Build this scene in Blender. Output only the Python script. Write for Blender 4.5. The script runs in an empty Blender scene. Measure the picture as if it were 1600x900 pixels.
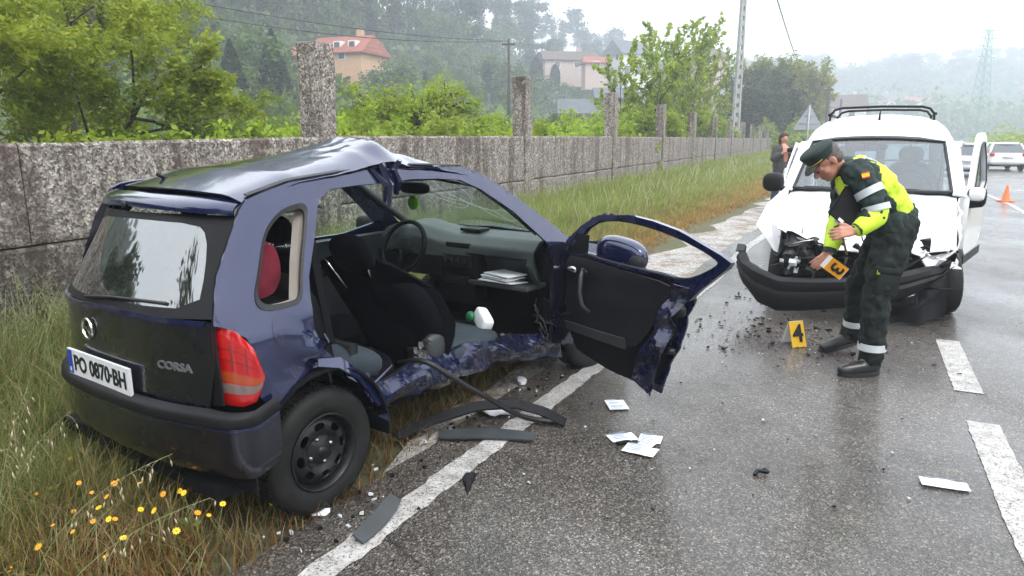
import bpy, bmesh, math, random
import numpy as np
from mathutils import Vector, Matrix, noise
from mathutils.geometry import delaunay_2d_cdt
from math import sin, cos, pi, radians, sqrt, atan2, exp

SC = bpy.context.scene
COL = SC.collection
# ------------------------------------------------------------------ camera
cam = bpy.data.objects.new('camera', bpy.data.cameras.new('camera'))
COL.objects.link(cam)
cam.location = (0, 0, 1.6)
cam.rotation_euler = (radians(90 - 11.96), 0, 0)
cam.data.sensor_width = 36
cam.data.lens = 24.75
cam.data.clip_start = 0.05
cam.data.clip_end = 5000
SC.camera = cam
# ------------------------------------------------------------------ world, sun, exposure
W = bpy.data.worlds.new("World"); SC.world = W; W.use_nodes = True
nt = W.node_tree; nt.nodes.clear()
sky = nt.nodes.new('ShaderNodeTexSky'); sky.sky_type = 'NISHITA'; sky.sun_disc = False
SUN_EL, SUN_AZ = 52, 150           # azimuth measured clockwise from +Y
sky.sun_elevation = radians(SUN_EL); sky.sun_rotation = radians(SUN_AZ)
sky.air_density = 1.0; sky.dust_density = 6.0; sky.ozone_density = 1.0
hs = nt.nodes.new('ShaderNodeHueSaturation'); hs.inputs['Saturation'].default_value = 0.12
mx = nt.nodes.new('ShaderNodeMix'); mx.data_type = 'RGBA'; mx.inputs[0].default_value = 0.8
mx.inputs[7].default_value = (10.5, 10.9, 11.4, 1)       # even cloud layer
bg = nt.nodes.new('ShaderNodeBackground'); bg.inputs['Strength'].default_value = 0.15
out = nt.nodes.new('ShaderNodeOutputWorld')
nt.links.new(sky.outputs[0], hs.inputs['Color']); nt.links.new(hs.outputs[0], mx.inputs[6])
nt.links.new(mx.outputs[2], bg.inputs['Color']); nt.links.new(bg.outputs[0], out.inputs[0])
sl = bpy.data.lights.new('sun', 'SUN'); sl.energy = 0.9; sl.angle = radians(14); sl.color = (1, .97, .92)
so = bpy.data.objects.new('sun', sl); COL.objects.link(so)
so.rotation_euler = (radians(90 - SUN_EL), 0, -radians(SUN_AZ) + pi)
so.location = (0, 0, 30)
SC.view_settings.view_transform = 'Standard'
SC.view_settings.look = 'None'
SC.view_settings.exposure = 0.92
SC.view_settings.gamma = 1
SC.cycles.max_bounces = 8; SC.cycles.transparent_max_bounces = 12
SC.cycles.volume_bounces = 1

R = random.Random(7)
NR = np.random.default_rng(5)

# ------------------------------------------------------------------ materials
def _m(name):
    m = bpy.data.materials.new(name); m.use_nodes = True
    t = m.node_tree; b = t.nodes['Principled BSDF']
    return m, t, b
def texco(t, scale=(1, 1, 1), kind='Object'):
    c = t.nodes.new('ShaderNodeTexCoord'); mp = t.nodes.new('ShaderNodeMapping')
    mp.inputs['Scale'].default_value = scale
    t.links.new(c.outputs[kind], mp.inputs[0]); return mp.outputs[0]
def noise_n(t, v, scale, detail=4, rough=.55):
    n = t.nodes.new('ShaderNodeTexNoise'); n.inputs['Scale'].default_value = scale
    n.inputs['Detail'].default_value = detail; n.inputs['Roughness'].default_value = rough
    t.links.new(v, n.inputs['Vector']); return n.outputs[0]
def ramp(t, f, stops):
    r = t.nodes.new('ShaderNodeValToRGB'); e = r.color_ramp.elements
    while len(e) > len(stops): e.remove(e[-1])
    while len(e) < len(stops): e.new(.5)
    for i, (p, c) in enumerate(stops):
        e[i].position = p; e[i].color = (c[0], c[1], c[2], 1) if isinstance(c, tuple) else (c, c, c, 1)
    t.links.new(f, r.inputs[0]); return r.outputs[0]
def mixc(t, f, a, b, mode='MIX'):
    x = t.nodes.new('ShaderNodeMix'); x.data_type = 'RGBA'; x.blend_type = mode
    for i, q in ((0, f), (6, a), (7, b)):
        if isinstance(q, (int, float)): x.inputs[i].default_value = q
        elif isinstance(q, tuple): x.inputs[i].default_value = (q[0], q[1], q[2], 1)
        else: t.links.new(q, x.inputs[i])
    return x.outputs[2]
def bump(t, h, b, strength=.3, dist=.01):
    n = t.nodes.new('ShaderNodeBump'); n.inputs['Strength'].default_value = strength
    n.inputs['Distance'].default_value = dist
    t.links.new(h, n.inputs['Height']); t.links.new(n.outputs[0], b.inputs['Normal'])
def simple(name, c, rough=.6, metal=0, coat=0, vary=.25, vs=6, bs=0, bscale=60, spec=.5):
    m, t, b = _m(name)
    v = texco(t)
    n = noise_n(t, v, vs, 5)
    c2 = tuple(x * (1 - vary) for x in c)
    b_ = ramp(t, n, [(.3, c2), (.7, tuple(min(1, x * (1 + vary * .5)) for x in c))])
    t.links.new(b_, b.inputs['Base Color'])
    b.inputs['Roughness'].default_value = rough; b.inputs['Metallic'].default_value = metal
    b.inputs['Coat Weight'].default_value = coat; b.inputs['Specular IOR Level'].default_value = spec
    if bs: bump(t, noise_n(t, v, bscale, 3), b, bs, .004)
    return m
def carpaint(name, c, dust=(.3, .3, .33), dustf=.25, rough=.3, drops=.25):
    m, t, b = _m(name); v = texco(t)
    n = noise_n(t, v, 5, 6, .65); n2 = noise_n(t, v, 60, 3)
    f = ramp(t, n, [(.42, 0.0), (.75, dustf)])
    fl = ramp(t, n2, [(.5, 0.0), (.8, dustf)])
    cc = mixc(t, f, c, dust); cc = mixc(t, fl, cc, dust)
    t.links.new(cc, b.inputs['Base Color'])
    b.inputs['Metallic'].default_value = .35
    rr_ = ramp(t, n, [(.3, rough * .6), (.75, rough * 1.5)]); t.links.new(rr_, b.inputs['Roughness'])
    b.inputs['Coat Weight'].default_value = 1; b.inputs['Coat Roughness'].default_value = .06
    vo = t.nodes.new('ShaderNodeTexVoronoi'); vo.inputs['Scale'].default_value = 130; t.links.new(v, vo.inputs['Vector'])
    d = ramp(t, vo.outputs['Distance'], [(.0, 1.0), (.35, 0.0)])
    bump(t, d, b, drops, .0004)
    return m
def glass(name, tint=(.7, .8, .75), alpha=.25, rough=.02, dirt=.1):
    """thin car glass: mostly see-through, tinted, with clear reflections and a film of dirt"""
    m, t, b = _m(name)
    t.nodes.remove(b)
    o = [n for n in t.nodes if n.type == 'OUTPUT_MATERIAL'][0]
    tr = t.nodes.new('ShaderNodeBsdfTransparent'); tr.inputs[0].default_value = (*tint, 1)
    gl = t.nodes.new('ShaderNodeBsdfGlossy'); gl.inputs['Roughness'].default_value = rough
    gl.inputs['Color'].default_value = (1, 1, 1, 1)
    fr0 = t.nodes.new('ShaderNodeLayerWeight'); fr0.inputs[0].default_value = .5; fr = t.nodes.new('ShaderNodeMath'); fr.operation = 'POWER'; fr.inputs[1].default_value = 5; t.links.new(fr0.outputs['Facing'], fr.inputs[0])
    df = t.nodes.new('ShaderNodeBsdfDiffuse'); df.inputs[0].default_value = (.35, .37, .36, 1)
    a = t.nodes.new('ShaderNodeMixShader'); b2 = t.nodes.new('ShaderNodeMixShader')
    v = texco(t); n = noise_n(t, v, 4, 6, .7)
    f = ramp(t, n, [(.35, dirt * .3), (.7, dirt)])
    ad = t.nodes.new('ShaderNodeMath'); ad.operation = 'ADD'; ad.inputs[1].default_value = alpha; ad.use_clamp = True
    t.links.new(fr.outputs[0], ad.inputs[0])
    t.links.new(ad.outputs[0], a.inputs[0]); t.links.new(tr.outputs[0], a.inputs[1]); t.links.new(gl.outputs[0], a.inputs[2])
    t.links.new(f, b2.inputs[0]); t.links.new(a.outputs[0], b2.inputs[1]); t.links.new(df.outputs[0], b2.inputs[2])
    t.links.new(b2.outputs[0], o.inputs[0])
    return m
def leafmat(name, c1, c2, c3=None, vs=1.5, trans=.45, scale2=14):
    m, t, b = _m(name)
    o = [n for n in t.nodes if n.type == 'OUTPUT_MATERIAL'][0]
    v = texco(t); n = noise_n(t, v, vs, 3); n2 = noise_n(t, v, scale2, 2)
    ca = mixc(t, ramp(t, n, [(.35, 0.0), (.65, 1.0)]), c1, c2)
    cb = mixc(t, ramp(t, n2, [(.5, 0.0), (.75, .75)]), ca, c3 or c2)
    t.links.new(cb, b.inputs['Base Color']); b.inputs['Roughness'].default_value = .5
    b.inputs['Specular IOR Level'].default_value = .35
    tl = t.nodes.new('ShaderNodeBsdfTranslucent'); t.links.new(cb, tl.inputs[0])
    mxs = t.nodes.new('ShaderNodeMixShader'); mxs.inputs[0].default_value = trans
    t.links.new(b.outputs[0], mxs.inputs[1]); t.links.new(tl.outputs[0], mxs.inputs[2])
    t.links.new(mxs.outputs[0], o.inputs[0])
    return m
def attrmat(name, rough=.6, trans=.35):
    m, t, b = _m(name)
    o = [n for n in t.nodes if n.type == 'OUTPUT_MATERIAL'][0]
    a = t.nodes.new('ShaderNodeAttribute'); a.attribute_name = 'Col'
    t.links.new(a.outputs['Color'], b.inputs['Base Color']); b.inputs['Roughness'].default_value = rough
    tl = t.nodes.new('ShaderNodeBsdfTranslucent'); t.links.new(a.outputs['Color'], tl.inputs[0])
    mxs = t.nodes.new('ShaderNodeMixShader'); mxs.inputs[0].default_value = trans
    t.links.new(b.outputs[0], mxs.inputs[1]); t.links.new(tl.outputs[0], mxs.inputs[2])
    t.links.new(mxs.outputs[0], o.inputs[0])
    return m

# ------------------------------------------------------------------ mesh helpers
def tag(o, label=None, cat=None, group=None, kind=None):
    if label: o['label'] = label
    if cat: o['category'] = cat
    if group: o['group'] = group
    if kind: o['kind'] = kind
    return o
def empty(name, loc=(0, 0, 0), rz=0, label=None, cat=None, group=None):
    o = bpy.data.objects.new(name, None); COL.objects.link(o)
    o.location = loc; o.rotation_euler = (0, 0, rz); o.empty_display_size = .2
    return tag(o, label, cat, group)
def finish(name, me, mat, parent, smooth=True, solid=0, sub=0, bev=0, off=-1, remesh=0):
    if mat is not None:
        for mm in (mat if isinstance(mat, (list, tuple)) else [mat]): me.materials.append(mm)
    o = bpy.data.objects.new(name, me); COL.objects.link(o)
    if parent: o.parent = parent
    if smooth and len(me.polygons): me.polygons.foreach_set('use_smooth', [True] * len(me.polygons))
    if remesh:
        x = o.modifiers.new('r', 'REMESH'); x.mode = 'VOXEL'; x.voxel_size = remesh; x.use_smooth_shade = True
        s = o.modifiers.new('s', 'SMOOTH'); s.iterations = 3; s.factor = .5
    if solid:
        x = o.modifiers.new('s', 'SOLIDIFY'); x.thickness = solid; x.offset = off
        if smooth and not sub: x = o.modifiers.new('e', 'EDGE_SPLIT'); x.split_angle = radians(38)
    if bev:
        x = o.modifiers.new('b', 'BEVEL'); x.width = bev; x.segments = 2; x.limit_method = 'ANGLE'; x.angle_limit = radians(40)
    if sub:
        x = o.modifiers.new('u', 'SUBSURF'); x.levels = sub; x.render_levels = sub
    return o
def mk(name, v, f, mat, parent=None, **k):
    me = bpy.data.meshes.new(name); me.from_pydata([tuple(p) for p in v], [], f); me.update()
    return finish(name, me, mat, parent, **k)
class MB:
    """collects simple shapes into one mesh"""
    def __init__(s): s.v = []; s.f = []
    def add(s, v, f):
        n = len(s.v); s.v += [tuple(p) for p in v]; s.f += [tuple(i + n for i in q) for q in f]; return s
    def box(s, c, d, rot=None, jit=0):
        v = []
        for x in (-.5, .5):
            for y in (-.5, .5):
                for z in (-.5, .5):
                    p = Vector((x * d[0], y * d[1], z * d[2]))
                    if jit: p += Vector((R.uniform(-jit, jit), R.uniform(-jit, jit), R.uniform(-jit, jit)))
                    if rot: p = rot @ p
                    v.append(p + Vector(c))
        return s.add(v, [(0, 1, 3, 2), (4, 6, 7, 5), (0, 4, 5, 1), (2, 3, 7, 6), (0, 2, 6, 4), (1, 5, 7, 3)])
    def tube(s, pts, r, n=6, flat=None, cap=True):
        pts = [Vector(p) for p in pts]; L = len(pts); v = []; f = []
        rs = r if isinstance(r, (list, tuple)) else [r] * L
        prev = None
        for i, p in enumerate(pts):
            d = (pts[min(i + 1, L - 1)] - pts[max(i - 1, 0)])
            d = d.normalized() if d.length > 1e-9 else Vector((0, 0, 1))
            a = prev if prev is not None else (Vector((0, 0, 1)) if abs(d.z) < .9 else Vector((1, 0, 0)))
            x = (a - d * a.dot(d)); x = x.normalized() if x.length > 1e-6 else d.orthogonal().normalized()
            prev = x; y = d.cross(x)
            for k in range(n):
                t = 2 * pi * k / n
                rx = rs[i]; ry = rs[i] * (flat if flat else 1)
                v.append(p + x * cos(t) * ry + y * sin(t) * rx)
        for i in range(L - 1):
            for k in range(n):
                k2 = (k + 1) % n
                f.append((i * n + k, i * n + k2, (i + 1) * n + k2, (i + 1) * n + k))
        if cap:
            f.append(tuple(range(n - 1, -1, -1))); f.append(tuple((L - 1) * n + k for k in range(n)))
        return s.add(v, f)
    def ell(s, c, r, rot=None, e=1.0, nu=16, nv=10):
        """super-ellipsoid: e<1 gives a rounded box"""
        sp = lambda x: math.copysign(abs(x) ** e, x)
        v = []; f = []
        for j in range(nv + 1):
            ph = -pi / 2 + pi * j / nv
            for i in range(nu):
                th = 2 * pi * i / nu
                p = Vector((r[0] * sp(cos(ph)) * sp(cos(th)), r[1] * sp(cos(ph)) * sp(sin(th)), r[2] * sp(sin(ph))))
                if rot: p = rot @ p
                v.append(p + Vector(c))
        for j in range(nv):
            for i in range(nu):
                i2 = (i + 1) % nu
                f.append((j * nu + i, j * nu + i2, (j + 1) * nu + i2, (j + 1) * nu + i))
        return s.add(v, f)
    def lathe(s, prof, axis_o=(0, 0, 0), M=None, n=32):
        """prof: (radius, x along axis)"""
        v = []; f = []; P = len(prof)
        for i in range(n):
            t = 2 * pi * i / n
            for (r_, x) in prof:
                p = Vector((x, r_ * cos(t), r_ * sin(t)))
                if M: p = M @ p
                v.append(p + Vector(axis_o))
        for i in range(n):
            i2 = (i + 1) % n
            for j in range(P - 1):
                f.append((i * P + j, i * P + j + 1, i2 * P + j + 1, i2 * P + j))
        return s.add(v, f)
    def poly(s, pts): return s.add(pts, [tuple(range(len(pts)))])
    def cap2(s, p1, r1, p2, r2, seg=2):
        """tapered capsule (closed) between two points"""
        p1 = Vector(p1); p2 = Vector(p2); d = p2 - p1; L = d.length
        d = d / L if L > 1e-6 else Vector((0, 0, 1))
        pts = []; rs = []
        for k in (-88, -60, -30, 0): a = radians(k); pts.append(p1 + d * r1 * sin(a)); rs.append(r1 * cos(a))
        for k in (0, 30, 60, 88): a = radians(k); pts.append(p2 + d * r2 * sin(a)); rs.append(r2 * cos(a))
        if L < 1e-6: pts.pop(3); rs.pop(3)
        return s.tube(pts, rs, n=12)
    def chain(s, pts, rs):
        for i in range(len(pts) - 1): s.cap2(pts[i], rs[i], pts[i + 1], rs[i + 1])
        return s
    def build(s, name, mat, parent=None, **k): return mk(name, s.v, s.f, mat, parent, **k)

def chaikin(p, n=2, closed=True):
    for _ in range(n):
        q = []; L = len(p)
        for i in range(L if closed else L - 1):
            a = p[i]; b = p[(i + 1) % L]
            q.append(tuple(.75 * a[k] + .25 * b[k] for k in range(len(a))))
            q.append(tuple(.25 * a[k] + .75 * b[k] for k in range(len(a))))
        if not closed: q = [p[0]] + q + [p[-1]]
        p = q
    return p
def resample(p, step, closed=True):
    q = []; L = len(p)
    for i in range(L if closed else L - 1):
        a = p[i]; b = p[(i + 1) % L]; d = math.dist(a, b); n = max(1, int(round(d / step)))
        for k in range(n): q.append(tuple(a[j] + (b[j] - a[j]) * k / n for j in range(len(a))))
    if not closed: q.append(p[-1])
    return q
def inpoly(x, y, p):
    c = False; L = len(p); j = L - 1
    for i in range(L):
        xi, yi = p[i]; xj, yj = p[j]
        if (yi > y) != (yj > y) and x < (xj - xi) * (y - yi) / (yj - yi) + xi: c = not c
        j = i
    return c
def panel_data(outer, holes=(), step=.05, fmap=lambda a, b: (a, 0, b)):
    loops = [resample(outer, step)] + [resample(h, step) for h in holes]
    V = []; E = []
    for lp in loops:
        n = len(V); V += [Vector(p) for p in lp]; E += [(n + i, n + (i + 1) % len(lp)) for i in range(len(lp))]
    xs = [p[0] for p in loops[0]]; ys = [p[1] for p in loops[0]]
    x = min(xs) + step * .5; row = 0
    while x < max(xs):
        y = min(ys) + step * (.5 + .25 * (row % 2))
        while y < max(ys):
            if inpoly(x, y, loops[0]) and not any(inpoly(x, y, h) for h in loops[1:]):
                if min((x - v.x) ** 2 + (y - v.y) ** 2 for v in V[:sum(len(l) for l in loops)]) > (step * .4) ** 2:
                    V.append(Vector((x, y)))
            y += step
        x += step; row += 1
    r = delaunay_2d_cdt(V, E, [], 0, 1e-5)
    vv, ff = r[0], r[2]
    F = []
    for f in ff:
        cx = sum(vv[i].x for i in f) / len(f); cy = sum(vv[i].y for i in f) / len(f)
        if inpoly(cx, cy, loops[0]) and not any(inpoly(cx, cy, h) for h in loops[1:]): F.append(tuple(f))
    return [fmap(p.x, p.y) for p in vv], F
def panel(name, outer, mat, parent=None, holes=(), step=.05, fmap=lambda a, b: (a, 0, b), thick=.006, off=0, smooth=True, **k):
    v, f = panel_data(outer, holes, step, fmap)
    return mk(name, v, f, mat, parent, smooth=smooth, solid=thick, off=off, **k)
def strip(name, A, B, mat, parent=None, n=1, thick=.006, **k):
    """surface between two polylines of equal length"""
    v = []; f = []
    L = len(A)
    for i in range(L):
        for j in range(n + 1):
            t = j / n; v.append(tuple(A[i][q] * (1 - t) + B[i][q] * t for q in range(3)))
    for i in range(L - 1):
        for j in range(n):
            f.append((i * (n + 1) + j, (i + 1) * (n + 1) + j, (i + 1) * (n + 1) + j + 1, i * (n + 1) + j + 1))
    return mk(name, v, f, mat, parent, solid=thick, off=0, **k)
def grid(name, fn, us, vs, mat, parent=None, thick=0, **k):
    v = [fn(a, b) for a in us for b in vs]; n = len(vs)
    f = [(i * n + j, (i + 1) * n + j, (i + 1) * n + j + 1, i * n + j + 1) for i in range(len(us) - 1) for j in range(n - 1)]
    return mk(name, v, f, mat, parent, solid=thick, off=0, **k)
def lin(a, b, n): return [a + (b - a) * i / n for i in range(n + 1)]
def interp(x, xs, ys): return float(np.interp(x, xs, ys))
def nz(x, y, z, s=1.0): return noise.noise(Vector((x * s, y * s, z * s)))
def text_mesh(s, size, M, ext=.002, bold=0, sx=1.0):
    c = bpy.data.curves.new('t', 'FONT'); c.body = s; c.size = size; c.extrude = ext; c.offset = bold
    c.align_x = 'CENTER'; c.align_y = 'CENTER'; c.resolution_u = 3
    o = bpy.data.objects.new('t', c); COL.objects.link(o)
    bpy.context.view_layer.update()
    me = bpy.data.meshes.new_from_object(o.evaluated_get(bpy.context.evaluated_depsgraph_get()))
    bpy.data.objects.remove(o); bpy.data.curves.remove(c)
    me.transform(M @ Matrix.Diagonal((sx, 1, 1, 1)))
    v = [p.co.copy() for p in me.vertices]; f = [tuple(p.vertices) for p in me.polygons]
    bpy.data.meshes.remove(me)
    return v, f
def fast(name, V, Q, mat, parent=None, col=None, smooth=False):
    """V (n,3), Q (m,k) numpy arrays"""
    me = bpy.data.meshes.new(name); n = len(V); m, k = Q.shape
    me.vertices.add(n); me.vertices.foreach_set('co', np.asarray(V, np.float32).ravel())
    me.loops.add(m * k); me.loops.foreach_set('vertex_index', Q.astype(np.int32).ravel())
    me.polygons.add(m); me.polygons.foreach_set('loop_start', np.arange(0, m * k, k, dtype=np.int32))
    me.polygons.foreach_set('loop_total', np.full(m, k, np.int32))
    me.update(calc_edges=True)
    if col is not None:
        a = me.color_attributes.new('Col', 'FLOAT_COLOR', 'POINT')
        c4 = np.ones((n, 4), np.float32); c4[:, :3] = col; a.data.foreach_set('color', c4.ravel())
    return finish(name, me, mat, parent, smooth=smooth)
def leaves(P, size, asp=.5, up=.3, rng=NR, vary=.4):
    """one folded diamond leaf (two triangles as quad) at every point of P"""
    n = len(P)
    a = rng.normal(size=(n, 3)); a[:, 2] *= .7; a /= np.linalg.norm(a, axis=1)[:, None]
    b = rng.normal(size=(n, 3)); b[:, 2] += up; b = np.cross(a, b); b /= np.linalg.norm(b, axis=1)[:, None]
    s = size * (1 - vary + 2 * vary * rng.random((n, 1)))
    A = a * s * .5; B = b * s * .5 * asp
    nrm = np.cross(a, b) * s * .08
    V = np.stack([P - A, P + B + nrm, P + A, P - B + nrm], 1).reshape(-1, 3)
    return V, np.arange(4 * n).reshape(-1, 4)
# ------------------------------------------------------------------ materials used
M = {}
M['blue'] = carpaint('navy_paint', (.006, .010, .05), dust=(.05, .055, .09), dustf=.25, rough=.25, drops=.06)
M['bluedusty'] = carpaint('navy_paint_dusty', (.007, .012, .06), dust=(.035, .042, .085), dustf=.28, rough=.17, drops=.05)
def scraped():
    m = M['blue'].copy(); m.name = 'navy_paint_scraped'; t = m.node_tree; b = t.nodes['Principled BSDF']
    src = b.inputs['Base Color'].links[0].from_socket; v = texco(t, (1, .35, 1.4)); n = noise_n(t, v, 7, 7, .7)
    f = ramp(t, n, [(.62, 0.0), (.66, .8)]); c = mixc(t, f, src, (.22, .21, .21)); n2 = noise_n(t, v, 6, 5, .7); f2 = ramp(t, n2, [(.5, 0.0), (.62, .9)])
    c = mixc(t, f2, c, (.012, .011, .011)); t.links.new(c, b.inputs['Base Color']); b.inputs['Coat Weight'].default_value = .6; return m
M['scraped'] = scraped()
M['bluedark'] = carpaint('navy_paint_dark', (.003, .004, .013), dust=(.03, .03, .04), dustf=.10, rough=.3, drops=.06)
M['white'] = simple('white_paint', (.8, .8, .8), .3, coat=.6, vary=.04, vs=3)
M['blackplastic'] = simple('black_plastic', (.009, .009, .010), .45, spec=.2, vary=.3, bs=.15, bscale=300)
M['greyplastic'] = simple('grey_plastic', (.040, .045, .048), .45, vary=.25, bs=.1, bscale=300)
M['dash'] = simple('dash_plastic', (.042, .050, .050), .4, vary=.2, bs=.15, bscale=250)
M['rubber'] = simple('rubber', (.008, .008, .009), .5, vary=.4, vs=20, bs=.2, bscale=80)
M['tyre'] = simple('tyre', (.014, .0135, .013), .65, spec=.25, vary=.45, vs=9, bs=.3, bscale=60)
M['steel'] = simple('black_steel', (.011, .011, .012), .38, metal=.3, vary=.5, vs=25)
M['metal'] = simple('bare_metal', (.35, .34, .33), .35, metal=1, vary=.5, vs=30, bs=.3, bscale=40)
M['chrome'] = simple('chrome', (.6, .6, .6), .2, metal=1, vary=.1)
M['fabric'] = simple('seat_cover', (.004, .004, .0065), .95, vary=.4, vs=8, bs=.5, bscale=25, spec=.08)
M['fabric2'] = simple('seat_fabric_grey', (.028, .040, .052), .9, vary=.3, vs=10, bs=.3, bscale=90)
M['darkin'] = simple('dark_trim', (.0045, .0045, .006), .7, vary=.4, vs=6, spec=.2)
M['doortrim'] = simple('door_trim', (.010, .0105, .014), .42, vary=.4, vs=5, bs=.2, bscale=200, spec=.4)
M['cream'] = simple('cream_trim', (.24, .21, .18), .7, vary=.2)
M['red'] = simple('red_cloth', (.17, .008, .022), .85, vary=.4, vs=10, bs=.3, bscale=20)
M['paper'] = simple('paper', (.75, .76, .78), .8, vary=.06, vs=20)
M['papergrey'] = simple('paper_print', (.25, .3, .42), .8, vary=.2, vs=20)
M['amber'] = simple('amber_lens', (.34, .05, .012), .15, coat=1, vary=.1)
M['redlens'] = simple('red_lens', (.46, .006, .008), .12, coat=1, vary=.25, vs=30)
M['whitelens'] = simple('clear_lens', (.17, .12, .11), .15, coat=1, vary=.2, vs=40)
M['darkred'] = simple('dark_red_lens', (.2, .004, .008), .12, coat=1, vary=.2, vs=40)
M['glass'] = glass('car_glass', (.86, .92, .90), .04, .02, .05)
M['rearglass'] = glass('rear_glass', (.20, .26, .25), .27, .03, .05)
M['qglass'] = glass('side_glass', (.6, .68, .66), .06, .02, .12)
M['vanglass'] = glass('van_glass', (.74, .80, .84), .09, .02, .07)
M['plate'] = simple('plate_white', (.72, .73, .75), .35, vary=.05, vs=20)
M['platetext'] = simple('plate_black', (.01, .01, .012), .4, vary=0)
M['plateblue'] = simple('plate_blue', (.01, .05, .35), .4, vary=0)
M['green'] = simple('green_card', (.25, .75, .02), .6, vary=.1)
M['hivis'] = simple('hi_vis_yellow', (.62, .86, .04), .6, vary=.12, vs=12, bs=.25, bscale=18)
M['reflect'] = simple('reflective_grey', (.55, .58, .6), .35, vary=.1, vs=20)
M['jacket'] = simple('dark_green_cloth', (.012, .028, .023), .7, vary=.3, vs=9, bs=.4, bscale=16, spec=.35)
M['trouser'] = simple('dark_trouser_cloth', (.0075, .012, .0105), .75, vary=.35, vs=9, bs=.5, bscale=14, spec=.3)
M['boot'] = simple('black_boot', (.012, .012, .013), .35, vary=.3, vs=20, coat=.2, bs=.2, bscale=60)
M['skin'] = simple('skin', (.52, .24, .16), .5, vary=.2, vs=18, bs=.1, bscale=90)
M['hair'] = simple('grey_hair', (.12, .10, .09), .8, vary=.5, vs=60, bs=.6, bscale=200)
M['flagred'] = simple('flag_red', (.6, .03, .02), .6, vary=0)
M['flagyel'] = simple('flag_yellow', (.8, .5, .02), .6, vary=0)
M['orangemark'] = simple('marker_orange', (.85, .36, .01), .45, vary=.05)
M['yellowmark'] = simple('marker_yellow', (.88, .50, .01), .45, vary=.05)
M['cone'] = simple('cone_orange', (.85, .16, .02), .5, vary=.1)
M['wood'] = simple('stick_wood', (.30, .17, .12), .6, vary=.2)
M['bark'] = simple('bark', (.07, .055, .045), .9, vary=.5, vs=12, bs=.6, bscale=30)
M['postwood'] = simple('pole_wood', (.06, .05, .045), .9, vary=.4, vs=6)
M['polecon'] = simple('pole_concrete', (.33, .33, .31), .85, vary=.3, vs=4, bs=.2, bscale=30)
M['galv'] = simple('galvanised', (.34, .36, .38), .5, metal=.5, vary=.15, vs=8)
M['lattice'] = simple('lattice_green', (.16, .33, .26), .6, vary=.1)
M['lettergrey'] = simple('letter_grey', (.20, .20, .21), .4, metal=.4, vary=.1)
M['jeans'] = simple('jeans', (.015, .025, .07), .85, vary=.3, vs=20)
M['darkcoat'] = simple('dark_coat', (.05, .05, .045), .85, vary=.3, vs=20)
M['brownhair'] = simple('brown_hair', (.05, .025, .015), .7, vary=.3, vs=40)
M['petal'] = simple('petal_yellow', (.85, .55, .01), .5, vary=.1, vs=30)
M['petalorange'] = simple('petal_orange', (.75, .32, .01), .5, vary=.15, vs=30)
M['stem'] = simple('stem_green', (.12, .17, .04), .6, vary=.3, vs=30)
M['greenbottle'] = simple('green_cap', (.01, .14, .05), .4, vary=.1)
M['silver'] = simple('silver_paint', (.5, .52, .54), .3, metal=.3, coat=.6, vary=.05)
M['tealcar'] = simple('dark_teal_paint', (.03, .06, .06), .3, coat=.6, vary=.05)
M['farglass'] = simple('far_car_glass', (.05, .06, .07), .1, coat=1, vary=.1)
M['render'] = simple('house_render', (.65, .62, .57), .9, vary=.1, vs=2)
M['orangerender'] = simple('house_orange', (.55, .33, .19), .9, vary=.12, vs=2)
M['greyrender'] = simple('house_grey', (.30, .29, .28), .9, vary=.15, vs=2)
M['pinkrender'] = simple('house_pink', (.5, .38, .34), .9, vary=.15, vs=2)
M['window'] = simple('house_window', (.06, .07, .08), .2, coat=.5, vary=.1)
M['whitewood'] = simple('white_frame', (.7, .7, .7), .6, vary=.05)
def rooft(name, c):
    m, t, b = _m(name); v = texco(t)
    n = noise_n(t, v, 1.5, 4); w = t.nodes.new('ShaderNodeTexWave'); w.inputs['Scale'].default_value = 4
    t.links.new(v, w.inputs['Vector'])
    t.links.new(ramp(t, n, [(.3, tuple(q * .65 for q in c)), (.7, c)]), b.inputs['Base Color'])
    b.inputs['Roughness'].default_value = .9; bump(t, w.outputs[0], b, .5, .05); return m
M['roofred'] = rooft('roof_tiles_red', (.36, .11, .075))
M['roofbrown'] = rooft('roof_tiles_brown', (.14, .10, .09))
M['roofgrey'] = rooft('roof_sheet_grey', (.15, .16, .18))
M['leaf_near'] = leafmat('leaf_lime', (.17, .27, .02), (.36, .46, .04), (.46, .48, .05), 1.2, .5)
M['leaf_tree'] = leafmat('leaf_mid_green', (.13, .20, .015), (.33, .40, .03), (.46, .42, .05), .8, .45)
M['leaf_bright'] = leafmat('leaf_bright', (.22, .35, .02), (.42, .56, .045), (.52, .58, .10), 1.5, .5)
M['leaf_weed'] = leafmat('leaf_weed', (.05, .09, .018), (.13, .18, .03), (.25, .20, .05), 3, .35, 20)
M['leaf_dark'] = leafmat('leaf_dark', (.025, .045, .012), (.055, .085, .02), (.09, .10, .02), .7, .3)
M['leaf_bamboo'] = leafmat('leaf_bamboo', (.10, .14, .015), (.30, .31, .04), (.42, .34, .05), .5, .4)
M['leaf_pine'] = leafmat('needle_green', (.015, .03, .015), (.035, .06, .025), (.05, .08, .03), .25, .2, 3)
M['leaf_far'] = leafmat('leaf_far', (.05, .09, .02), (.12, .19, .035), (.19, .26, .05), .2, .3, 2)
M['leaf_cyp'] = leafmat('cypress_green', (.012, .03, .014), (.03, .055, .02), (.035, .06, .02), .6, .2)
M['grass'] = attrmat('grass_blades', .6, .4)
M['strawseed'] = simple('oat_seed', (.42, .36, .22), .7, vary=.3, vs=40)
M['oatstem'] = simple('oat_stem', (.22, .25, .09), .6, vary=.3, vs=20)

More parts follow.
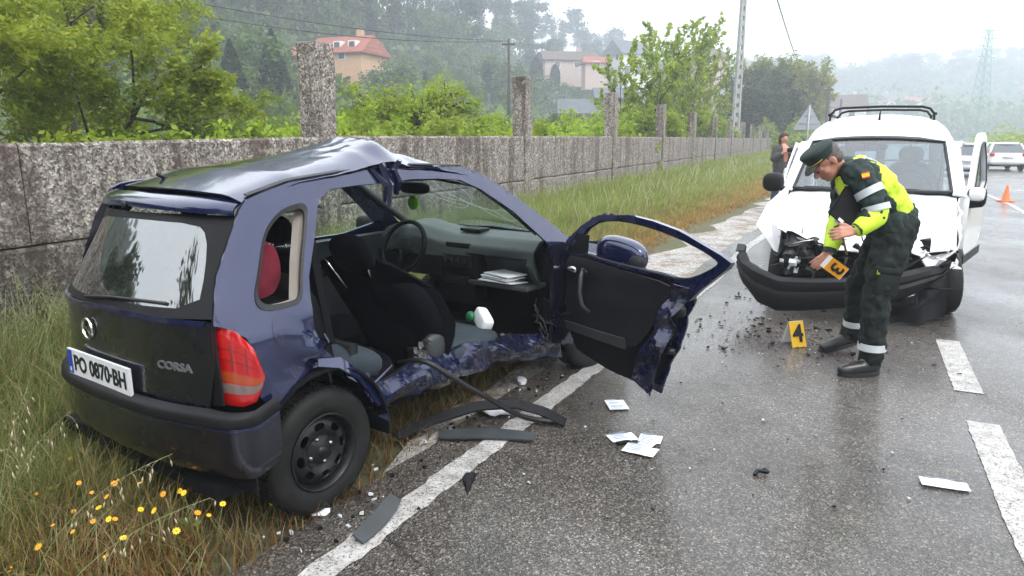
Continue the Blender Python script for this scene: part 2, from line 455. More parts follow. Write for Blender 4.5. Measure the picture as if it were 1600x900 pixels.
def make_asphalt():
    m, t, b = _m('asphalt'); v = texco(t)
    vo = t.nodes.new('ShaderNodeTexVoronoi'); vo.inputs['Scale'].default_value = 130; t.links.new(v, vo.inputs['Vector'])
    vo2 = t.nodes.new('ShaderNodeTexVoronoi'); vo2.inputs['Scale'].default_value = 70; t.links.new(v, vo2.inputs['Vector'])
    big = noise_n(t, v, .55, 5, .6); mid = noise_n(t, v, 3.5, 5, .6)
    base = ramp(t, vo.outputs['Color'], [(.0, (.014, .011, .009)), (.35, (.040, .032, .026)), (.6, (.088, .073, .060)), (.8, (.17, .148, .125)), (1, (.42, .38, .34))])
    fleck = ramp(t, vo2.outputs['Color'], [(.86, 0.0), (.93, .8)])
    base = mixc(t, fleck, base, (.22, .20, .17))
    tone = ramp(t, mid, [(.3, .72), (.7, 1.12)])
    base = mixc(t, 1.0, base, tone, 'MULTIPLY')
    tone2 = ramp(t, big, [(.35, .75), (.65, 1.15)])
    base = mixc(t, 1.0, base, tone2, 'MULTIPLY')
    # long cracks and a few tar seams
    wv = t.nodes.new('ShaderNodeTexVoronoi'); wv.feature = 'DISTANCE_TO_EDGE'; wv.inputs['Scale'].default_value = .38
    ad = t.nodes.new('ShaderNodeVectorMath'); ad.operation = 'ADD'
    nn = t.nodes.new('ShaderNodeTexNoise'); nn.inputs['Scale'].default_value = 3; t.links.new(v, nn.inputs['Vector'])
    sc_ = t.nodes.new('ShaderNodeVectorMath'); sc_.operation = 'SCALE'; sc_.inputs['Scale'].default_value = .35
    t.links.new(nn.outputs['Color'], sc_.inputs[0]); t.links.new(v, ad.inputs[0]); t.links.new(sc_.outputs[0], ad.inputs[1])
    t.links.new(ad.outputs[0], wv.inputs['Vector'])
    cr = ramp(t, wv.outputs['Distance'], [(.0, .35), (.006, 1.0)])
    base = mixc(t, 1.0, base, cr, 'MULTIPLY')
    t.links.new(base, b.inputs['Base Color'])
    rgh = ramp(t, big, [(.40, .20), (.60, .42)]); rg2 = ramp(t, mid, [(.35, 0.0), (.7, .14)])
    wet = ramp(t, noise_n(t, texco(t, (1, .45, 1)), .9, 5, .6), [(.34, .35), (.62, .95)]); t.links.new(wet, b.inputs['Coat Weight']); b.inputs['Coat Roughness'].default_value = .2; b.inputs['Coat IOR'].default_value = 1.38
    a = t.nodes.new('ShaderNodeMath'); a.operation = 'ADD'; t.links.new(rgh, a.inputs[0]); t.links.new(rg2, a.inputs[1])
    t.links.new(a.outputs[0], b.inputs['Roughness'])
    b.inputs['Specular IOR Level'].default_value = .55
    bump(t, vo.outputs['Distance'], b, .9, .005)
    return m
M['asphalt'] = make_asphalt()
def make_paint():
    m, t, b = _m('road_paint'); v = texco(t)
    wv = t.nodes.new('ShaderNodeTexVoronoi'); wv.feature = 'DISTANCE_TO_EDGE'; wv.inputs['Scale'].default_value = 16
    ad = t.nodes.new('ShaderNodeVectorMath'); ad.operation = 'ADD'
    nn = t.nodes.new('ShaderNodeTexNoise'); nn.inputs['Scale'].default_value = 20; t.links.new(v, nn.inputs['Vector'])
    sc_ = t.nodes.new('ShaderNodeVectorMath'); sc_.operation = 'SCALE'; sc_.inputs['Scale'].default_value = .05
    t.links.new(nn.outputs['Color'], sc_.inputs[0]); t.links.new(v, ad.inputs[0]); t.links.new(sc_.outputs[0], ad.inputs[1])
    t.links.new(ad.outputs[0], wv.inputs['Vector'])
    cr = ramp(t, wv.outputs['Distance'], [(.0, .3), (.045, 1.0)])
    n = noise_n(t, v, 9, 6, .7); n2 = noise_n(t, v, 90, 3)
    c = ramp(t, n, [(.3, (.26, .24, .22)), (.6, (.50, .48, .46))])
    msk = ramp(t, noise_n(t, v, 4, 2), [(.45, 0.0), (.6, 1.0)])
    c = mixc(t, msk, c, mixc(t, 1.0, c, cr, 'MULTIPLY'))
    wr = ramp(t, n2, [(.36, .3), (.47, 1.0)]); c = mixc(t, 1.0, c, wr, 'MULTIPLY')
    t.links.new(c, b.inputs['Base Color']); b.inputs['Roughness'].default_value = .5
    bump(t, n2, b, .4, .004); return m
M['paint'] = make_paint()
def make_granite(name='granite', dark=1.0):
    m, t, b = _m(name); v = texco(t)
    vo = t.nodes.new('ShaderNodeTexVoronoi'); vo.inputs['Scale'].default_value = 62; t.links.new(v, vo.inputs['Vector'])
    vo2 = t.nodes.new('ShaderNodeTexVoronoi'); vo2.inputs['Scale'].default_value = 27; t.links.new(v, vo2.inputs['Vector'])
    base = ramp(t, vo.outputs['Color'], [(.0, (.06, .05, .045)), (.25, (.14, .12, .105)), (.5, (.30, .275, .25)), (.75, (.48, .45, .42)), (1, (.72, .69, .66))])
    b2 = ramp(t, vo2.outputs['Color'], [(.2, .5), (.8, 1.0)])
    base = mixc(t, 1.0, base, b2, 'MULTIPLY')
    vs = texco(t, (3.2, 3.2, .28)); st = noise_n(t, vs, 1.0, 5, .65)
    vs2 = texco(t, (13, 13, .9)); st2 = noise_n(t, vs2, 1.0, 4, .65)
    brk = ramp(t, noise_n(t, v, 14, 5, .7), [(.35, .25), (.6, 1.0)])
    s1 = mixc(t, 1.0, ramp(t, st, [(.52, 0.0), (.60, .9)]), brk, 'MULTIPLY'); s2 = mixc(t, 1.0, ramp(t, st2, [(.50, 0.0), (.62, .75)]), brk, 'MULTIPLY')
    base = mixc(t, s1, base, (.05, .03, .022)); base = mixc(t, s2, base, (.08, .06, .05))
    g = noise_n(t, v, 1.9, 7, .75); gm = ramp(t, g, [(.53, 0.0), (.66, .7)])
    base = mixc(t, gm, base, (.06, .048, .035))
    l = noise_n(t, v, 9, 4); lm = ramp(t, l, [(.6, 0.0), (.72, .5)]); base = mixc(t, lm, base, (.50, .48, .42)); base = mixc(t, 1.0, base, (1.0, .95, .90), 'MULTIPLY')
    if dark != 1: base = mixc(t, 1.0, base, (dark, dark, dark * .95), 'MULTIPLY')
    t.links.new(base, b.inputs['Base Color']); b.inputs['Roughness'].default_value = .85
    bump(t, vo.outputs['Distance'], b, .7, .006); return m
M['granite'] = make_granite()
M['granite_low'] = make_granite('granite_mossy', .55)
def make_ground():
    m, t, b = _m('verge_soil'); v = texco(t)
    n = noise_n(t, v, .8, 6, .65); n2 = noise_n(t, v, 12, 6, .7)
    c = ramp(t, n2, [(.3, (.05, .038, .024)), (.5, (.10, .085, .045)), (.7, (.15, .13, .07))])
    g = ramp(t, n, [(.4, 0.0), (.6, .7)]); c = mixc(t, g, c, (.07, .085, .03))
    t.links.new(c, b.inputs['Base Color']); b.inputs['Roughness'].default_value = .95
    bump(t, n2, b, .8, .03); return m
M['soil'] = make_ground()
def make_gravel():
    m, t, b = _m('gravel'); v = texco(t)
    vo = t.nodes.new('ShaderNodeTexVoronoi'); vo.inputs['Scale'].default_value = 55; t.links.new(v, vo.inputs['Vector'])
    n = noise_n(t, v, 2.2, 6, .7)
    c = ramp(t, vo.outputs['Color'], [(.1, (.16, .145, .13)), (.5, (.32, .30, .275)), (.9, (.52, .50, .47))])
    c = mixc(t, ramp(t, n, [(.45, 0.0), (.62, .8)]), c, (.12, .07, .03))
    t.links.new(c, b.inputs['Base Color']); b.inputs['Roughness'].default_value = .75
    bump(t, vo.outputs['Distance'], b, .6, .008); return m
M['gravel'] = make_gravel()
def make_hill():
    m, t, b = _m('hill_ground'); v = texco(t)
    n = noise_n(t, v, .04, 6, .7); c = ramp(t, n, [(.3, (.03, .045, .02)), (.5, (.05, .07, .03)), (.7, (.10, .11, .05))])
    t.links.new(c, b.inputs['Base Color']); b.inputs['Roughness'].default_value = .95; return m
M['hill'] = make_hill()

# ------------------------------------------------------------------ places
TA = radians(24.2)                                   # direction of road and wall
DW = Vector((sin(TA), cos(TA), 0)); RW = Vector((cos(TA), -sin(TA), 0))
WO = Vector((-5.63 + .45 * 8, 8, 0))                  # foot of the first tall post
EX = ([-14, -1.2, .7, 2.37, 3.14, 4.66, 7.73, 10.42, 12.5, 19, 400], [-9.2, -2.65, -1.62, -.72, -.31, .51, 2.2, 3.5, 4.65, 8.1, 8.1 + 381 * .455])
def edge_x(y): return interp(y, *EX)
def wall_x(y): return -5.63 + .45 * y
def right_x(y): return interp(y, [-14, 5, 18.4, 400], [-4.2, 5.65, 12.85, 12.85 + 381.6 * .455])
def soil_z(x, y):
    e = edge_x(y) - .35 - x                          # distance left of the asphalt
    if e < 0: return -.06
    return -.035 + min(.05, e * .03) + .02 * nz(x, y, 0, 1.3)
def hillf(q):
    return interp(q, [0, 12, 30, 58, 66, 84, 120, 400], [0, -.3, 1.5, 10.5, 15, 27, 31, 36])
def hill_z(x, y):
    q = -( (Vector((x, y, 0)) - WO).dot(RW) )        # distance behind the wall
    z = 0
    if q > 0:
        z = hillf(q) * interp(y, [-60, 0, 60, 400], [1, 1, 1, .9]) + (.8 * nz(x, y, 3, .03) * min(1, q / 40))
    # range of hills closing the valley far ahead
    far = interp(y + .25 * x, [260, 380, 520, 700, 1100], [0, 8, 40, 58, 62])
    far *= .80; far *= 1 + .16 * nz(x, y, 9, .004) + .10 * nz(x, y, 4, .015)
    return max(z, far) if q > 0 else far
def build_ground():
    xs = sorted(set([round(v, 2) for v in list(np.linspace(-12, 30, 64)) + list(np.linspace(-90, -12, 40)) + list(np.linspace(30, 220, 50)) + list(np.linspace(-330, -90, 22)) + list(np.linspace(220, 800, 34))]))
    ys = sorted(set([round(v, 2) for v in list(np.linspace(-12, 30, 64)) + list(np.linspace(-120, -12, 20)) + list(np.linspace(30, 330, 90)) + list(np.linspace(330, 800, 30))]))
    V = []
    for x in xs:
        for y in ys:
            q = -((Vector((x, y, 0)) - WO).dot(RW))
            if q > .5 or y > 250 or x > 60: z = hill_z(x, y) - .06
            else: z = soil_z(x, y)
            V.append((x, y, z))
    n = len(ys); F = [(i * n + j, (i + 1) * n + j, (i + 1) * n + j + 1, i * n + j + 1) for i in range(len(xs) - 1) for j in range(n - 1)]
    o = mk('ground', V, F, [M['soil'], M['hill']], None)
    me = o.data
    for p in me.polygons:
        c = p.center
        if -((Vector((c.x, c.y, 0)) - WO).dot(RW)) > 1 or c.y > 120 or c.x > 60: p.material_index = 1
    tag(o, kind='structure')
build_ground()
# road sheet
ys = [-14, -8, -4] + lin(-2, 14, 64) + lin(15, 60, 40) + lin(65, 330, 40)
def road_l(y):
    return edge_x(y) - .34 + (.035 * nz(0, y, 0, 5) + .05 * nz(3, y, 0, 1.3) if y < 40 else 0)
def road_r(y): return right_x(y) + interp(y, [0, 14, 22, 60, 330], [.6, .6, 7.5, 7.5, 7.5])
o = strip('road', [(road_l(y), y, 0) for y in ys], [(road_r(y), y, 0) for y in ys], M['asphalt'], None, n=2, thick=0)
tag(o, kind='structure')
# gravel between the asphalt and the dry grass, widening with distance
ys2 = lin(3.2, 60, 90)
gr_w = lambda y: interp(y, [3, 5, 6.5, 9, 13, 20, 60], [.08, .25, .9, 1.5, 1.6, 1.3, .9]) + .25 * nz(1, y, 2, 1.1)
o = strip('gravel_shoulder', [(road_l(y) - max(.03, gr_w(y)), y, -.012) for y in ys2], [(road_l(y) + .02, y, -.005) for y in ys2], M['gravel'], None, n=4, thick=0)
tag(o, kind='structure')

def marking(name, cl, w, label, group=None, jag=.006, cuts=1):
    """painted band along the centre line cl, slightly ragged edges"""
    A = []; B = []; L = len(cl)
    for i, (x, y) in enumerate(cl):
        a = cl[max(0, i - 1)]; b_ = cl[min(L - 1, i + 1)]
        d = Vector((b_[0] - a[0], b_[1] - a[1], 0)).normalized(); r_ = Vector((d.y, -d.x, 0))
        j1, j2 = (jag * nz(i, 1, 0, 1.7) * 2, jag * nz(i, 5, 9, 1.7) * 2)
        A.append((x - r_.x * (w / 2 + j1), y - r_.y * (w / 2 + j1), .004)); B.append((x + r_.x * (w / 2 + j2), y + r_.y * (w / 2 + j2), .004))
    o = strip(name, A, B, M['paint'], None, n=1, thick=0)
    return tag(o, kind='structure')
yy = [-4 + .05 * i for i in range(int(30 / .05))] + lin(26, 320, 60)
marking('edge_line', [(edge_x(y), y) for y in yy], .135, '', jag=.012)
marking('edge_line', [(right_x(y) , y) for y in lin(8, 320, 100)], .13, '')
def dash_x(y): return interp(y, [-10, 2.79, 4.33, 5.48, 18.4, 400], [-3.55, 2.22, 2.96, 3.52, 10.4, 10.4 + 381.6 * .455])
for (a, b_) in [(4.3, 5.5), (1.6, 3.8), (8.6, 9.8), (11.6, 12.8), (15, 16.2), (18.4, 19.6), (22, 23.2), (26, 27.2), (30, 31.2), (35, 36.2), (40, 41.5)]:
    marking('lane_dash', [(dash_x(y), y) for y in lin(a, b_, 60)], .165, '', jag=.004)
# ------------------------------------------------------------------ granite wall with tall posts
wall = empty('granite_wall', WO, -TA, 'long weathered granite wall with tall square posts running along the verge', 'wall')
def wall_top(s): return interp(s, [-9, -3, 0, 4, 10, 60], [1.56, 1.575, 1.63, 1.645, 1.655, 1.64]) + .008 * nz(s, 0, 0, 2)
def slab(s0, s1, z0f, z1f, mat, th=.15):
    """local axes: y along the wall, x towards the road"""
    n = max(6, int((s1 - s0) / .16)); V = []; F = []
    for i in range(n + 1):
        t = i / n; s = s0 + (s1 - s0) * t
        z0 = z0f(s); z1 = z1f(s) + .010 * nz(s, 4, z0, 3.3)
        e = .006 if 0 < i < n else -.004
        fx = lambda z: -.02 + e + .009 * nz(s * 2.1, z * 2.3, 1)
        zm = (z0 + z1) / 2
        V += [(fx(z0) - .008, s, z0), (fx(z0 + .03), s, z0 + .02), (fx(zm), s, zm), (fx(z1), s, z1 - .025), (fx(z1) - .02, s, z1), (-th, s, z1 - .004), (-th - .02, s, z0)]
    m = 7
    for i in range(n):
        for k in range(m):
            k2 = (k + 1) % m
            F.append((i * m + k, (i + 1) * m + k, (i + 1) * m + k2, i * m + k2))
    F.append(tuple(range(m - 1, -1, -1))); F.append(tuple(n * m + k for k in range(m)))
    mk('granite_slab', V, F, mat, wall, smooth=False)
def post(s, top, w=.28):
    V = []; F = []; nn = 12
    for i in range(nn + 1):
        z = -.4 + (top + .4) * i / nn
        for (a, b_) in ((-1, -1), (-.3, -1), (.3, -1), (1, -1), (1, 0), (1, 1), (0, 1), (-1, 1), (-1, 0)):
            k = .014
            tpr = 1 - .03 * i / nn
            V.append((-.13 + a * w / 2 * tpr + k * nz(s * 7 + a, b_, z, 2.3) * 1.3, s + b_ * .15 * tpr + k * nz(b_ + 4, a, z + s, 2.9), z + (.02 * nz(a, b_, s, 3) if i == nn else 0)))
    m = 9
    for i in range(nn):
        for k in range(m): F.append((i * m + k, i * m + (k + 1) % m, (i + 1) * m + (k + 1) % m, (i + 1) * m + k))
    F.append(tuple(nn * m + k for k in range(m)))
    mk('granite_post', V, F, M['granite'], wall, smooth=False, bev=.012)
SP = 5.70
for k in range(-3, 17):
    if 0 <= k < 13: post(k * SP, {0: 2.62, 1: 2.70, 2: 2.74, 3: 2.68, 4: 2.62}.get(k, 2.6))
    for c in range(3):
        a, b_ = k * SP + .16, (k + 1) * SP - .16
        if k >= 12: a, b_ = k * SP + .01, (k + 1) * SP - .01
        cut = [a, a + (b_ - a) * (.36 + .05 * (k % 2)), a + (b_ - a) * .69, b_] if c != 1 else [a, a + (b_ - a) * .5, b_]
        for i in range(len(cut) - 1):
            zt = [lambda s: wall_top(s), lambda s: .845 + .012 * nz(s, 1, 0, 1), lambda s: .12][c]
            zb = [lambda s: .862 + .012 * nz(s, 1, 0, 1), lambda s: .135, lambda s: -.45][c]
            slab(cut[i] + .005, cut[i + 1] - .005, zb, zt, M['granite'] if c == 0 else M['granite_low'] if (c == 2 or k < 0) else M['granite'])

# ------------------------------------------------------------------ grass
def blades(n, pos, h, w, bend, col0, col1, rng=NR):
    """pos (n,3); returns verts, quads, colours"""
    th = rng.random(n) * 2 * pi; d = np.stack([np.cos(th), np.sin(th), np.zeros(n)], 1)
    th2 = rng.random(n) * 2 * pi; p = np.stack([np.cos(th2), np.sin(th2), np.zeros(n)], 1)
    V = np.zeros((n, 8, 3)); C = np.zeros((n, 8, 3))
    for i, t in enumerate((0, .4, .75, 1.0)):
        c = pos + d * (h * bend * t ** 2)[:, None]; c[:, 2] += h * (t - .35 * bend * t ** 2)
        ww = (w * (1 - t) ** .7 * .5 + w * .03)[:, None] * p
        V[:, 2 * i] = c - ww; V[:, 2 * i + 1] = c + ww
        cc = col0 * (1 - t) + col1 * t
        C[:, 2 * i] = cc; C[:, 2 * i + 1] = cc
    q = np.array([[0, 1, 3, 2], [2, 3, 5, 4], [4, 5, 7, 6]])
    Q = (np.arange(n)[:, None, None] * 8 + q[None]).reshape(-1, 4)
    return V.reshape(-1, 3), Q, C.reshape(-1, 3)
def lerp3(a, b, t): return np.array(a)[None] * (1 - t[:, None]) + np.array(b)[None] * t[:, None]
def verge_grass(name, n, y0, y1, near):
    rng = NR
    # more blades close to the camera
    u = rng.random(n * 3); k = 1.0
    y = (y0 + 2) * ((y1 + 2) / (y0 + 2)) ** u - 2 if near else y0 * (y1 / y0) ** u
    wx = wall_x(y); ex = np.interp(y, *EX) - .36
    gw = np.interp(y, [3, 5, 6.5, 9, 13, 20, 60], [.05, .2, .7, 1.05, 1.2, 1.1, .8]); ex2 = ex - gw
    v = rng.random(n * 3); x = wx + .05 + (ex2 + .15 - wx) * v
    dE = (ex2 - x)
    keep = np.ones(len(x), bool)
    cl = np.array([nz(a, b_, 0, 1.7) + .6 * nz(a, b_, 5, 5) for a, b_ in zip(x, y)])
    prob = np.clip(.85 + cl * .9, .15, 1) * np.clip((dE + .18) / .35, .0, 1)
    keep &= rng.random(len(x)) < prob
    # inside the car: none over the sill line
    px = x + 1.74; py = y - 2.83; cs = px * sin(radians(35)) + py * cos(radians(35)); cw = px * cos(radians(35)) - py * sin(radians(35))
    under = (cs > .02) & (cs < 3.6) & (np.abs(cw) < .74)
    keep &= ~(under & (rng.random(len(x)) < .6))
    x, y, dE, cl, under, cs, cw = [q[keep][:n] for q in (x, y, dE, cl, under, cs, cw)]
    m = len(x)
    z = np.where(dE > 0, -.035 + np.minimum(.05, (dE) * .03), -.03)
    wall_d = (x - wall_x(y))
    if near:
        h = .17 + .20 * rng.random(m) + np.clip(.5 - wall_d, 0, .5) * .25 + np.clip(dE - .8, 0, 1.2) * .14
        h *= np.clip(.45 + dE * .8, .3, 1); h *= 1 + cl * .3
        front = (cs > -.45) & (cs < .1) & (cw > -.25) & (cw < .9); h = np.where(front, np.minimum(h * 1.3, .36 + .10 * rng.random(m)), h)
        h = np.where(under, np.minimum(h, .16), h)
        beside = (cs > .7) & (cs < 3) & (cw >= .6) & (cw < 1.3); h = np.where(beside, np.minimum(h, .26), h)
        w = .0035 + .004 * rng.random(m)
    else:
        h = .26 + .22 * rng.random(m) + np.clip(1.8 - wall_d, 0, 1.8) * .24; h *= np.clip(.35 + dE * .5, .3, 1); h *= 1 + cl * .25
        w = (.006 + .0012 * (y - 6)) * (.7 + .6 * rng.random(m))
    t = np.clip(dE / (1.0 if near else 1.4) + cl * .5 + rng.normal(size=m) * .22, 0, 1)
    dry = rng.random(m) < (.34 if near else .16)
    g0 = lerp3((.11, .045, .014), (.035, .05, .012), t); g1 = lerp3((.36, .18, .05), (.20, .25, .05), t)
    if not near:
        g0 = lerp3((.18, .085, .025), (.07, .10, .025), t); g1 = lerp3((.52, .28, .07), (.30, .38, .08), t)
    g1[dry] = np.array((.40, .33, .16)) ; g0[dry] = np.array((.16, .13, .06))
    br = (.75 + .5 * rng.random(m))[:, None]
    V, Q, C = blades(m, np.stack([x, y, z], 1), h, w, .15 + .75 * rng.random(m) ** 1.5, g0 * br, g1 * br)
    return V, Q, C
parts_ = [verge_grass('a', 95000, .4, 8.5, True), verge_grass('b', 60000, 7, 62, False)]
V = np.concatenate([p[0] for p in parts_]); C_ = np.concatenate([p[2] for p in parts_])
Q = np.concatenate([parts_[0][1], parts_[1][1] + len(parts_[0][0])])
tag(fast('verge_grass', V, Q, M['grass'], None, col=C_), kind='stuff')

# tall wild oats leaning over in front of the blue car
def oat(px, py, h, lean, az, seeds=16):
    d = Vector((cos(az), sin(az), 0)); pts = []
    for i in range(15):
        t = i / 14; pts.append(Vector((px, py, -.02)) + d * (lean * t ** 2.2) + Vector((0, 0, h * (t - .42 * (lean / max(h, .1)) * .55 * t ** 3.2))))
    mb = MB().tube(pts, [.0024 * (1 - .65 * i / 14) for i in range(15)], n=5)
    sb = MB()
    for k in range(seeds):
        t = .66 + .34 * k / seeds; i = t * 14; a = pts[int(i)]; b_ = pts[min(14, int(i) + 1)]; p = a.lerp(b_, i - int(i))
        off = Vector((R.uniform(-.03, .03), R.uniform(-.03, .03), R.uniform(-.05, -.015)))
        sb.tube([p, p + off * .6 + Vector((0, 0, .01)), p + off], .0006, n=3)
        q = p + off; dn = Vector((R.uniform(-.006, .006), R.uniform(-.006, .006), -R.uniform(.018, .028)))
        sb.tube([q, q + dn * .4, q + dn], [.0008, .0032, .0004], n=5)
    return mb, sb
for (x, y, h, ln, az) in [(-1.55, 1.98, .78, .50, .1), (-1.45, 1.88, .62, .52, .35), (-1.72, 2.1, .86, .16, .6), (-1.6, 1.7, .46, .55, .2),
                          (-2.2, 2.1, .86, .30, .4), (-2.35, 2.45, .98, .28, .1), (-2.6, 2.6, 1.02, .35, .5), (-2.75, 2.9, 1.0, .22, -.4), (-2.05, 1.75, .7, .4, .8),
                          (-2.5, 2.2, .9, .4, 2.4), (-1.9, 2.35, .72, .3, .2), (-2.95, 3.1, 1.0, .3, .2), (-1.35, 1.55, .35, .4, 2.9), (-1.8, 1.5, .3, .5, .5)]:
    mb, sb = oat(x, y, h, ln, az)
    o = mb.build('wild_oat_stalk', M['oatstem'], None)
    sh_ = sb.build('seed_head', M['strawseed'], o); sh_['kind'] = 'stuff'
    tag(o, 'thin wild oat stalk with drooping pale seed heads in the tall verge grass', 'grass stalk', 'wild oat stalks behind the blue car')
# broad leaved weeds mixed into the near verge
wp_ = []
for i in range(420):
    y = R.uniform(.6, 6.0); e = edge_x(y) - .45; x = R.uniform(wall_x(y) + .1, e)
    cs_ = (x + 1.74) * sin(radians(35)) + (y - 2.83) * cos(radians(35)); cw_ = (x + 1.74) * cos(radians(35)) - (y - 2.83) * sin(radians(35))
    if -.05 < cs_ < 3.7 and abs(cw_) < .82: continue
    hh_ = R.uniform(.05, .26); 
    for k in range(R.randrange(8, 26)): wp_.append((x + R.gauss(0, .05), y + R.gauss(0, .05), hh_ * R.random()))
V, Q = leaves(np.array(wp_), .045, .45, .8); tag(fast('verge_weeds', V, Q, M['leaf_weed']), kind='stuff')
# many finer stalks nobody could count
P = MB()
for i in range(520):
    y = R.uniform(1.5, 5.0); x = wall_x(y) + R.uniform(.1, 2.4 if y < 2.7 else .9)
    h = R.uniform(.35, .85); az = R.uniform(0, 6.28)
    mb, sb = oat(x, y, h, h * R.uniform(.2, .5), az, 7); P.add(mb.v, mb.f); P.add(sb.v, sb.f)
tag(P.build('tall_seeding_grass', M['oatstem'], None), kind='stuff')
# tall dry stalks against the wall further on
P = MB()
for i in range(260):
    y = 6 + 34 * R.random() ** 1.6; x = wall_x(y) + R.uniform(.1, 2.2); h = R.uniform(.4, .8)
    az = R.uniform(0, 6.28); r_ = .0025 + .0006 * (y - 5)
    P.tube([(x, y, -.02), (x + .05 * cos(az), y, h * .6), (x + .18 * cos(az), y + .1 * sin(az), h)], [r_, r_ * .8, r_ * .3], n=3)
tag(P.build('dry_verge_stalks', M['strawseed'], None), kind='stuff')

# yellow flowers
def flower(x, y, z, s, orange):
    root = empty('yellow_wildflower', (x, y, -.03), 0, 'small yellow wildflower on a thin stem in the grass behind the blue car', 'wildflower', 'yellow wildflowers in the verge grass')
    lx, ly = R.uniform(-.05, .05), R.uniform(-.05, .05)
    MB().tube([(0, 0, 0), (lx * .4, ly * .4, z * .6), (lx, ly, z)], [.0018, .0014, .0012], n=4).build('stem', M['stem'], root)
    pm = MB(); n = 9; tx, ty = R.uniform(-.5, .3), R.uniform(-.9, -.2); T = Matrix.Rotation(ty, 3, 'X').inverted() @ Matrix.Rotation(tx, 3, 'Y')
    T = Matrix.Rotation(R.uniform(.1, .9), 3, 'X') @ Matrix.Rotation(R.uniform(-.5, .5), 3, 'Y')
    for k in range(n):
        a = 2 * pi * k / n; d = T @ Vector((cos(a), sin(a), .18)); e = T @ Vector((-sin(a), cos(a), 0)); c = Vector((lx, ly, z))
        pm.add([c + d * s * .15, c + d * s * .6 + e * s * .24, c + d * s + e * s * .08 - Vector((0, 0, s * .1)), c + d * s - e * s * .08, c + d * s * .6 - e * s * .24], [(0, 1, 2, 3, 4)])
    pm.build('petals', M['petalorange' if orange else 'petal'], root, smooth=False, solid=.0008)
    MB().ell((lx, ly, z + s * .12), (s * .32, s * .32, s * .2), nu=8, nv=5).build('flower_centre', M['petalorange'], root)
for (x, y, z, o_) in [(-1.93, 2.63, 0.21, 1), (-1.6, 2.5, 0.28, 1), (-1.55, 2.46, 0.28, 1), (-1.58, 2.63, 0.23, 1), (-1.53, 2.62, 0.25, 1), (-1.51, 2.47, 0.24, 0), (-1.43, 2.34, 0.27, 0), (-1.31, 2.37, 0.28, 0), (-1.37, 2.6, 0.21, 1), (-1.33, 2.65, 0.2, 0), (-1.23, 2.47, 0.28, 0), (-1.19, 2.41, 0.24, 1), (-1.11, 2.35, 0.28, 0), (-1.11, 2.48, 0.2, 0), (-1.61, 2.32, 0.24, 1), (-1.5, 2.16, 0.27, 1), (-1.51, 2.33, 0.22, 1), (-1.65, 2.53, 0.29, 1), (-1.55, 2.54, 0.29, 1), (-1.73, 2.51, 0.2, 1), (-1.62, 2.14, 0.2, 1), (-1.36, 2.21, 0.25, 0), (-1.31, 2.02, 0.29, 1), (-1.42, 2.36, 0.24, 1), (-1.2, 2.34, 0.22, 0), (-1.39, 2.4, 0.24, 0), (-1.01, 2.74, 0.1, 0), (-1.62, 2.16, 0.22, 1), (-1.87, 2.8, 0.24, 1)]:
    flower(x, y, z + .03, R.uniform(.008, .0145), o_)
# ------------------------------------------------------------------ trees and shrubs
def grow(rnd, base, d, length, rad, level, spec, wood, pts):
    """recursive branching; spec per level: (children, spread, ratio)"""
    n = 5 if level < 2 else 3; p = Vector(base); d = Vector(d).normalized(); P = [p.copy()]
    for i in range(n):
        d = (d + Vector((rnd.gauss(0, 1), rnd.gauss(0, 1), rnd.gauss(0, 1))) * spec['wob'] + Vector((0, 0, spec['up'][min(level, len(spec['up']) - 1)])) * .12).normalized()
        p = p + d * length / n; P.append(p.copy())
    if level <= spec.get('woodlev', 2):
        wood.tube(P, [max(spec.get('minr', .004), rad * (1 - .6 * i / n)) for i in range(n + 1)], n=5 if level else 7, cap=False)
    if level >= spec['levels']:
        for q in np.linspace(spec.get('l0', .2), 1, spec['k']):
            i = min(n - 1, int(q * n)); c = P[i].lerp(P[i + 1], q * n - i)
            for _ in range(spec['m']):
                pts.append((c.x + rnd.gauss(0, spec['jit']), c.y + rnd.gauss(0, spec['jit']), c.z + rnd.gauss(0, spec['jit'])))
        return
    nc = spec['n'][level]
    for c in range(nc):
        t = spec['from'][level] + (1 - spec['from'][level]) * (c + rnd.random() * .8) / nc
        i = min(n - 1, int(t * n)); b_ = P[i].lerp(P[min(n, i + 1)], t * n - i)
        a = rnd.random() * 2 * pi; s = spec['spread'][level]
        x = d.orthogonal().normalized(); y = d.cross(x)
        nd = (d * cos(s) + (x * cos(a) + y * sin(a)) * sin(s)).normalized()
        grow(rnd, b_, nd, length * spec['ratio'][level] * rnd.uniform(.75, 1.2) * (1.1 - .45 * t * spec.get('tapr', 1)), rad * .5, level + 1, spec, wood, pts)
def tree_mesh(seed, H, spec, leaf, asp, mat, up=.3):
    rnd = random.Random(seed); rng = np.random.default_rng(seed); wood = MB(); pts = []
    stems = spec.get('stems', 1)
    for k in range(stems):
        a = rnd.random() * 6.28; off = (0 if stems == 1 else spec['sr'])
        dd = (rnd.gauss(0, .08), rnd.gauss(0, .08), 1) if stems == 1 else (cos(a) * spec['sl'], sin(a) * spec['sl'], 1)
        grow(rnd, (cos(a) * off, sin(a) * off, -.3), dd, H * spec['trunk'], spec['rad'], 0, spec, wood, pts)
    V, Q = leaves(np.array(pts), leaf, asp, up, rng)
    return wood, V, Q, mat
def place_tree(name, tm, loc, label, cat='tree', group=None, rz=0, sc=1, wm=None):
    wood, V, Q, mat = tm
    root = empty(name, loc, rz, label, cat, group); root.scale = (sc, sc, sc)
    wood.build('trunk', wm or M['bark'], root)
    fast('crown', V, Q, mat, root)
    return root
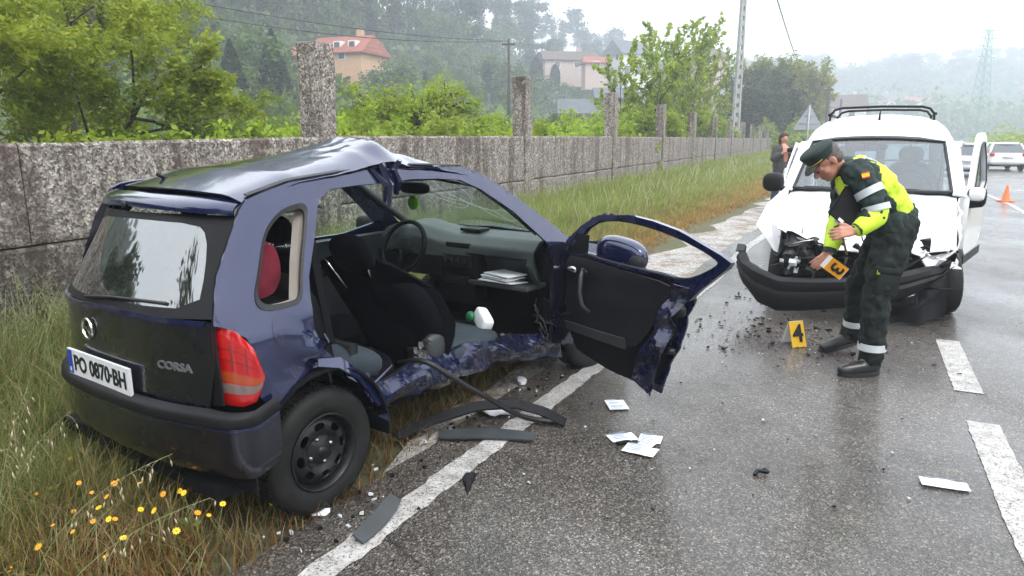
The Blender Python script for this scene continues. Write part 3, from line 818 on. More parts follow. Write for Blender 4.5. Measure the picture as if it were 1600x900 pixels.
def copy_thing(root, loc, rz, sc, label=None):
    r = root.copy(); COL.objects.link(r); r.location = loc; r.rotation_euler = (0, 0, rz); r.scale = sc if isinstance(sc, tuple) else (sc,) * 3
    if label: r['label'] = label
    for ch in list(root.children):
        c = ch.copy(); COL.objects.link(c); c.parent = r
        for g in list(ch.children):
            e = g.copy(); COL.objects.link(e); e.parent = c
    return r
KX = .978
def gx(px, D): return (px - 800) / 1100 * KX * D
def gz(py, D): return 1.6 + (217 - py) / 1100 * D
S_feather = dict(levels=3, n=[9, 7, 6], spread=[.9, .7, .6], ratio=[.55, .55, .5], wob=.12, up=[.3, -.1, -.45, -.5], k=9, m=4, jit=.05, rad=.06, trunk=.8, woodlev=1, minr=.004, **{'from': [.28, .2, .15]})
S_shrub = dict(levels=2, n=[7, 6], spread=[.7, .6], ratio=[.6, .5], wob=.15, up=[.4, .5, .2], k=7, m=2, jit=.035, rad=.02, trunk=.75, woodlev=1, minr=.004, stems=6, sr=.12, sl=.35, **{'from': [.2, .15]})
S_round = dict(levels=3, n=[7, 6, 5], spread=[.85, .75, .6], ratio=[.6, .55, .5], wob=.14, up=[.3, .2, .1, 0], k=6, m=2, jit=.06, rad=.09, trunk=.7, woodlev=2, minr=.006, **{'from': [.3, .2, .1]})
S_sap = dict(levels=2, n=[11, 5], spread=[.55, .6], ratio=[.42, .45], wob=.08, up=[.5, .7, .3], k=8, m=2, jit=.04, rad=.035, trunk=.95, woodlev=2, minr=.006, stems=3, sr=.15, sl=.16, **{'from': [.15, .1]})
# big feathery tree on the left
D = 9.2
place_tree('feathery_tree', tree_mesh(11, 6.3, dict(S_feather, n=[15, 9, 9], m=5), .075, .42, M['leaf_tree']), (gx(25, D), D, -.2),
           'large feathery green tree with dark trunk overhanging the left end of the wall')
place_tree('feathery_tree', tree_mesh(15, 4.3, dict(S_feather, n=[11, 8, 8]), .08, .42, M['leaf_tree']), (gx(75, D + .6), D + .6, -.2),
           'smaller feathery tree with thin leaning trunk just right of the large one')
place_tree('feathery_tree', tree_mesh(29, 6.2, dict(S_feather, n=[14, 9, 8], m=5), .08, .42, M['leaf_tree']), (gx(90, D + 1.8), D + 1.8, -.2),
           'dense feathery tree standing behind the large overhanging tree at far left')
shr = [(20, 6.3, 150, 'leaf_tree', 'darker shrub at the far left end beneath the big tree'), (95, 8.0, 150, 'leaf_near', 'light shrub showing over the wall between the left trunks'), (300, 9.6, 166, 'leaf_bright', 'low bright vine over the wall left of the tall post'),
       (415, 11.2, 160, 'leaf_near', 'upright vine shoots below the tall dark conifer'), (560, 15, 120, 'leaf_tree', 'green shrub close to the right side of the nearest post'), (615, 14, 150, 'leaf_near', 'spreading shrub between the nearest post and the round fruit tree'), (850, 20, 190, 'leaf_near', 'small shrub right beside the second tall post'), (870, 26, 178, 'leaf_tree', 'dull green bush in front of the grey shed'), (930, 23, 172, 'leaf_near', 'light green vine left of the third tall post'),
       (45, 6.6, 172, 'leaf_bright', 'lime green shrub with broad leaves at the left end of the wall top'),
       (130, 7.2, 168, 'leaf_near', 'pale green shrub under the feathery tree above the stained wall'),
       (200, 8.2, 160, 'leaf_near', 'bushy vine shrub behind the wall between two thin trunks'),
       (262, 8.4, 178, 'leaf_bright', 'bright shrub with upright shoots behind the wall above the blue car\'s tailgate'),
       (330, 11, 160, 'leaf_near', 'soft yellow green shrub behind the wall below the cone shaped cypress'),
       (385, 12.5, 160, 'leaf_bamboo', 'olive toned shrub in the vineyard below the tall dark conifer'),
       (440, 9.2, 150, 'leaf_bright', 'leafy vine touching the left side of the tallest wall post'),
       (475, 13, 148, 'leaf_near', 'vine shrub behind the wall just left of the nearest tall post'),
       (585, 12.5, 138, 'leaf_near', 'dark stemmed shrub just right of the nearest tall post'),
       (640, 12.8, 150, 'leaf_tree', 'green shrub under the left side of the round feathery fruit tree'),
       (700, 12.5, 158, 'leaf_bright', 'bright broad leaved shrub in front of the round fruit tree'),
       (765, 14.5, 162, 'leaf_near', 'low lime shrub left of the second tall wall post'),
       (905, 20, 178, 'leaf_bright', 'low bright shrub behind the wall left of the third tall post'),
       (950, 21.5, 150, 'leaf_near', 'shrub with a leaning shoot behind the third tall post'),
       (1003, 26, 150, 'leaf_near', 'full lime shrub between the third and fourth wall posts'),
       (1062, 33, 150, 'leaf_tree', 'full green shrub between the fourth and fifth wall posts'),
       (1105, 41, 175, 'leaf_near', 'light shrub just right of the fifth wall post')]
for i, (px, D, ty, mt, lab) in enumerate(shr):
    D = max(D, 7.8 / (.45 - (px - 800) / 1100 * KX))
    z = gz(ty, D); H = (z + .2)
    sp = dict(S_shrub, n=[9, 7], m=3, k=9 if D < 15 else 8, jit=.05 * (1 if D < 15 else 1.6)); 
    sp['sl'] = .42 if H < 3 else .3
    lf = .085 if D < 10 else .1 if D < 16 else .14
    place_tree('leafy_shrub', tree_mesh(100 + i, H * .96, sp, lf, .55, M[mt]), (gx(px, D), D, -.2), lab, 'shrub', 'leafy shrubs behind the granite wall')
D = 16.5
place_tree('fruit_tree', tree_mesh(41, 4.0, dict(S_round, n=[12, 8, 7], spread=[1.0, .8, .6], k=6, jit=.07), .10, .45, M['leaf_near']), (gx(672, D), D, -.2), 'round light green fruit tree rising behind the wall between two tall posts')
place_tree('fruit_tree', tree_mesh(42, 3.3, dict(S_round, n=[9, 8, 7], spread=[1.0, .8, .6], k=6, jit=.07), .10, .45, M['leaf_near']), (gx(750, D), D + .8, -.2), 'smaller light green fruit tree merging with the round one on its right side')
for i, (px, D, ty, lab) in enumerate([(1040, 30, 58, 'tallest young tree with upright shoots behind the third and fourth posts'), (1082, 36, 66, 'tall young tree with bare topped shoots behind the fifth post'), (985, 24, 92, 'slim young tree with leaning shoots above the third post'), (1128, 46, 92, 'leafy young tree standing left of the concrete power pole')]):
    D = max(D, 8.3 / (.45 - (px - 800) / 1100 * KX))
    place_tree('young_tree', tree_mesh(60 + i, (gz(ty, D)) * 1.0, dict(S_sap, rad=.03), .22, .6, M['leaf_tree' if i % 2 else 'leaf_near']), (gx(px, D), D, -.2), lab)
for i, (x, y, H, lab) in enumerate([(-7.4, .2, 7.0, 'broad tree behind the wall just outside the left edge of the picture'), (-9.4, -2.8, 9.0, 'tall tree behind the wall further back along the road'), (-8.3, 3.6, 5.0, 'leafy tree left of the overhanging feathery tree'), (-10.5, -7, 11, 'tallest tree standing behind the wall behind the photographer')]):
    place_tree('roadside_tree', tree_mesh(31 + i, H, dict(S_round, n=[9, 7, 6], k=6, m=3, jit=.10), .17, .5, M['leaf_dark']), (x, y, -.2), lab)
# hazy middle-ground trees
place_tree('round_tree', tree_mesh(71, 4.6, dict(S_round, n=[9, 8, 7], k=6, jit=.16), .26, .5, M['leaf_far']), (gx(872, 48), 48, -.5), 'round mid green tree beyond the vineyard in front of the grey sheds')
S_bamb = dict(levels=2, n=[13, 6], spread=[.45, .7], ratio=[.35, .5], wob=.08, up=[.4, .1, -.5], k=7, m=3, jit=.16, rad=.07, trunk=.95, woodlev=1, minr=.02, stems=14, sr=1.6, sl=.2, **{'from': [.25, .1]})
for i, (px, D, H, mt, lab) in enumerate([(1178, 78, 8.0, 'leaf_dark', 'dark dense thicket behind the far end of the wall, left part'), (1215, 82, 9.6, 'leaf_bamboo', 'tall arching olive green thicket beyond the far end of the wall'), (1248, 92, 8.6, 'leaf_bamboo', 'yellowish thicket above the triangular road sign'), (1196, 70, 6.0, 'leaf_dark', 'low dark bush at the foot of the tall thicket')]):
    place_tree('tall_thicket', tree_mesh(80 + i, H, S_bamb, .42, .35, M[mt]), (gx(px, D), D, -.3), lab, 'thicket')
for i, (px, D, H, lab) in enumerate([(1205, 66, 3.6, 'light green roadside bush behind the person with the camera'), (1232, 68, 4.0, 'light green roadside bush just left of the triangular sign'), (1252, 60, 2.4, 'small roadside bush at the foot of the triangular sign')]):
    place_tree('roadside_bush', tree_mesh(90 + i, H, dict(S_shrub, k=7, m=3, jit=.1, stems=8, sr=.6), .26, .5, M['leaf_near']), (gx(px, D), D, -.2), lab, 'bush')
# ------------------------------------------------------------------ hillside woods
def crown_pts(rng, kind, H):
    P = []
    if kind == 'pine':                         # bare stem, irregular flat-topped head
        for _ in range(11):
            a = rng.random() * 6.28; r = rng.random() ** .6 * H * .17; z = H * (.60 + .40 * rng.random())
            c = np.array([r * cos(a), r * sin(a), z]); n = 110
            P.append(c + rng.normal(size=(n, 3)) * np.array([H * .052, H * .052, H * .028]))
    elif kind == 'euc':                        # tall narrow feathery
        for _ in range(15):
            a = rng.random() * 6.28; z = H * (.38 + .62 * rng.random()); r = rng.random() * H * .13 * (1.25 - z / H)
            P.append(np.array([r * cos(a), r * sin(a), z]) + rng.normal(size=(80, 3)) * np.array([H * .04, H * .04, H * .045]))
    elif kind == 'broad':
        for _ in range(16):
            a = rng.random() * 6.28; z = H * (.25 + .62 * rng.random()); r = rng.random() ** .5 * H * .30 * (1.1 - .6 * abs(z / H - .5))
            P.append(np.array([r * cos(a), r * sin(a), z]) + rng.normal(size=(90, 3)) * H * .06)
    elif kind == 'cone':
        n = 5200; z = rng.random(n) ** .8; a = rng.random(n) * 6.28; r = (1 - z) ** .8 * .26 * H * (.75 + .3 * rng.random(n))
        return np.stack([r * np.cos(a), r * np.sin(a), H * (.03 + .97 * z)], 1)
    elif kind == 'column':
        n = 5200; z = rng.random(n); a = rng.random(n) * 6.28; r = .16 * H * np.sqrt(np.clip(1 - (1.9 * z - .9) ** 2, .02, 1)) * (.8 + .25 * rng.random(n))
        return np.stack([r * np.cos(a), r * np.sin(a), H * z], 1)
    return np.concatenate(P)
PROTO = {}
def far_tree(kind, var, H0=10.0):
    k = (kind, var)
    if k not in PROTO:
        rng = np.random.default_rng(hash(k[0].__len__() * 31 + var * 7) % 1000 + var); P = crown_pts(rng, kind, H0)
        V, Q = leaves(P, {'pine': .52, 'euc': .42, 'broad': .55, 'cone': .42, 'column': .5}[kind], .6, .2, rng)
        lm = fast('crown', V, Q, M[{'pine': 'leaf_pine', 'euc': 'leaf_pine', 'broad': 'leaf_far', 'cone': 'leaf_cyp', 'column': 'leaf_cyp'}[kind]], None)
        w = MB(); bx = rng.normal() * .25; by = rng.normal() * .25
        w.tube([(0, 0, -.8), (bx, by, H0 * .45), (bx * .5, by, H0 * .93)], [.17, .11, .04], n=5)
        if kind in ('pine', 'euc'):
            for _ in range(7):
                z = H0 * (.55 + .35 * rng.random()); a = rng.random() * 6.28; l = H0 * .14
                w.tube([(bx * .7, by * .9, z - .5), (cos(a) * l, sin(a) * l, z + .5)], [.05, .02], n=3)
        t = w.build('trunk', M['bark'], None)
        PROTO[k] = (lm.data, t.data); bpy.data.objects.remove(lm); bpy.data.objects.remove(t)
    return PROTO[k]
def put_far(kind, var, loc, H, rz, label, group=None, name=None, wide=1):
    lm, tm_ = far_tree(kind, var)
    root = empty(name or {'pine': 'pine_tree', 'euc': 'tall_tree', 'broad': 'broadleaf_tree', 'cone': 'cypress_tree', 'column': 'cypress_tree'}[kind], loc, rz, label, 'tree', group)
    root.scale = (H / 10 * wide, H / 10 * wide, H / 10)
    for n_, d_ in (('crown', lm), ('trunk', tm_)):
        o = bpy.data.objects.new(n_, d_); COL.objects.link(o); o.parent = root
    return root
def on_hill(px, q):
    """point of the hillside q metres behind the wall line seen at azimuth px"""
    u = (px - 800) / 1100 * KX; v = Vector((u, 1, 0)); a = -(v.dot(RW)); b_ = -((Vector((0, 0, 0)) - WO).dot(RW))
    Dd = (q - b_) / a; p = v * Dd; return p.x, p.y, hill_z(p.x, p.y)
rr = random.Random(3)
n_tall = 0
for (q0, q1, cnt, kinds, h0, h1, lab, grp, x0, x1) in [
    (74, 96, 74, ('pine', 'euc', 'pine'), 15, 23, 'tall thin pine with bare trunk standing on the crest of the wooded ridge', 'tall pines along the ridge crest', 180, 1165),
    (60, 76, 56, ('broad', 'pine', 'euc'), 10, 16, 'hazy tree on the upper slope of the wooded hill', 'trees on the upper slope', 160, 1060),
    (30, 56, 60, ('broad', 'broad', 'euc'), 6, 10, 'rounded tree on the lower slope above the vineyard', 'trees on the lower slope', 120, 1060)]:
    for i in range(cnt):
        px = x0 + (x1 - x0) * ((i + rr.random()) / cnt) ** (1.0)
        q = rr.uniform(q0, q1); x, y, z = on_hill(px, q)
        if y > 420: continue
        kd = rr.choice(kinds)
        H = rr.uniform(h0, h1)
        if q0 < 50:
            # keep the houses in view
            if 440 < px < 615 and q < 60: continue
            if 835 < px < 1010: continue
            H *= .8
        put_far(kd, rr.randrange(3), (x, y, z - .3), H, rr.uniform(0, 6.28), lab, grp)
# far range closing the valley
for i in range(150):
    px = rr.uniform(1090, 1640); Dd = rr.uniform(400, 560)
    x = gx(px, Dd); y = Dd; z = hill_z(x, y)
    put_far(rr.choice(('pine', 'broad', 'euc', 'broad')), rr.randrange(3), (x, y, z - 1), rr.uniform(13, 24), rr.uniform(0, 6.28), 'blue hazed tree on the distant range across the valley', 'trees on the distant range', wide=1.5)
def wood_mass(name, fn, n, size, mat):
    P = np.array([fn() for _ in range(n)]); V, Q = leaves(P, size, .7, .3, NR); tag(fast(name, V, Q, mat), kind='stuff')
def fw():
    px = rr.uniform(1060, 1700); Dd = rr.uniform(250, 620); x = gx(px, Dd); z = hill_z(x, Dd); return (x, Dd, z + abs(rr.gauss(0, 5)) * (1 + .6 * nz(x, Dd, 0, .05)))
wood_mass('distant_wood', fw, 52000, 2.7, M['leaf_far'])
def uw():
    px = rr.uniform(150, 1100); q = rr.uniform(14, 90); x, y, z = on_hill(px, q)
    if y > 400: y = 400
    k = .5 + .9 * max(0, nz(x, y, 0, .09))
    return (x, y, z + abs(rr.gauss(0, 1.4 if q < 58 else 3.0)) * k)
wood_mass('hillside_undergrowth', uw, 30000, 1.1, M['leaf_far'])
def bw():
    q = rr.uniform(8, 90); p = WO - RW * q + DW * rr.uniform(-110, -2); z = hill_z(p.x, p.y); k = .5 + .9 * max(0, nz(p.x, p.y, 0, .09))
    return (p.x, p.y, z + abs(rr.gauss(0, 2.6)) * k)
wood_mass('wooded_slope_behind', bw, 16000, 1.5, M['leaf_dark'])
def rb():
    y = rr.uniform(40, 120); x = right_x(y) + 11 + rr.uniform(0, 14) + max(0, (y - 60) * .1); k = max(.15, .5 + nz(x, y, 0, .12))
    return (x, y, abs(rr.gauss(0, .9)) * k * 2.0)
wood_mass('right_hedge', rb, 16000, .5, M['leaf_near'])
for i in range(34):  # unseen trees added behind the camera to cut low sky light and darken reflections
    a = radians(rr.uniform(118, 262)); d_ = rr.uniform(16, 42); x, y = d_ * sin(a), d_ * cos(a)
    if abs(x - edge_x(max(-14, y)) - .55 * (y + 14) * (y < -14) - 3) < 5: continue
    put_far(rr.choice(('broad', 'broad', 'euc')), rr.randrange(3), (x, y, -.4), rr.uniform(7, 12), rr.uniform(0, 6.28), 'unseen tree added behind the photographer to dim the low sky and darken reflections', 'unseen trees added behind the photographer to darken reflections', wide=1.2)
# named conifers seen against the hill
for (px, q, by, ty, kd, lab) in [(370, 30, 146, 72, 'cone', 'clipped cone shaped dark green cypress left of the orange house'), (434, 34, 150, 58, 'cone', 'tall feathery dark conifer just left of the orange house'),
                            (837, 46, 134, 98, 'column', 'leftmost of the small columnar cypresses below the pale houses'), (866, 46, 132, 108, 'column', 'small pointed cypress in front of the pale pink house'),
                            (893, 46, 135, 106, 'column', 'bushy columnar cypress between the pink house and the tallest column'), (909, 46, 137, 98, 'column', 'tallest slim columnar cypress left of the grey roofed white house')]:
    x, y, z = on_hill(px, q); z0 = gz(by + 12, y); H = gz(ty, y) - z0
    put_far(kd, 1 if kd == 'cone' else 2, (x, y, z0), H, 0, lab, wide=1.15 if kd == 'cone' else 1.25)
for i, (px, q, by, ty) in enumerate([(826, 40, 165, 128), (850, 44, 160, 118), (880, 42, 160, 132), (902, 40, 168, 140), (925, 45, 158, 122), (968, 44, 160, 124), (995, 44, 160, 118), (1015, 46, 150, 100), (1040, 48, 150, 96), (590, 42, 150, 108), (620, 40, 160, 96), (515, 42, 160, 118), (455, 40, 165, 118), (800, 42, 150, 100), (770, 44, 150, 90)]):
    x, y, z = on_hill(px, q); z0 = gz(by + 10, y); put_far('broad', i % 3, (x, y, z0), gz(ty, y) - z0, i * 1.3, 'rounded garden tree among the pale houses on the slope', 'garden trees around the houses', wide=1.3)
x, y, z = on_hill(948, 46); put_far('broad', 1, (x, y, gz(150, y)), gz(92, y) - gz(150, y), 0, 'grey green round tree right of the red roofed shed', wide=.8)

# ------------------------------------------------------------------ houses
def house(px, D, by, w, d, h, rh, wall_m, roof_m, rz, label, wins=(), dormers=0, chim=True, porch=False):
    root = empty('house', (gx(px, D), D, gz(by, D)), rz, label, 'house')
    MB().box((0, 0, h / 2 - 1.5), (w, d, h + 3)).build('wall', wall_m, root, smooth=False)
    e = .5; z0 = h
    v = [(-w / 2 - e, -d / 2 - e, z0 - .1), (w / 2 + e, -d / 2 - e, z0 - .1), (w / 2 + e, d / 2 + e, z0 - .1), (-w / 2 - e, d / 2 + e, z0 - .1), (-w / 2 - e * .3, 0, z0 + rh), (w / 2 + e * .3, 0, z0 + rh)]
    rf = mk('roof', v, [(0, 1, 5, 4), (2, 3, 4, 5), (1, 2, 5), (3, 0, 4)], roof_m, root, smooth=False, solid=.18)
    mk('gable', [(-w / 2, -d / 2, z0 - .2), (-w / 2, d / 2, z0 - .2), (-w / 2, 0, z0 + rh - .25)], [(0, 1, 2)], wall_m, root, smooth=False, solid=.1)
    mk('gable', [(w / 2, -d / 2, z0 - .2), (w / 2, d / 2, z0 - .2), (w / 2, 0, z0 + rh - .25)], [(0, 2, 1)], wall_m, root, smooth=False, solid=.1)
    if chim: MB().box((w * .22, .6, z0 + rh + .1), (.7, .7, 1.3)).build('chimney', wall_m, rf, smooth=False)
    for (x, z, ww, wh) in wins:
        f = MB().box((x, -d / 2 - .02, z), (ww + .24, .1, wh + .24)).build('window', M['whitewood'], root, smooth=False)
        MB().box((x, -d / 2 - .09, z), (ww, .05, wh)).build('pane', M['window'], f, smooth=False)
        f2 = MB().box((-w / 2 - .02, x * d / w, z), (.1, ww * .8 + .2, wh + .2)).build('window', M['whitewood'], root, smooth=False)
        MB().box((-w / 2 - .09, x * d / w, z), (.05, ww * .8, wh)).build('pane', M['window'], f2, smooth=False)
    for k in range(dormers):
        x = w * (.02 + .27 * k); f = MB().box((x, -d * .28, z0 + rh * .42), (1.1, 1.3, .9)).build('dormer', M['whitewood'], root, smooth=False)
        MB().box((x, -d * .28 - .68, z0 + rh * .42), (.7, .06, .6)).build('pane', M['window'], f, smooth=False)
    if porch:
        for k in (-.35, 0, .35): MB().box((w * k, -d / 2 - 2.4, h * .4), (.35, .35, h * .85)).build('porch_column', wall_m, root, smooth=False)
        MB().box((0, -d / 2 - 1.3, h * .88), (w * .9, 2.7, .25)).build('porch_roof', roof_m, root, smooth=False)
    return root
w3 = [(-3, 1.6, 1.1, 1.3), (0, 1.6, 1.1, 1.3), (3, 1.6, 1.1, 1.3)]
house(548, 92, 110, 7.8, 6, 1.3, 2.2, M['orangerender'], M['roofred'], -.35, 'orange walled house with red tiled roof and two white dormers behind the nearest post', [(1.2, .9, .8, .8), (-1.5, .9, .8, .8)], 2)
house(476, 92, 122, 3.4, 5, 1.9, 1.3, M['orangerender'], M['roofred'], .5, 'low orange annex with dark porch openings left of the nearest wall post', [(0, 1.2, 1.0, 1.5)], porch=True, chim=False)
house(885, 150, 120, 11, 8, 2.2, 2.0, M['pinkrender'], M['roofbrown'], .15, 'wide pinkish house with brown roof above the row of small cypresses', [(-3, 1.2, 1.0, 1.0), (1, 1.2, 1.0, 1.0), (3.6, 1.2, 1.0, 1.0)])
house(926, 140, 122, 4.2, 4, 2.0, 1.2, M['pinkrender'], M['roofred'], .1, 'small house with pale red roof between the pink house and the white house', [(0, 1.5, 1.2, 1.2)], chim=False)
house(978, 155, 128, 8, 7.5, 4.6, 3.0, M['render'], M['roofgrey'], .45, 'two storey white house with steep dark grey roof left of the tall young trees', [(-3, 1.3, 1.2, 1.5), (0, 1.3, 1.2, 1.5), (3, 1.3, 1.2, 1.5), (-2, 4, 1.2, 1.2), (2, 4, 1.2, 1.2)])
house(905, 78, 196, 4.6, 4, 1.2, 1.5, M['greyrender'], M['roofgrey'], .1, 'low grey shed with sheet roof just over the wall behind the round tree', [(-1.5, .9, 2.2, .5)], chim=False)
house(956, 80, 176, 4.2, 4, 1.4, 1.1, M['greyrender'], M['roofgrey'], .1, 'grey barn with slate coloured roof behind the third tall post', chim=False)
house(1314, 165, 192, 9, 8, 3.2, 2.8, M['render'], M['roofbrown'], -.5, 'white house with brown roof beside the dark utility poles', [(-2, 1.5, 1.2, 1.2), (2, 1.5, 1.2, 1.2)])
house(1376, 330, 174, 11, 9, 4, 3.4, M['render'], M['roofbrown'], .6, 'tiny white gabled house on the slope above the van roof', [(-2, 1.8, 1.5, 1.5), (2, 1.8, 1.5, 1.5)])
house(1421, 340, 174, 13, 9, 3.5, 2.5, M['render'], M['roofred'], .1, 'faint pale house on the distant slope right of the tiny gabled one', [(-3, 1.5, 1.5, 1.5), (3, 1.5, 1.5, 1.5)])
house(1098, 120, 118, 4, 6, 2, 1.6, M['pinkrender'], M['roofbrown'], .3, 'little brown roofed hut half hidden by the young trees', chim=False)

# ------------------------------------------------------------------ poles and wires
def concrete_pole():
    D = 62; x = gx(1148, D); H = 17; root = empty('concrete_power_pole', (x, D, -.2), radians(24), 'tall pale concrete power pole with a column of holes behind the wall', 'power pole')
    wb = lambda z: .40 - .012 * z
    for k in (-1, 1):
        MB().add([(k * wb(0), -.15, 0), (k * wb(0) - k * .2, -.15, 0), (k * wb(0) - k * .2, .15, 0), (k * wb(0), .15, 0), (k * wb(H), -.12, H), (k * wb(H) - k * .1, -.12, H), (k * wb(H) - k * .1, .12, H), (k * wb(H), .12, H)],
                 [(0, 1, 5, 4), (1, 2, 6, 5), (2, 3, 7, 6), (3, 0, 4, 7)]).build('upright', M['polecon'], root, smooth=False)
    for k in range(22):
        z = .3 + k * .78; MB().box((0, 0, z), (2 * wb(z) - .15, .16, .42)).build('cross_web', M['polecon'], root, smooth=False)
    return root
concrete_pole()
def wood_pole(px, D, ty, label, arm=True, r=.11, by=None):
    H = gz(ty, D); root = empty('utility_pole', (gx(px, D), D, min(0, gz(by, D)) if by else 0), 0, label, 'utility pole'); z0 = root.location.z
    MB().tube([(0, 0, -.5), (0, 0, H - z0)], [r * 1.15, r * .8], n=8).build('pole', M['postwood'], root)
    if arm:
        MB().box((0, 0, H - z0 - .35), (.9, .12, .12)).build('crossarm', M['postwood'], root, smooth=False)
        for k in (-.38, 0, .38): MB().lathe([(0, 0), (.05, .02), (.07, .1), (.03, .2), (0, .2)], (k, 0, H - z0 - .3), Matrix.Rotation(-pi / 2, 3, 'Y'), 8).build('insulator', M['galv'], root)
    return (gx(px, D), D, H)
pA = wood_pole(795, 52, 72, 'thin dark utility pole above the wall left of the second post')
pB = wood_pole(1289, 74, 140, 'dark utility pole rising behind the left edge of the van roof', r=.2)
pC = wood_pole(1309, 105, 158, 'smaller dark pole beside the distant white house', False, .18)
def wire(a, b_, sag, r, label):
    pts = [Vector(a).lerp(Vector(b_), t) - Vector((0, 0, sag * 4 * t * (1 - t))) for t in lin(0, 1, 24)]
    tag(MB().tube(pts, r, n=5).build('overhead_wire', M['rubber'], None), label, 'wire', 'overhead wires')
wire((gx(150, 30), 30, gz(-12, 30)), (pA[0] - .38, 52, pA[2] - .1), .5, .022, 'upper of the two dark wires running from the left tree to the thin pole')
wire((gx(150, 30), 30, gz(8, 30)), (pA[0] + .38, 52, pA[2] - .1), .7, .022, 'lower of the two dark wires running from the left tree to the thin pole')
wire((gx(1150, 60), 60, 17), (gx(1190, 40), 40, gz(-8, 40)), .1, .02, 'short wire leaving the top of the concrete pole')
wire((gx(1180, 40), 40, gz(-30, 40)), (gx(1240, 95), 95, gz(110, 95)), .3, .045, 'single wire slanting down from the sky to the tall thicket')
def pylon(px, D, ty, by, label, half):
    z0 = gz(by, D); H = gz(ty, D) - z0; root = empty('lattice_pylon', (gx(px, D), D, z0), .3, label, 'pylon')
    w = lambda z: half * (1 - .78 * z / H); r = half * .05
    for (a, b_) in ((-1, -1), (1, -1), (1, 1), (-1, 1)):
        MB().tube([(a * w(0), b_ * w(0), 0), (a * w(H), b_ * w(H), H)], r, n=4).build('leg', M['lattice'], root)
    mb = MB(); N = 14
    for k in range(N):
        za, zb = H * k / N, H * (k + 1) / N
        for (a, b_, c, d_) in ((-1, -1, 1, -1), (1, -1, 1, 1), (1, 1, -1, 1), (-1, 1, -1, -1)):
            mb.tube([(a * w(za), b_ * w(za), za), (c * w(zb), d_ * w(zb), zb)], r * .6, n=3); mb.tube([(c * w(za), d_ * w(za), za), (a * w(zb), b_ * w(zb), zb)], r * .6, n=3)
    mb.build('bracing', M['lattice'], root)
    for z, l in ((.99, 2.2), (.92, 2.8), (.85, 2.5), (.75, 2.8)):
        MB().tube([(-l * half * .5, 0, H * z), (l * half * .5, 0, H * z)], r * 1.1, n=4).build('crossarm', M['lattice'], root)
pylon(1524, 190, 58, 215, 'tall green lattice pylon rising above the open van door', 2.0)
pylon(1567, 300, 118, 215, 'fainter lattice pylon farther away at the right', 2.2)

# ------------------------------------------------------------------ crashed blue hatchback
# local axes: x = right side, y = forward from the rear bumper, z up
CAR = empty('hatchback_car', (-1.74, 2.83, 0), -radians(35), 'crashed dark blue hatchback with torn open right side against the verge', 'car')
def Wf(z, s):
    w = .79 if z < .85 else .79 - (z - .85) * .38
    if s < .35: w -= .10 * ((.35 - max(s, -.1)) / .35) ** 2.2
    if s > 3.0: w -= .25 * ((s - 3.0) / .7) ** 2
    return w
def Sf(z, w):
    b = .03 + max(0, z - .6) * .04 + max(0, z - .92) * .5
    k = .10 + .10 * min(1, max(0, (z - .9) / .4))
    if w < 0: k += .15
    return b + k * (min(abs(w), .9) / .7) ** 3
def crush(s, z):
    """inward push and crumpling of the struck side"""
    d = exp(-((s - .72) / .28) ** 2) * exp(-((z - .66) / .24) ** 2)
    return d * (.05 + .07 * (.5 - 2 * abs(nz(s, z, 0, 6))) + .03 * (.5 - 2 * abs(nz(s, z, 5, 14))))
def mR(off=0, dmg=1):
    def f(s, z):
        x = Wf(z, s) + off + .0015 * nz(s, z, 2, 6) * dmg
        if dmg: x -= crush(s, z)
        if dmg and z > 1.25 and .9 < s < 1.7: x += .003 * nz(s, z, 1, 9)
        return (x, s, z)
    return f
def lsh(s): return s + max(0, .48 - s) * .42
def mL(off=0): return lambda s, z: (-(Wf(z, s) + off) * (1 - .05 * max(0, 1 - s)), lsh(s), z)
def mT(off=0, bulge=0): return lambda w, z: (w, Sf(z, w) + off, z)
# --- right body side with quarter window hole
side = [(.105, .948), (.10, .925), (.13, .915), (.193, .868), (.228, .785), (.238, .706), (.222, .635), (.26, .57), (.27, .52), (.31, .57), (.38, .625), (.46, .655), (.56, .655), (.66, .62), (.74, .53), (.80, .42),
        (.84, .44), (.80, .52), (.76, .56), (.70, .61), (.65, .66), (.585, .72), (.53, .78), (.505, .87), (.515, .92), (.54, 1.04), (.63, 1.2), (.70, 1.335), (.78, 1.38), (.96, 1.39), (1.17, 1.392), (1.31, 1.40), (1.5, 1.395), (1.69, 1.38), (1.85, 1.32), (2.09, 1.18), (2.26, 1.04), (2.36, .955), (2.61, .945), (2.62, .96), (2.59, .985), (2.39, 1.115), (2.22, 1.225), (2.05, 1.325), (1.86, 1.42), (1.72, 1.45), (1.33, 1.465), (.95, 1.455), (.76, 1.44), (.58, 1.42), (.43, 1.385), (.355, 1.364), (.315, 1.33), (.24, 1.228), (.155, 1.096)]
panel('door_post', [(2.33, .972), (2.34, .78), (2.36, .48), (2.32, .34), (2.56, .28), (2.53, .5), (2.53, .86), (2.61, .943), (2.36, .953)], M['bluedark'], CAR, [], .04, mR(-.004), .03)
qwin = chaikin([(.64, 1.335), (.53, 1.325), (.455, 1.29), (.385, 1.23), (.31, 1.09), (.262, 1.0), (.285, .95), (.40, .945), (.475, .955), (.52, 1.08), (.60, 1.24)], 2)
panel('body_side', side, M['bluedusty'], CAR, [qwin], .026, mR(), .012)
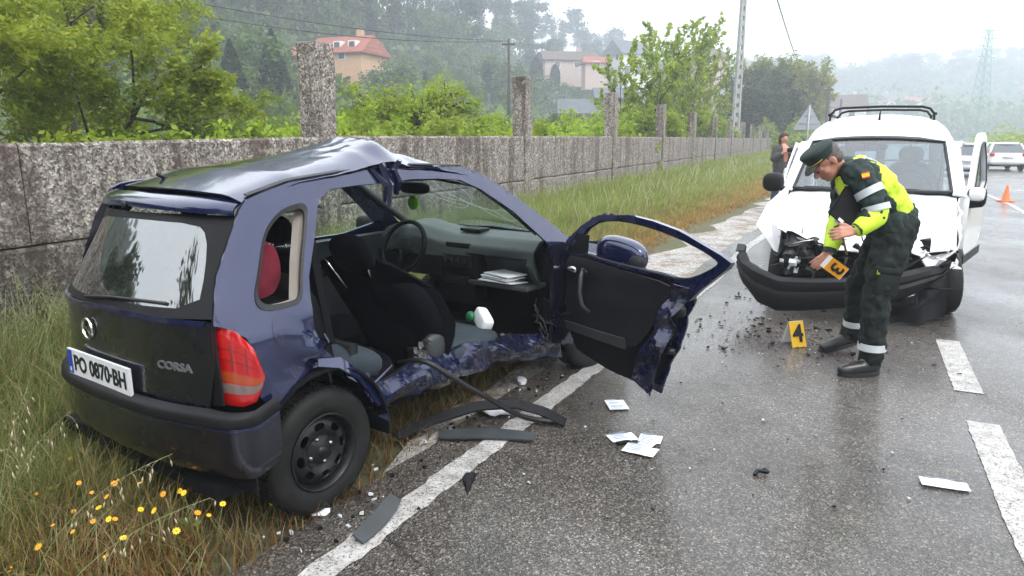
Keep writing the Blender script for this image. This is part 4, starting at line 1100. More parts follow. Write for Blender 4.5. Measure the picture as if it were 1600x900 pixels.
# rubber and cream frame of the quarter window, pane slid open
def rdg(a, b_, c, s_): return .6 - 2.2 * abs(nz(a, b_, c, s_))
def ringframe(name, loop, f_out, f_in, mat, parent, w, th=.01):
    L = len(loop); cx = sum(p[0] for p in loop) / L; cz = sum(p[1] for p in loop) / L
    A = [f_out(p[0] + (p[0] - cx) * .02, p[1] + (p[1] - cz) * .02) for p in loop]
    B = [f_in(cx + (p[0] - cx) * (1 - w), cz + (p[1] - cz) * (1 - w)) for p in loop]
    return strip(name, A + [A[0]], B + [B[0]], mat, parent, 1, th)
ringframe('window_seal', qwin, mR(.006), mR(.002), M['rubber'], CAR, .09)
ringframe('window_liner', qwin, mR(-.02), mR(-.04), M['cream'], CAR, .035)
strip('window_liner', [mR(-.03)(*p) for p in [(.475, .96), (.53, 1.1), (.60, 1.25), (.64, 1.32)]], [mR(-.05)(*p) for p in [(.452, .96), (.507, 1.1), (.577, 1.25), (.617, 1.31)]], M['cream'], CAR, 1, .012)
panel('red_cushion', chaikin([(.31, .97), (.45, .97), (.48, 1.08), (.44, 1.20), (.36, 1.17), (.33, 1.05)], 2), M['red'], CAR, [], .04, lambda s, z: (.59 + .03 * nz(s, z, 0, 12) + .012 * sin(40 * s + 6 * nz(s, z, 3, 5)), s + .01, z), .05)
# fuel flap with gap ring
flap = [(.348 + .048 * cos(a), .864 + .066 * sin(a)) for a in lin(0, 2 * pi, 24)[:-1]]
panel('fuel_flap', flap, M['blue'], CAR, [], .03, mR(.004), .008)
strip('fuel_flap_gap', [mR(.003)(.348 + .054 * cos(a), .864 + .073 * sin(a)) for a in lin(0, 2 * pi, 24)], [mR(.003)(.348 + .048 * cos(a), .864 + .066 * sin(a)) for a in lin(0, 2 * pi, 24)], M['rubber'], CAR, 1, .002)
# --- left body side
sideL = [(.105, .948), (.10, .60), (.25, .50), (.31, .57), (.38, .625), (.46, .655), (.56, .655), (.70, .6), (.80, .42), (.84, .25), (2.55, .25), (2.62, .45), (2.75, .62), (2.97, .68), (3.2, .62), (3.32, .40), (3.5, .40), (3.6, .62), (3.2, .82), (2.62, .95), (2.39, 1.115), (2.05, 1.325), (1.86, 1.40), (1.72, 1.43), (.95, 1.44), (.43, 1.385), (.355, 1.364), (.24, 1.228)]
holeL1 = chaikin([(.42, 1.0), (.80, .98), (.80, 1.34), (.62, 1.34), (.50, 1.25)], 1); holeL2 = chaikin([(.93, .95), (2.38, .95), (2.10, 1.16), (1.86, 1.32), (1.65, 1.36), (.98, 1.36)], 1)
panel('left_body_side', sideL, M['blue'], CAR, [holeL1, holeL2], .06, mL(), .012)
panel('left_door_glass', holeL2, M['glass'], CAR, [], .12, mL(-.01), .004)
panel('left_quarter_glass', holeL1, M['glass'], CAR, [], .12, mL(-.01), .004)
lt = panel('left_door_trim', [(.95, .30), (2.45, .30), (2.45, .93), (.95, .93)], M['greyplastic'], CAR, [], .1, mL(-.07), .03)
MB().ell((-.69, 1.9, .72), (.03, .28, .035), e=.6).build('armrest', M['darkin'], lt)
# --- roof with the buckled ridge
def roof(w, s):
    base = interp(s, [.3, .6, 1.0, 1.5, 1.95], [1.37, 1.435, 1.455, 1.455, 1.40]) + .02 * (1 - (w / .56) ** 2)
    rg = 1.30 - .22 * w                                           # the ridge runs slightly across the roof
    d = s - rg; pk = exp(-abs(d) / .30) if d < 0 else exp(-abs(d) / .24)
    lift = .135 * pk * interp(w, [-.58, -.3, .1, .45, .58], [.15, .55, 1, .92, .45])
    cr = (.010 * nz(w, s, 0, 7) + .008 * nz(w, s, 4, 16)) * exp(-(d / .35) ** 2)
    z = base + lift + cr
    if w > .5: z -= (w - .5) * .25
    if w < -.5: z -= (-w - .5) * .5
    return (w, s + (.05 if w > 0 else .19) * (w / .58) ** 2 * (max(0, 1 - max(0, s - .45) / .5) if s < .95 else -.4 if s > 1.7 else 0), z)
grid('roof', roof, [.585 * x for x in lin(-1, 1, 34)], lin(.30, 1.95, 56), M['bluedusty'], CAR, .006)
# shade of the gap under the lifted roof painted as a dark sheet, and the hanging torn rail piece
grid('roof_lining', lambda w, s: (w * .97, s, roof(w * .97, s)[2] - .07), [.56 * x for x in lin(-1, 1, 10)], lin(.42, 1.85, 20), M['darkin'], CAR, .004)
strip('roof_gap_shade', [(.575, s, roof(.575, s)[2] - .01) for s in lin(1.0, 1.6, 12)], [(.555 + .01 * nz(s, 0, 0, 20), s, 1.455) for s in lin(1.0, 1.6, 12)], M['bluedark'], CAR, 3, .006)
tr = MB()
for k, (a, b_) in enumerate([((1.06, 1.47), (1.14, 1.30)), ((1.11, 1.49), (1.17, 1.27)), ((1.17, 1.46), (1.22, 1.33)), ((1.2, 1.50), (1.13, 1.36))]):
    tr.tube([(.56 + .02 * k, a[0], a[1]), (.60 - .01 * k, (a[0] + b_[0]) / 2 + .02, (a[1] + b_[1]) / 2), (.57, b_[0], b_[1])], [.020, .030, .012], n=5, flat=.6)
tr.build('crumpled_rail_piece', M['blue'], CAR, smooth=False)
strip('roof_seam', [(Wf(1.45, s) + .012, s, interp(s, [.36, .58, .95, 1.33, 1.72, 1.86, 2.05, 2.22, 2.6], [1.372, 1.428, 1.463, 1.473, 1.458, 1.428, 1.333, 1.233, .99])) for s in lin(.38, 1.72, 30)],
      [(Wf(1.45, s) - .012, s, interp(s, [.36, .58, .95, 1.33, 1.72, 1.86], [1.378, 1.434, 1.469, 1.479, 1.464, 1.434])) for s in lin(.38, 1.72, 30)], M['rubber'], CAR, 1, .006)
MB().lathe([(0, 0), (.022, .0), (.020, .02), (.012, .035), (0, .04)], (-.12, .44, 1.395), Matrix.Rotation(-pi / 2, 3, 'Y'), 10).tube([(-.12, .44, 1.42), (-.12, .40, 1.445)], .008).build('roof_aerial', M['blackplastic'], CAR)
# --- tailgate
tg_low = [(-.60, .90), (-.30, .915), (.20, .925), (.601, .925), (.665, .92), (.672, .75), (.640, .59), (.45, .545), (-.20, .515), (-.55, .53), (-.66, .6), (-.69, .75), (-.68, .9)]
tg = panel('tailgate', tg_low, M['bluedark'], CAR, [], .05, mT(0), .02)
gl_o = [(-.52, 1.285), (.10, 1.294), (.349, 1.301), (.548, 1.301), (.61, 1.10), (.655, .935), (.45, .925), (-.10, .915), (-.60, .93), (-.65, .945), (-.62, 1.10)]
gl_i = chaikin([(-.46, 1.255), (.05, 1.268), (.40, 1.268), (.47, 1.225), (.53, 1.10), (.575, .965), (.20, .95), (-.30, .945), (-.57, .97), (-.54, 1.12)], 1)
rg_ = panel('rear_window', gl_o, M['rearglass'], tg, [], .06, mT(.0), .004)
panel('window_band', gl_o, M['blackplastic'], tg, [gl_i], .05, mT(-.004), .003)
strip('tailgate_lip', [mT(-.012)(w, .928 - .012 * (w < 0)) for w in lin(-.63, .64, 24)], [mT(-.012)(w, .908 - .012 * (w < 0)) for w in lin(-.63, .64, 24)], M['blue'], tg, 1, .012)
# roof end spoiler lip above the glass
def lip(w, t):
    s0 = Sf(1.30, w); z = 1.305 + t * .055 + .006 * sin(t * pi)
    return (w, s0 - .03 + t * .07 - .02 * sin(pi * t), z + .012 * (1 - (w / .55) ** 2))
grid('rear_spoiler_lip', lip, lin(-.55, .56, 24), lin(0, 1, 6), M['bluedusty'], tg, .008)
MB().box((-.06, Sf(1.3, 0) - .035, 1.325), (.016, .02, .03)).build('washer_nozzle', M['rubber'], tg)
wp = MB().tube([(-.12, Sf(.95, 0) - .025, .945), (.10, Sf(.97, 0) - .02, .965), (.42, Sf(.985, .42) - .015, .975)], .007, n=6)
wp.build('rear_wiper', M['rubber'], tg)
# right C-pillar dark trim between glass and body side
cp = [(.355, 1.364), (.315, 1.33), (.24, 1.228), (.155, 1.096), (.105, .948), (.10, .62)]
A = [(Wf(z, s) - .004, s, z) for s, z in cp]; B = [(x_, Sf(z_, x_) + .004, z_) for x_, z_ in [(.548, 1.335), (.552, 1.30), (.585, 1.21), (.625, 1.08), (.66, .94), (.65, .6)]]
strip('pillar_trim', A, B, M['darkin'], CAR, 2, .008)
Al = [mL(0)(p[1], p[2]) for p in A]; Bl = [(-p[0], Sf(p[2], -p[0]) + .004, p[2]) for p in B]
strip('pillar_trim', Al, Bl, M['bluedark'], CAR, 2, .008)
# number plate, maker's badge and model lettering
def tailM(w, z, off): 
    s0 = Sf(z, w) - off; n = Vector(((Sf(z, w + .02) - Sf(z, w - .02)) / .04, -1, 0)).normalized()
    X = Vector((0, 0, 1)).cross(-n).normalized() * -1
    X = Vector((-n.y, n.x, 0)) ; return Matrix.Translation((w, s0, z)) @ Matrix(((X.x, 0, n.x, 0), (X.y, 0, n.y, 0), (0, 1, 0, 0), (0, 0, 0, 1)))
PM = Matrix.Translation((0, .005, .645)) @ Matrix(((1, 0, 0, 0), (0, 0, -1, 0), (0, 1, 0, 0), (0, 0, 0, 1)))
pl = MB().add([PM @ Vector(p) for p in [(-.262, -.057, 0), (.262, -.057, 0), (.262, .057, 0), (-.262, .057, 0), (-.262, -.057, .012), (.262, -.057, .012), (.262, .057, .012), (-.262, .057, .012)]], [(3, 2, 1, 0), (4, 5, 6, 7), (0, 1, 5, 4), (1, 2, 6, 5), (2, 3, 7, 6), (3, 0, 4, 7)]).build('number_plate', M['plate'], CAR, smooth=False)
MB().add([PM @ Vector(p) for p in [(-.258, -.053, .0135), (-.218, -.053, .0135), (-.218, .053, .0135), (-.258, .053, .0135)]], [(0, 1, 2, 3)]).build('plate_blue_band', M['plateblue'], pl, smooth=False)
v, f = text_mesh('PO 0870\u00b7BH', .098, PM @ Matrix.Translation((.018, -.002, .0135)), .0012, .0022, .88); mk('plate_lettering', v, f, M['platetext'], pl, smooth=False)
v, f = text_mesh('E', .026, PM @ Matrix.Translation((-.238, -.035, .0145)), .0005, .0008); mk('plate_lettering', v, f, M['plate'], pl, smooth=False)
MB().box((0, .02, .573), (.5, .03, .02)).build('plate_lamp_bar', M['blackplastic'], tg)
v, f = text_mesh('CORSA', .044, tailM(.495, .74, .014), .003, .001, 1.25); mk('lettering', v, f, M['lettergrey'], tg, smooth=False)
BM_ = tailM(-.108, .806, .013)
MB().add(*(lambda mb: ([BM_ @ Vector((p[1], p[2], p[0])) for p in mb.v], mb.f))(MB().lathe([(.044, 0), (.050, .004), (.048, .010), (.040, .010), (.038, .004), (.044, 0)], n=28))).add([BM_ @ Vector(p) for p in [(-.04, .008, .006), (.006, .010, .006), (-.004, -.002, .006), (.04, -.008, .006), (-.006, -.010, .006), (.004, .002, .006)]], [(0, 1, 2), (3, 4, 5), (1, 2, 5), (1, 5, 4)]).build('round_badge', M['chrome'], tg, smooth=False)
# --- tail lamp wrapping the corner
def lamp(a, z, off=.012):
    """a: 0 on the tailgate side .. 1 on the body side"""
    top = interp(a, [0, .25, .5, .8, 1], [.915, .915, .895, .83, .72]); bot = interp(a, [0, .5, .8, 1], [.615, .605, .62, .70])
    zz = bot + (top - bot) * z
    bx = .672; w0 = bx + (.79 + .008 - bx) * sin(a * pi / 2) ** .9
    s0 = Sf(.75, bx) - .005 + (.232 - Sf(.75, bx)) * (1 - cos(a * pi / 2))
    s0 = Sf(.75, bx) + (.235 - Sf(.75, bx)) * a ** 1.5
    e = off * (1 - (2 * z - 1) ** 8) * (1 if 0 < a < 1 else .4)
    return (w0 + e * a - .0, s0 - e * (1 - a), zz)
tl = grid('tail_lamp', lamp, lin(0, 1, 14), lin(0, 1, 14), M['redlens'], CAR, .006)
def lband(nm, z0, z1, a0, a1, mt, off=.0165): grid(nm, lambda a, z: lamp(a, z, off), lin(a0, a1, 10), lin(z0, z1, 3), mt, tl, .003)
lband('amber_lens', .32, .45, .12, .94, M['amber']); lband('reversing_lens', .17, .30, .12, .92, M['whitelens']); 
for z in (.60, .74): lband('lens_rib', z, z + .012, .08, .9, M['darkred'], .0175)
for a_ in (.35, .62): lband('lens_rib', .48, .88, a_, a_ + .03, M['darkred'], .0178)
grid('tail_lamp', lambda a, z: (-lamp(a, z)[0] * .955, lamp(a, z)[1] + .145, lamp(a, z)[2]), lin(0, 1, 8), lin(0, 1, 8), M['redlens'], CAR, .006)
# --- rear bumper
def bumper(t, z):
    """t: -1 left .. 1 right round the tail"""
    zz = interp(z, [0, .12, .2, .5, .56, .8, 1], [.32, .36, .395, .535, .545, .575, .59])
    out_ = interp(z, [0, .12, .2, .5, .56, .8, 1], [.0, .03, .04, .045, .058, .055, .02])
    W2 = .80; 
    if abs(t) < .62: w = t / .62 * .66; s = Sf(.6, w) - out_
    elif abs(t) < .80:
        k = (abs(t) - .62) / .18; a = k * pi / 2; w = (.66 + ((W2 if t > 0 else .72) - .66) * sin(a)) + out_ * .4 * sin(a); e6 = Sf(.6, .66 if t > 0 else -.66); s = e6 - out_ * cos(a) + (.18 + .15 * (t < 0) - e6) * (1 - cos(a)); w = w * (1 if t > 0 else -1)
    else:
        k = (abs(t) - .80) / .20; w = ((W2 if t > 0 else .72) + out_ * .4) * (1 if t > 0 else -1); s = .18 + .15 * (t < 0) + k * .10
    return (w, s, zz + (.03 * (abs(t) > .8) * ((abs(t) - .8) / .2)))
TT = lin(-1, 1, 60)
bp = grid('rear_bumper', bumper, TT, [0, .06, .12, .16, .2, .3, .4, .5], M['bluedark'], CAR, .01)
grid('bumper_strip', lambda t, z: bumper(t, z), TT, [.5, .52, .56, .65, .75, .85, .95, 1], M['blackplastic'], bp, .012)
strip('bumper_edge_line', [(p[0] * 1.006, p[1] - .004, p[2]) for p in [bumper(t, .505) for t in TT]], [(p[0] * 1.006, p[1] - .004, p[2]) for p in [bumper(t, .47) for t in TT]], M['bluedusty'], bp, 1, .004)
MB().box((.10, .42, .29), (.9, .3, .10)).build('rear_valance', M['darkin'], CAR)
MB().tube([(.0, .08, .27), (.0, .38, .27)], .025, n=12).tube([(.02, .42, .27), (.22, .42, .27)], .08, n=12).build('exhaust_silencer', M['steel'], CAR)
# --- underbody and floor
panel('floor_pan', [(.08, -.62), (3.3, -.66), (3.3, .66), (2.5, .60), (1.5, .52), (.9, .52), (.85, .70), (.08, .66)], M['darkin'], CAR, [], .3, lambda s, w: (w, s, .24), .05)
strip('wheel_arch_liner', [(.80, .53 + .36 * cos(a), .28 + .37 * sin(a)) for a in lin(-.1, pi + .1, 16)], [(.42, .53 + .36 * cos(a), .28 + .37 * sin(a)) for a in lin(-.1, pi + .1, 16)], M['darkin'], CAR, 2, .01)
MB().box((0, .53, .22), (1.2, .08, .08)).build('rear_axle', M['steel'], CAR)
MB().box((0, .88, .42), (1.18, .05, .45)).build('rear_bulkhead', M['darkin'], CAR)
strip('inner_rear_side', [(.60, .86, .25), (.60, .70, .6), (.60, .50, .92)], [(.52, .35, .25), (.52, .3, .6), (.52, .28, .92)], M['darkin'], CAR, 1, .01)
# torn metal strip hanging from the arch edge
strip('torn_arch_strip', [(.79, .50, .675), (.805, .60, .645), (.81, .70, .57), (.80, .78, .48), (.79, .84, .395)], [(.77, .52, .70), (.78, .63, .68), (.775, .73, .60), (.77, .82, .49), (.785, .86, .40)], M['bluedusty'], CAR, 2, .008)
cm = MB()
for k in range(12):
    s0, z0 = R.uniform(.55, .95), R.uniform(.45, .82); p = Vector((.72 + R.uniform(-.06, .05), s0, z0 - (s0 - .55) * .6))
    cm.tube([p, p + Vector((R.uniform(-.05, .05), R.uniform(-.09, .09), R.uniform(-.07, .07))), p + Vector((R.uniform(-.07, .07), R.uniform(-.12, .12), R.uniform(-.10, .06)))], [R.uniform(.006, .02), R.uniform(.01, .028), .004], n=4, flat=.35)
cm.build('torn_metal', M['scraped'], CAR, smooth=False)
# --- crushed sill
ST = [(.74, .80, .52), (.68, .98, .47), (.62, 1.20, .475), (.60, 1.55, .46), (.61, 1.90, .44), (.66, 2.25, .39), (.70, 2.52, .33)]
SB = [(.72, .86, .36), (.66, 1.0, .31), (.60, 1.3, .27), (.585, 1.6, .255), (.60, 2.0, .235), (.64, 2.35, .20), (.69, 2.62, .16)]
def rdg(a, b_, c, s_): return .6 - 2.2 * abs(nz(a, b_, c, s_))
def cr3(p, k=.03): return (p[0] + k * rdg(p[1], p[2] * 1.6, 1, 3.2) + k * .22 * rdg(p[1], p[2], 7, 11), p[1] + k * .3 * nz(p[1], p[2], 3, 12), p[2] + k * .7 * rdg(p[1], p[2], 4, 3))
def fine(P, n): 
    L = len(P) - 1; return [tuple(np.interp(t, range(L + 1), [q[k] for q in P]) for k in range(3)) for t in np.linspace(0, L, n)]
A = fine(ST, 90); B = fine(SB, 90); v = []; nn = 9
for i in range(90):
    for j in range(nn + 1):
        t = j / nn; p = [A[i][k] * (1 - t) + B[i][k] * t for k in range(3)]; p[0] += .035 * sin(pi * t); v.append(cr3(p, .045))
f = [(i * (nn + 1) + j, (i + 1) * (nn + 1) + j, (i + 1) * (nn + 1) + j + 1, i * (nn + 1) + j + 1) for i in range(89) for j in range(nn)]
mk('crushed_sill', v, f, M['scraped'], CAR, solid=.005, off=0, smooth=False)
strip('sill_underside', [cr3((p[0] - .01, p[1], p[2] + .01), .03) for p in B], [cr3((p[0] - .12, p[1], p[2] - .03), .03) for p in B], M['steel'], CAR, 2, .01)
strip('sill_step', [cr3((p[0] + .0, p[1], p[2] + .0), .03) for p in A], [(p[0] - .16, p[1], p[2] - .10) for p in A], M['darkin'], CAR, 2, .01)
lk = MB()
for k in range(14): 
    p = Vector((.60 + R.uniform(-.05, .05), 1.30 + R.uniform(-.05, .05), .50 + R.uniform(-.06, .06))); lk.box(p, (R.uniform(.01, .05), R.uniform(.01, .03), R.uniform(.01, .05)), Matrix.Rotation(R.uniform(0, 3), 3, 'XYZ'[k % 3]))
lk.build('broken_latch', M['metal'], CAR, smooth=False)
# --- front end
def hood(w, s):
    z = interp(s, [2.6, 3.0, 3.4, 3.62, 3.72], [.97, .90, .80, .70, .55]) + .03 * (1 - (w / .7) ** 2) + .012 * nz(w, s, 0, 5) + .03 * exp(-((s - 3.2) / .12) ** 2) * (w > 0) * w
    return (w * (1 - .12 * max(0, (s - 3.2) / .5)), s, z)
grid('bonnet', hood, lin(-.66, .66, 18), lin(2.66, 3.72, 20), M['bluedusty'], CAR, .008)
archF = [(2.6, .26), (2.62, .45), (2.72, .62), (2.85, .68), (3.0, .69), (3.15, .65), (3.26, .55), (3.3, .42), (3.42, .40), (3.62, .46), (3.66, .62), (3.5, .74), (3.2, .83), (2.9, .90), (2.62, .955), (2.55, .86), (2.55, .3)]
panel('front_wing', archF, M['blue'], CAR, [], .06, mR(0), .01)
def fbump(t, z): 
    a = t * pi / 2; return (.76 * sin(a) / max(.001, 1) , 3.45 + .30 * cos(a) ** .7 if abs(t) < 1 else 3.45, .25 + z * .32)
grid('front_bumper', fbump, lin(-.98, .98, 24), lin(0, 1, 5), M['blackplastic'], CAR, .02)
MB().ell((.55, 3.56, .63), (.14, .10, .09), e=.7).build('headlight', M['whitelens'], CAR); MB().ell((-.55, 3.56, .63), (.14, .10, .09), e=.7).build('headlight', M['whitelens'], CAR)
MB().box((0, 2.86, .58), (1.34, .05, .72)).box((.60, 2.70, .55), (.05, .36, .62)).build('front_bulkhead', M['darkin'], CAR)
# windscreen
def wsc(u, t):
    w = u * (.66 + (.56 - .66) * t); s = (2.62 + .14 * (1 - u * u)) * (1 - t) + (1.86 + .08 * (1 - u * u)) * t; z = .965 * (1 - t) + 1.395 * t
    return (w, s, z)
grid('windscreen', wsc, lin(-1, 1, 12), lin(0, 1, 8), M['glass'], CAR, .004)
crk = MB()
for k in range(9):
    u0, t0 = .25 + R.uniform(-.05, .05), .5; a = R.uniform(0, 6.28); pts = []
    for j in range(7): u = u0 + cos(a) * j * .09; t = t0 + sin(a) * j * .10; a += R.uniform(-.3, .3); pts.append(wsc(max(-1, min(1, u)), max(0, min(1, t))))
    crk.tube([(p[0], p[1] - .006, p[2] + .003) for p in pts], .0008, n=3)
crk.build('windscreen_cracks', M['reflect'], CAR)
MB().tube([wsc(u, 1.0) for u in lin(-1, 1, 12)], .022, n=6).build('header_rail', M['darkin'], CAR)
MB().tube([wsc(-1, t) for t in lin(0, 1, 8)], .028, n=6).build('left_pillar', M['greyplastic'], CAR)
strip('pillar_trim', [(Wf(z, s) - .03, s, z) for s, z in [(2.30, 1.02), (2.08, 1.19), (1.85, 1.335), (1.7, 1.39), (.95, 1.4)]], [(Wf(z, s) - .09, s + .06, z + .02) for s, z in [(2.40, 1.04), (2.15, 1.20), (1.88, 1.35), (1.7, 1.42), (.95, 1.43)]], M['rubber'], CAR, 1, .015)
# --- dashboard
def dash(w, t):
    prof = [(2.68, .97), (2.52, .975), (2.40, .955), (2.33, .90), (2.31, .82), (2.36, .74), (2.42, .66)]
    s = float(np.interp(t, range(7), [p[0] for p in prof])); z = float(np.interp(t, range(7), [p[1] for p in prof]))
    bn = exp(-((w + .36) / .18) ** 2); z += .055 * bn * (t < 3.5) * (1 if t > .5 else .3); s -= .05 * bn * (t > 1)
    if .13 < w < .62 and t > 3.6: s += .12
    return (w, s, z)
db = grid('dashboard', dash, lin(-.68, .66, 40), lin(0, 6, 24), M['dash'], CAR, .015)
MB().box((.05, 2.39, .70), (.30, .14, .40)).build('centre_console', M['darkin'], db, bev=.01)
MB().box((.05, 2.312, .795), (.24, .02, .09)).build('heater_panel', M['steel'], db, bev=.004)
rd = MB().box((.05, 2.31, .665), (.20, .025, .055)).build('radio', M['blackplastic'], db, bev=.004); MB().box((.05, 2.295, .65), (.17, .006, .014)).box((.12, 2.295, .672), (.03, .006, .018)).build('radio_buttons', M['chrome'], rd, smooth=False)
MB().box((.05, 2.325, .90), (.20, .02, .035)).build('air_vent', M['blackplastic'], db, bev=.004)
MB().box((.06, 2.50, .99), (.17, .12, .02)).build('clock_hood', M['blackplastic'], db, bev=.006)
MB().box((.40, 2.40, .665), (.48, .22, .03)).build('glovebox_shelf', M['greyplastic'], db, bev=.006)
for k in range(4): MB().lathe([(0, 0), (.016, 0), (.016, .02), (0, .02)], (-.03 + .055 * k, 2.29, .80), Matrix.Rotation(-pi / 2, 3, 'Z'), 12).build('control_knob', M['blackplastic'], db)
MB().tube([(.04, 2.10, .30), (.04, 2.06, .52)], .012).ell((.04, 2.055, .55), (.024, .024, .035)).build('gear_lever', M['chrome'], CAR)
# steering wheel
sw = MB(); c = Vector((-.35, 2.22, .865)); ax = Vector((0, -cos(radians(24)), sin(radians(24)))); e1 = Vector((1, 0, 0)); e2 = ax.cross(e1)
sw.tube([c + (e1 * cos(a) + e2 * sin(a)) * .185 for a in lin(0, 2 * pi, 32)], .016, n=8, cap=False)
wheel_o = sw.build('steering_wheel', M['darkin'], CAR)
sp_ = MB().ell(c - ax * .01, (.075, .03, .065), Matrix.Rotation(-radians(24), 3, 'X'))
for a in (-.25, pi + .25, -pi / 2): sp_.tube([c, c + (e1 * cos(a) + e2 * sin(a)) * .18], [.02, .012], n=6)
sp_.build('wheel_hub', M['darkin'], wheel_o); MB().tube([c, c - ax * .3], .03).build('steering_column', M['darkin'], CAR)
# mirrors
MB().ell((-.02, 1.99, 1.30), (.125, .022, .038), e=.6).build('interior_mirror', M['blackplastic'], CAR)
MB().ell((-.86, 2.36, .975), (.09, .05, .065), e=.7).build('left_mirror', M['blackplastic'], CAR)
# --- seats
def seat(x, y0, rec, mat, twist=0, fold=False):
    T = Matrix.Translation((x, y0, .36)) @ Matrix.Rotation(twist, 4, 'Z')
    def X(mb): mb.v = [tuple(T @ Vector(p)) for p in mb.v]; return mb
    st = X(MB().ell((0, .28, .02), (.25, .27, .085), e=.55, nu=24, nv=12)).build('front_seat', mat, CAR)
    q = Matrix.Rotation(rec, 3, 'X')
    b_ = MB().ell((0, 0, .30), (.245, .075, .33), e=.5, nu=24, nv=14); b_.v = [tuple(q @ Vector(p)) for p in b_.v]; X(b_).build('backrest', mat, st)
    h = MB().ell((0, .0, .745), (.13, .05, .085), e=.7, nu=20, nv=10); h.v = [tuple(q @ Vector(p)) for p in h.v]; X(h).build('headrest', mat, st)
    r_ = MB().tube([(-.06, 0, .58), (-.06, 0, .70)], .006).tube([(.06, 0, .58), (.06, 0, .70)], .006); r_.v = [tuple(q @ Vector(p)) for p in r_.v]; X(r_).build('headrest_post', M['chrome'], st)
    return st
seat(-.36, 1.32, .18, M['fabric'])

# passenger seat knocked loose: broad dark cover over a leaning backrest
def bk(px, w, dy=0): return px
ps = [(.10, 1.50, .36), (.62, 1.50, .36), (.63, 1.36, .66), (.55, 1.18, .93), (.40, 1.12, 1.02), (.20, 1.10, 1.00), (.10, 1.12, .86)]
def backr(u, t):
    # u across (0 inner .. 1 outer), t up
    oi = (.12, 1.50 - .40 * t, .34 + .63 * t)
    oo = (interp(t, [0, .3, .7, 1], [.60, .66, .62, .50]), interp(t, [0, .4, .75, 1], [1.50, 1.56, 1.46, 1.24]), interp(t, [0, .4, 1], [.34, .62, .97]))
    w, s, z = (oi[k] + (oo[k] - oi[k]) * u for k in range(3)); z += .05 * t * sin(pi * u)
    d = .07 * (sin(pi * u) ** .5) * (sin(pi * min(1, .08 + t * .9)) ** .4)
    fold = .012 * sin(u * 22 + 3 * nz(u, t, 0, 3)) * (1 - t * .6) + .01 * nz(u, t, 3, 6)
    return w, s - d + fold, z
pb = grid('front_seat', backr, lin(0, 1, 26), lin(0, 1, 24), M['fabric'], CAR, .02)
MB().ell((.38, 1.46, .62), (.25, .07, .28), Matrix.Rotation(.5, 3, 'X'), e=.6).build('backrest', M['fabric'], pb)
MB().ell((.40, 1.07, 1.04), (.135, .055, .105), Matrix.Rotation(.45, 3, 'X'), e=.75, nu=20).build('headrest', M['fabric'], pb)
MB().tube([(.30, .97, 1.03), (.36, 1.06, .86)], .0065).tube([(.50, 1.07, .99), (.50, 1.09, .93)], .0065).build('headrest_post', M['chrome'], pb)
MB().ell((.38, 1.78, .40), (.26, .30, .07), e=.5, nu=24).build('seat_cushion', M['fabric2'], pb)
MB().ell((.60, 1.44, .50), (.035, .08, .075), e=.8).build('recliner_cover', M['greyplastic'], pb)
# rear bench, partly pale grey blue
rb_ = MB().ell((0, .98, .44), (.62, .25, .10), e=.5, nu=28).build('rear_bench', M['fabric'], CAR)
MB().ell((.46, .93, .53), (.155, .18, .085), Matrix.Rotation(-.35, 3, 'X') @ Matrix.Rotation(-.25, 3, 'Z'), e=.7, nu=20).build('bench_edge', M['fabric2'], rb_)
MB().ell((0, .70, .72), (.60, .08, .30), Matrix.Rotation(.25, 3, 'X'), e=.5, nu=28).build('bench_back', M['darkin'], rb_)
MB().box((0, .45, .90), (1.1, .45, .02)).build('parcel_shelf', M['darkin'], CAR)

